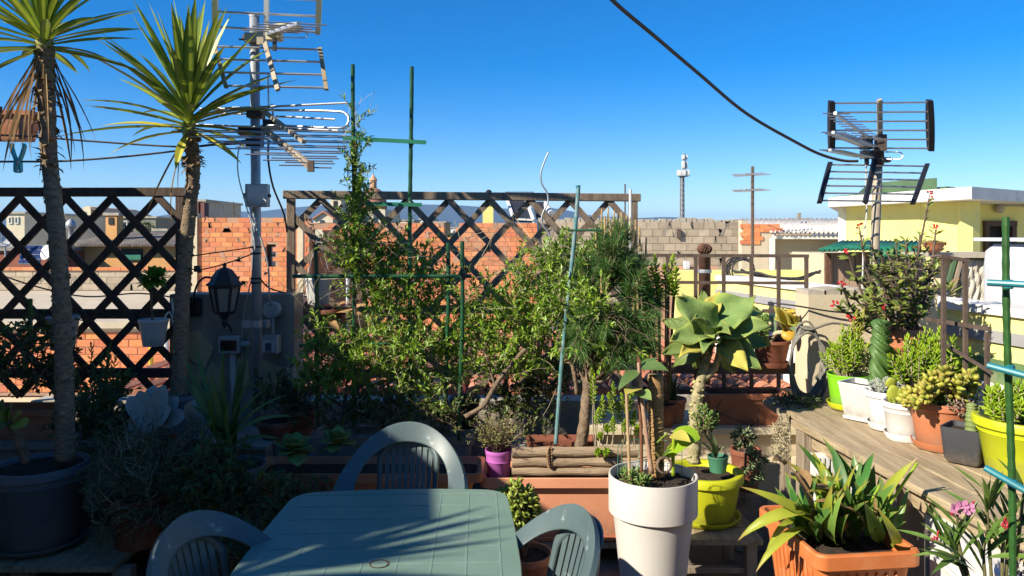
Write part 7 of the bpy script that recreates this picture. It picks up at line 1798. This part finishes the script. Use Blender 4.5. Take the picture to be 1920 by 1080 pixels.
# stalky sedum by the railing and mat on the shelf end
st2 = thing("stalky_sedum", "bright sedum with bare woody stalks at the left end of the railing", "succulent", (X(1240, 4.45), 4.45, .57))
add_pot(st2, (X(1240, 4.44), 4.44, zl_), .09, .07, .13, M_terra_d)
f = MB(); s_ = MB()
for px, py, x0 in ((1228, 482, 1240), (1222, 500, 1236), (1234, 520, 1240), (1246, 500, 1245), (1262, 482, 1250), (1268, 505, 1252), (1256, 520, 1248), (1216, 540, 1230), (1266, 535, 1252), (1240, 545, 1240), (1206, 500, 1228), (1204, 525, 1226)):
    p1 = P(px, py, 4.1 + U(-.05, .05)); p0 = V(X(x0, 4.44), 4.44, .66); m_ = P((px + x0) / 2 + U(-6, 6), 575, 4.2); s_.tube(smoothpts([p0, m_, p1], 3), .0045, 5); shoot_leaves(f, p1 + (m_ - p1) * .5, p1, 28, .038, .013, .4, True, T=.008)
s_.build("stem", M_twig, st2, kind="stuff"); f.build("foliage", M_sed, st2, kind="stuff")
mt = thing("creeping_succulent", "dark creeping succulent mat at the far end of the plank shelf", "succulent", P(1500, 765, 3.95))
f = MB()
for i in range(260):
    p = P(1490 + U(-40, 46), 756 + U(-14, 12), 3.98 + U(-.12, .12)); f.fat(p, rdir(.0, 1), (0, 0, 1), .03, .012, .01, 'round', 0, 2, 5)
f.build("foliage", mat("dark_mat_leaf", (.06, .09, .03), (.035, .055, .02), 9, .5, var=.3), mt, kind="stuff")
b = MB(); b.bbox(X(1445, 4.0), X(1545, 4.0), 3.86, 4.12, .76, .79); b.bbox(X(1455, 4.0), X(1470, 4.0), 3.9, 3.95, .003, .759); b.build("stand", M_post, mt)
dr_ = thing("dry_trailing_plant", "pale dried trailing stems hanging beside the plank shelf post", "plant", P(1470, 820, 3.75))
f = MB()
for i in range(260): p = P(1468 + U(-20, 14), 822 + U(-32, 40), 3.74 + U(-.03, .03)); f.fat(p, rdir(-1, .4), (0, 0, 1), U(.012, .024), .006, .005, 'round', 0, 2, 4)
f.build("foliage", mat("dried_pale_leaf", (.46, .42, .25), (.36, .3, .17), 9, .8, var=.3), dr_, kind="stuff")
b = MB()
for i in range(26): p = P(1470 + U(-10, 10), 775, 3.8); b.tube(smoothpts([p, P(1468 + U(-18, 12), 800, 3.75), P(1468 + U(-20, 14), 822 + U(0, 40), 3.74)]), .0016, 3, caps=False)
b.build("stem", M_twig_p, dr_, kind="stuff")
# ---------------------------------------------------------------- the row of pots on the plank shelf
ZS = zs + .004
def sp(px, D): return V(X(px, D), D, ZS)
q1 = thing("potted_sedum", "bright needle leaved sedum in a lime green pot at the far end of the shelf", "potted plant", sp(1592, 3.86))
c = sp(1592, 3.86) + V(0, 0, .014); add_pot(q1, c, .106, .088, .165, M_lime, rim=.012, lip=.006, saucer=M_lime3)
sedum(q1, c + V(0, 0, .15), .11, .09, .27, 46, .027, .0075, M_sed, 34, .45, .45, stem=M_twig_p, bare=.35)
f = MB(); s_ = MB()
for px, py in ((1606, 585), (1616, 596), (1600, 605), (1622, 575)): p1 = P(px, py, 3.9); p0 = c + V(.03, .03, .16); s_.tube([p0, p1], .004, 4); shoot_leaves(f, p0.lerp(p1, .4), p1, 50, .028, .010, .5, True, T=.006)
s_.build("stem", M_twig_p, q1, kind="stuff"); f.build("foliage", mat("yellow_sedum_leaf", (.42, .40, .06), (.34, .33, .05), 8, .45, trans=.2, var=.25), q1, kind="stuff")
# white square pot with the twisted cactus
q2 = thing("potted_cactus", "dark twisted column cactus in a square white woven pot", "potted plant", sp(1618, 3.63))
c = sp(1618, 3.63) + V(0, 0, .01); rot = R(38)
b = MB(); b.squares([(.058, .058, 0), (.062, .062, .004), (.084, .084, .158), (.086, .086, .162), (.086, .086, .17), (.080, .080, .17), (.075, .075, .13)], c, 0, 4, .1, rot, capa=True); pq = b.build("pot", M_white2, q2, auto=40)
b = MB(); b.squares([(.076, .076, .145), (.03, .03, .15)], c, 0, 4, .1, rot, capb=True); b.build("soil", M_soil, pq)
b = MB(); Mz = Matrix.Rotation(rot, 3, 'Z')
for face in range(2):
    for i in range(9):
        for j in range(9):
            z = .014 + j * .0168; hw_ = .062 + .022 * (z / .16); u = (-.88 + 1.76 * i / 8) * hw_; p = V(u, -hw_ - .0005, z) if face == 0 else V(hw_ + .0005, u, z)
            ex = (.013, .004, .006) if (i + j) % 2 else (.006, .004, .013)
            if face: ex = (ex[1], ex[0], ex[2])
            b.box(c + Mz @ p, ex, Mz)
b.build("weave", M_white2, q2, kind="stuff")
b = MB(); b.squares([(.066, .066, -.008), (.07, .07, .006), (.064, .064, .006)], c, 0, 4, .1, rot, capa=True, capb=True); b.build("saucer", M_white2, q2)
b = MB(); rings = []; n = 44; H = .345; base = c + V(.0, .0, .15)
cc = V(X(1648, 3.6), 3.6, 0)
for i in range(n + 1):
    t = i / n; rad = .050 * (1 - .16 * t + .07 * math.sin(t * 13)) * (1 if t < .93 else math.sqrt(max(.02, 1 - ((t - .93) / .075) ** 2))); ring = []
    for k in range(60):
        a = 2 * math.pi * k / 60; r_ = rad * (.56 + .66 * (1 - abs(math.sin((a * 4 + t * 40 + 2.2 * math.sin(t * 8)) / 2))) ** 1.3) * (.8 + .2 * min(1, t * 6)); ring.append(V(cc.x + math.cos(a) * r_ + .012 * math.sin(t * 2.5), cc.y + math.sin(a) * r_, ZS + .145 + H * t))
    rings.append(ring)
b.quadloop(rings, 0, True, True, True); b.build("stem", M_cactus, q2, smooth=True)
b = MB()
for i in range(70):
    p = V(cc.x, cc.y, ZS + .16 + U(0, .3)); a = U(0, 6.28); o = V(math.cos(a), math.sin(a), 0); p = p + o * .052; b.tube([p, p + o * .02 + V(0, 0, U(-.01, .01))], [.0008, .0003], 3)
b.build("spine", M_iron, q2, kind="stuff")
# white round pots
q3 = thing("potted_rosettes", "white round pot of pale grey rosettes on the shelf beside the cactus", "potted plant", sp(1662, 3.46))
c = sp(1664, 3.46) + V(0, 0, .012); add_pot(q3, c, .098, .072, .165, M_white2, rim=.03, saucer=M_white2)
f = MB()
for i in range(16):
    a = U(0, 6.28); q = .08 * math.sqrt(U(0, 1)); p = c + V(math.cos(a) * q, math.sin(a) * q, .16 + U(0, .03) + .02 * (1 - q / .08))
    for k in range(18): e = 1.4 - 1.5 * k / 18; an = k * 2.4; f.fat(p, V(math.cos(an) * math.cos(e), math.sin(an) * math.cos(e), math.sin(e)), (0, 0, 1) if e < 1.3 else (0, 1, 0), .024, .011, .006, 'round', -.3, 3, 5)
f.build("rosette", M_grey_suc, q3, kind="stuff")
q4 = thing("potted_cactus", "white round pot with flat yellow green cactus pads next to the terracotta pot", "potted plant", sp(1694, 3.28))
c = sp(1697, 3.29) + V(0, 0, .008); add_pot(q4, c, .092, .07, .155, M_white2, rim=.025, saucer=M_white2, band=.7)
for px, py, tx, ty, w in ((1683, 760, 1672, 722, 30), (1690, 762, 1686, 728, 26), (1674, 728, 1668, 708, 24), (1698, 765, 1702, 738, 22), (1680, 765, 1690, 742, 26)):
    b = MB(); p0, p1 = P(px, py, 3.26), P(tx, ty, 3.25); b.fat(p0, p1 - p0, (0, -1, 0), (p1 - p0).length, S(w, 3.26), .016, 'round', 0, 6, 10); b.build("pad", mat("cactus_pad", (.36, .40, .05), (.28, .33, .04), 14, .5), q4, smooth=True)
sedum(q4, c + V(.0, .0, .14), .08, .07, .05, 26, .016, .005, M_sed_d, 12, .8, bare=.05)
# terracotta pot with plump succulent
q5 = thing("potted_succulent", "plump yellow green succulent in a bright terracotta pot on the shelf", "potted plant", sp(1763, 3.14))
c = sp(1764, 3.15) + V(0, 0, .012); add_pot(q5, c, .118, .093, .185, M_terra, rim=.032, lip=.012, saucer=M_terra)
f = MB(); s_ = MB()
for px, py in [(U(1702, 1760), U(728, 760)) for _ in range(16)] + [(U(1735, 1795), U(700, 745)) for _ in range(19)] + [(U(1780, 1830), U(708, 745)) for _ in range(14)] + [(1768, 700), (1772, 694), (1762, 706), (1700, 745), (1696, 750), (1820, 700), (1826, 712)]:
    p1 = P(px, py, 3.1 + U(-.09, .12)); p0 = c + V(U(-.05, .05), U(-.05, .05), .16); m_ = p0.lerp(p1, .55) + V(0, 0, .01); s_.tube([p0, m_, p1], [.005, .004, .003], 5)
    d = (p1 - m_).normalized(); d = (d + V(0, 0, .4)).normalized(); shoot_leaves(f, p1 - d * .03, p1 + d * .004, 6, .040, .026, .4, True, T=.019)
s_.build("stem", M_bark, q5, kind="stuff"); f.build("foliage", M_plump, q5, smooth=True, kind="stuff")
sedum(q5, c + V(.03, -.04, .165), .08, .05, .08, 18, .02, .006, M_sed_d, 14, .7, bare=.1)
# big sedum behind
q6 = thing("potted_sedum", "large bushy sedum behind the white and terracotta pots on the shelf", "potted plant", sp(1735, 3.55))
c = sp(1738, 3.56); add_pot(q6, c, .125, .1, .17, M_terra_d, rim=.03)
sedum(q6, c + V(-.05, 0, .155), .14, .12, .26, 52, .028, .008, M_sed, 34, .45, .4, stem=M_twig_p, bare=.3)
sedum(q6, c + V(.07, .02, .155), .10, .1, .33, 30, .028, .008, M_sed, 34, .4, .35, stem=M_twig_p, bare=.45)
sedum(q6, c + V(.16, -.02, .13), .07, .07, .25, 12, .028, .008, M_sed, 34, .4, .35, stem=M_twig, bare=.5)
# anthracite pot with small cactus
q7 = thing("potted_cactus", "stubby banded cactus in a ribbed anthracite square pot", "potted plant", sp(1810, 2.93))
c = sp(1812, 2.94); rot = R(42)
b = MB(); b.squares([(.042, .042, .0), (.055, .055, .004), (.064, .064, .02), (.074, .074, .13), (.075, .075, .142), (.070, .070, .142), (.066, .066, .11)], c, 0, 5, .22, rot, capa=True); pq = b.build("pot", M_anth, q7, auto=40)
b = MB(); b.squares([(.067, .067, .122), (.03, .03, .126)], c, 0, 5, .22, rot, capb=True); b.build("soil", M_soil, pq)
b = MB(); Mz = Matrix.Rotation(rot, 3, 'Z')
for i in range(22):
    u = -.82 + 1.64 * i / 21; b.bar(c + Mz @ V(.0655, u * .064, .022), c + Mz @ V(.0755, u * .074, .136), .0028, .003, up=(0, 0, 1))
b.build("rib", M_anth, q7, kind="stuff")
for px, y0, y1, r_ in ((1822, 808, 772, .023), (1822, 776, 755, .019), (1832, 772, 760, .014)):
    b = MB(); p0, p1 = P(px, y0, 2.9), P(px, y1, 2.9); rings = []
    for i in range(13):
        t = i / 12; rr = r_ * (.9 + .12 * math.sin(t * 25)) * (1 if t < .8 else math.sqrt(max(.03, 1 - ((t - .8) / .21) ** 2))); rings.append([p0.lerp(p1, t) + V(math.cos(2 * math.pi * k / 20) * rr * (1 + .1 * (k % 2)), math.sin(2 * math.pi * k / 20) * rr * (1 + .1 * (k % 2)), 0) for k in range(20)])
    b.quadloop(rings, 0, True, True, True); b.build("stem", M_cactus_s, q7, smooth=True)
f = MB()
for i in range(60): p = P(1800 + U(-22, 22), 765 + U(-12, 18), 3.02 + U(-.03, .03)); f.fat(p, rdir(-.2, 1), (0, 0, 1), .018, .008, .006, 'round', 0, 2, 5)
f.build("dry_rosette", mat("dusty_rose_leaf", (.36, .25, .19), (.25, .17, .12), 9, .7, var=.3), q7, kind="stuff")
# acid yellow oval pot
q8 = thing("potted_sedum", "sedum and mossy grass in a large acid yellow pot at the picture edge", "potted plant", sp(1920, 2.78))
c = sp(1922, 2.79); add_pot(q8, c, .165, .125, .215, M_lime3, rim=.035, lip=.02, band=.72)
sedum(q8, c + V(-.09, -.02, .19), .075, .07, .15, 22, .026, .008, M_sed, 30, .4, .5, stem=M_twig_p, bare=.35)
sedum(q8, c + V(.0, .04, .19), .1, .08, .17, 26, .024, .007, M_sed, 26, .5, .5, bare=.3)
f = MB()
for i in range(420): a = U(0, 6.28); q = .15 * math.sqrt(U(0, 1)); p = c + V(math.cos(a) * q, math.sin(a) * q, .19); d = V(math.cos(a) * .6, math.sin(a) * .6, U(.3, 1)).normalized(); f.leaf(p, d, (0, 0, 1), U(.03, .06), .003, 'grass', 1.0, .2, 3)
f.build("moss_grass", mat("moss_grass", (.24, .26, .04), (.16, .19, .03), 9, .6, var=.3), q8, kind="stuff")
# crown of thorns
eu = thing("crown_of_thorns", "thorny crown of thorns with red flowers in a terracotta pot behind the cactus", "potted plant", V(X(1693, 4.02), 4.02, ZS))
b = MB(); b.bbox(X(1655, 4.02), X(1740, 4.02), 3.92, 4.14, ZS, ZS + .12); b.build("crate", M_post, eu)
c = V(X(1693, 4.02), 4.02, ZS + .122); add_pot(eu, c, .112, .082, .275, M_terra, rim=.055, lip=.012, band=.62)
f = MB(); s_ = MB(); rd = MB(); th_ = MB()
top = c + V(0, 0, .26)
targets = [(1742, 372, 0), (1612, 432, -.05), (1590, 480, 0), (1580, 540, -.05), (1570, 575, -.08), (1755, 430, .0), (1745, 500, 0), (1720, 470, .1), (1700, 450, .05), (1650, 470, 0), (1630, 500, .1), (1670, 490, .15), (1600, 600, -.1), (1620, 570, -.15), (1640, 540, -.15), (1680, 530, -.18), (1720, 540, -.12), (1740, 560, -.05), (1760, 490, .08), (1700, 500, -.05), (1610, 520, .1), (1660, 580, -.2), (1690, 570, -.2), (1725, 585, -.12), (1650, 510, -.05), (1705, 480, -.1), (1740, 520, .12), (1635, 460, .05), (1680, 455, .12), (1725, 440, .1), (1600, 555, .05), (1630, 590, -.1)]
flowers = {(1742, 372), (1612, 432), (1590, 480), (1570, 575), (1755, 430), (1720, 470), (1600, 600), (1660, 580), (1580, 540)}
for px, py, dd in targets:
    p1 = P(px, py, 4.0 + dd); p0 = top + V(U(-.06, .06), U(-.06, .06), 0); m_ = p0.lerp(p1, .5) + V((p1.x - p0.x) * .12, 0, -.03) + rdir() * .02
    pts = smoothpts([p0, m_, p1], 6); s_.tube(pts, [.009 - .0004 * i for i in range(len(pts))], 7)
    for i in range(52):
        k = U(0, len(pts) - 1.01); p = pts[int(k)].lerp(pts[int(k) + 1], k % 1); o = rdir(-.4, .5); th_.tube([p, p + o * U(.014, .024)], [.0016, .0004], 3, caps=False)
    d = (pts[-1] - pts[-2]).normalized(); nl = 10 if py > 440 else 6
    for i in range(nl * 2 if py > 450 else nl):
        t = U(.45, 1.0) if py > 450 else U(.8, 1.0); k = t * (len(pts) - 1.01); p = pts[int(k)].lerp(pts[int(k) + 1], k % 1); o = (rdir(-.3, .8) + d * .4).normalized(); f.leaf(p, o, (U(-.4, .2), -.5, 1), U(.036, .062), U(.020, .030), 'spoon', .3, .2, 3)
    if (px, py) in flowers:
        for k in range(5):
            q = p1 + d * .02 + rdir() * .016
            for s2 in (-1, 1): rd.leaf(q, (rdir(-.2, 1)), (0, -1, .3), .013, .013, 'round', .2, .1, 3)
        s_.tube([p1, p1 + d * .03], .0025, 5)
for i in range(70):
    p = P(U(1625, 1745), U(500, 605), 4.0 + U(-.16, .16)); d = rdir(.0, 1); s_.tube([p, p + d * .05, p + d * .1 + rdir() * .03], [.005, .004, .003], 5)
    for k in range(6): o = rdir(); th_.tube([p + d * U(0, .1), p + d * .05 + o * .03], [.0015, .0004], 3, caps=False)
    for k in range(4): f.leaf(p + d * U(.02, .1), rdir(-.2, 1), (0, -.5, 1), U(.03, .05), U(.017, .026), 'spoon', .3, .2, 3)
s_.build("stem", M_thorn, eu, kind="stuff"); th_.build("thorn", M_thorn, eu, kind="stuff"); f.build("foliage", M_euph, eu, kind="stuff"); rd.build("flower", M_red, eu, kind="stuff")

# ---------------------------------------------------------------- orange planter with the broad leaves
op = thing("lily_planter", "bright orange ribbed planter full of broad green and yellowing leaves", "potted plant", (1.13, 2.62, .38))
c = V(1.135, 2.635, .395); rot = R(6.5)
b = MB(); b.squares([(.135, .17, 0), (.138, .173, .004), (.158, .205, .215), (.163, .21, .218), (.176, .224, .222), (.181, .229, .226), (.1815, .2295, .268), (.178, .226, .274), (.166, .214, .274), (.16, .206, .26), (.155, .2, .2)], c, 0, 7, .2, rot, capa=True); pq = b.build("trough", M_orange, op, auto=30)
b = MB(); Mz = Matrix.Rotation(rot, 3, 'Z')
for i in range(7):
    u = -.1 + .0335 * i; b.fat(c + Mz @ V(u * .9, -.1785, .01), Mz @ V(u * .1, -.028, .195), Mz @ V(0, -1, 0), .198, .024, .016, 'strap', 0, 8, 8)
for i in range(9):
    u = -.14 + .035 * i; b.fat(c + Mz @ V(-.142, u * .9, .01), Mz @ V(-.018, u * .1, .195), Mz @ V(-1, 0, 0), .198, .024, .014, 'strap', 0, 8, 8)
b.build("flute", M_orange, op, smooth=True, kind="stuff")
b = MB(); b.squares([(.157, .203, .225), (.06, .09, .235)], c, 0, 7, .2, rot, capb=True)
for i in range(90): b.blob(c + Mz @ V(U(-.14, .14), U(-.18, .18), .23), U(.005, .012), n=5, m=3, jit=.3)
b.build("soil", M_soil, pq)
st_ = thing("plant_stand", "weathered wooden stool under the orange planter", "stool", (1.13, 2.63, 0))
b = MB(); b.squares([(.185, .22, .355), (.19, .225, .36), (.19, .225, .388), (.185, .22, .392)], V(1.12, 2.63, 0), 0, 4, .12, rot, capa=True, capb=True); b.build("seat", M_post, st_)
for sx in (-1, 1):
    for sy in (-1, 1): b = MB(); b.bar(V(1.12 + sx * .15, 2.63 + sy * .18, .003), V(1.12 + sx * .13, 2.63 + sy * .16, .354), .035, .035, up=(0, 1, 0)); b.build("leg", M_post, st_)
LD = 2.6
def lp2(px, py, dd=0.0): return P(px, py, LD + dd)
lily = [ # base, tip, depth of the tip, width, droop, kind
 (1535, 985, 1382, 914, -.05, 28, .8, 'y'), (1520, 965, 1384, 1022, -.06, 34, 1.5, 'y'), (1512, 990, 1418, 1080, -.12, 26, 1.2, 'y'), (1500, 985, 1432, 1062, -.1, 22, 1.6, 'y'),
 (1600, 975, 1466, 862, .02, 34, .6, 'y'), (1600, 960, 1462, 888, .0, 26, .5, 'y'), (1605, 960, 1490, 826, .1, 26, .4, 'l'), (1595, 980, 1518, 838, .1, 34, .5, 'y'), (1640, 960, 1540, 818, .15, 28, .3, 'l'),
 (1650, 965, 1728, 857, -.06, 30, .9, 'y'), (1505, 990, 1452, 912, -.02, 22, .2, 'l'), (1512, 1010, 1492, 940, -.1, 26, .3, 'l'), (1500, 1010, 1460, 970, -.1, 24, .5, 'l'), (1545, 1005, 1548, 905, -.06, 32, .2, 'l'), (1560, 1000, 1530, 900, .05, 30, .3, 'l'),
 (1608, 1018, 1588, 905, -.12, 36, .1, 'l'), (1622, 1005, 1668, 930, -.12, 42, .3, 'l'), (1640, 1012, 1662, 942, -.14, 46, .3, 'l'), (1660, 1010, 1700, 948, -.12, 36, .4, 'l'), (1672, 1012, 1704, 980, -.14, 26, .4, 'l'), (1650, 1010, 1690, 960, -.16, 30, .5, 'l'),
 (1580, 1000, 1592, 880, .05, 34, .2, 'l'), (1570, 1000, 1555, 870, .1, 32, .3, 'l'), (1625, 990, 1640, 870, .1, 32, .3, 'l'), (1640, 990, 1682, 900, .05, 26, .5, 'l'), (1530, 1000, 1500, 900, .1, 30, .4, 'l'), (1555, 1010, 1575, 960, -.15, 30, .5, 'l'), (1540, 1012, 1520, 985, -.2, 26, .6, 'l'), (1600, 960, 1640, 850, .15, 26, .5, 'l'), (1590, 940, 1500, 900, -.05, 24, 1.0, 'y'), (1560, 960, 1502, 930, -.12, 30, 1.3, 'y'), (1610, 980, 1545, 945, -.14, 26, 1.1, 'l'), (1635, 975, 1600, 900, -.02, 28, .4, 'l'), (1660, 985, 1650, 890, .1, 30, .3, 'l'), (1590, 930, 1560, 835, .12, 26, .2, 'l'), (1575, 950, 1530, 860, .1, 30, .3, 'l'), (1615, 940, 1600, 850, .15, 30, .3, 'l')]
for _ in range(30):
    bx, by = U(1500, 1680), U(965, 1010); tx = bx + (bx - 1590) * .35 + U(-45, 45); lily.append((bx, by, tx, by - U(45, 125), U(-.15, .15), U(15, 27), U(.3, 1.6), 'y' if U(0, 1) < .35 else 'l'))
for _ in range(20):
    bx, by = U(1530, 1690), U(1000, 1022); lily.append((bx, by, bx + U(-50, 50), by - U(45, 105), -.16 + U(-.05, .03), U(26, 40), U(.2, 1.3), 'y' if U(0, 1) < .15 else 'l'))
for bx, by, tx, ty, dd, w, dr, k in lily:
    chord_leaf("leaf", op, lp2(bx, by, U(-.06, .1)), lp2(tx, ty, dd), S(w, LD) * (.66 if k == 'y' else .78), M_lily_y if k == 'y' else M_lily, 'lance', dr * 1.2, .6 if k == 'y' else .35, 9, up=V(-.45, -.6, .65), wave=.02)
for bx, by, tx, ty, w in ((1520, 985, 1470, 870, 16), (1570, 930, 1508, 918, 14), (1500, 880, 1516, 920, 22), (1470, 872, 1446, 868, 22), (1590, 960, 1520, 945, 16), (1620, 990, 1570, 950, 14), (1640, 1000, 1640, 920, 10)):
    chord_leaf("dry_leaf", op, lp2(bx, by, -.06), lp2(tx, ty, -.1), S(w, LD), M_lily_d, 'lance', .9, .8, 7)
b = MB()
for px, py, tx, ty in ((1565, 1005, 1535, 900), (1590, 1005, 1570, 890), (1610, 1000, 1650, 910), (1520, 1000, 1535, 930), (1640, 1000, 1720, 868)): b.tube(smoothpts([lp2(px, py), lp2((px + tx) / 2 - 4, (py + ty) / 2, -.02), lp2(tx, ty, -.03)]), .005, 6)
b.build("stem", M_sed, op, smooth=True, kind="stuff")

# ---------------------------------------------------------------- the oleander in front
ol = thing("oleander", "oleander with narrow leaves and pink flowers beside the air conditioner", "shrub", (1.3, 1.95, 0))
OD = 1.98
pot_c = V(1.32, 2.0, .003); add_pot(ol, pot_c, .15, .12, .3, M_terra_d)
stems = [((1795, 965), (1800, 1030)), ((1842, 905), (1850, 960)), ((1785, 1020), (1810, 1060)), ((1890, 985), (1880, 1030)), ((1905, 950), (1890, 1010)), ((1850, 1000), (1845, 1060)), ((1760, 1015), (1800, 1060)), ((1930, 880), (1915, 960))]
b = MB()
for (tx, ty), (mx_, my_) in stems:
    p1 = P(tx, ty, OD + U(-.06, .06)); m_ = P(mx_, my_, OD); b.tube(smoothpts([pot_c + V(U(-.03, .03), U(-.03, .03), .27), pot_c.lerp(m_, .5) + V(0, 0, .17), m_, p1], 5), [.007] * 6 + [.005] * 5 + [.0035] * 5, 6)
    d = (p1 - m_).normalized()
    for k in range(8):
        t = U(-.3, 1); q = m_.lerp(p1, t); a = k * 2.1; s_, u = frame(d)[1:]; o = s_ * math.cos(a) + u * math.sin(a); dr = (o * .75 + d * U(.4, 1)).normalized(); L = U(.085, .15)
        chord_leaf("leaf", ol, q, q + dr * L, L * .115, M_ole, 'lance', .35, .35, 6)
b.build("stem", mat("oleander_stem", (.16, .15, .06), (.11, .1, .04), 20, .7), ol, smooth=True)
for bx, by, tx, ty in ((1830, 1070, 1724, 1012), (1830, 1075, 1730, 1035), (1840, 1060, 1755, 975), (1840, 1050, 1785, 968), (1845, 1030, 1895, 962), (1850, 960, 1794, 892), (1850, 955, 1838, 895), (1862, 955, 1878, 890), (1800, 1040, 1745, 1080), (1880, 1040, 1930, 1000), (1850, 1045, 1960, 1050), (1900, 1010, 1925, 930)):
    chord_leaf("leaf", ol, P(bx, by, OD), P(tx, ty, OD - .08), S(13, OD), M_ole, 'lance', .4, .35, 7)
b = MB(); fl_ = P(1797, 950, OD - .02)
for k in range(3):
    cfl = fl_ + V(-.014 + .016 * k, -.01, .006 * (k % 2))
    for j in range(5): a = j * 1.257 + k; b.leaf(cfl, V(math.cos(a), -.5, math.sin(a) * .8 + .2), (0, -1, .4), .019, .016, 'spoon', .5, .2, 4)
b.build("flower", M_petal, ol, smooth=True)
b = MB()
for px, py, n_ in ((1790, 960, 9), (1752, 1010, 5), (1888, 985, 8), (1903, 984, 6), (1805, 960, 6), (1824, 952, 3)):
    for k in range(n_): p = P(px + U(-8, 8), py + U(-6, 8), OD - .02); b.fat(p, V(U(-.5, .5), U(-.4, .1), 1), (0, 1, 0), U(.012, .02), .005, .005, 'round', 0, 3, 6)
b.build("bud", M_bud, ol, kind="stuff")
b = MB()
for i in range(70): p = P(U(1885, 1930), U(1030, 1090), OD + U(-.05, .1)); b.sleaf(p, rdir(), rdir(), .02, .008)
b.build("withered_leaf", mat("withered_leaf", (.22, .17, .14), (.14, .1, .09), 9, .9), ol, kind="stuff")
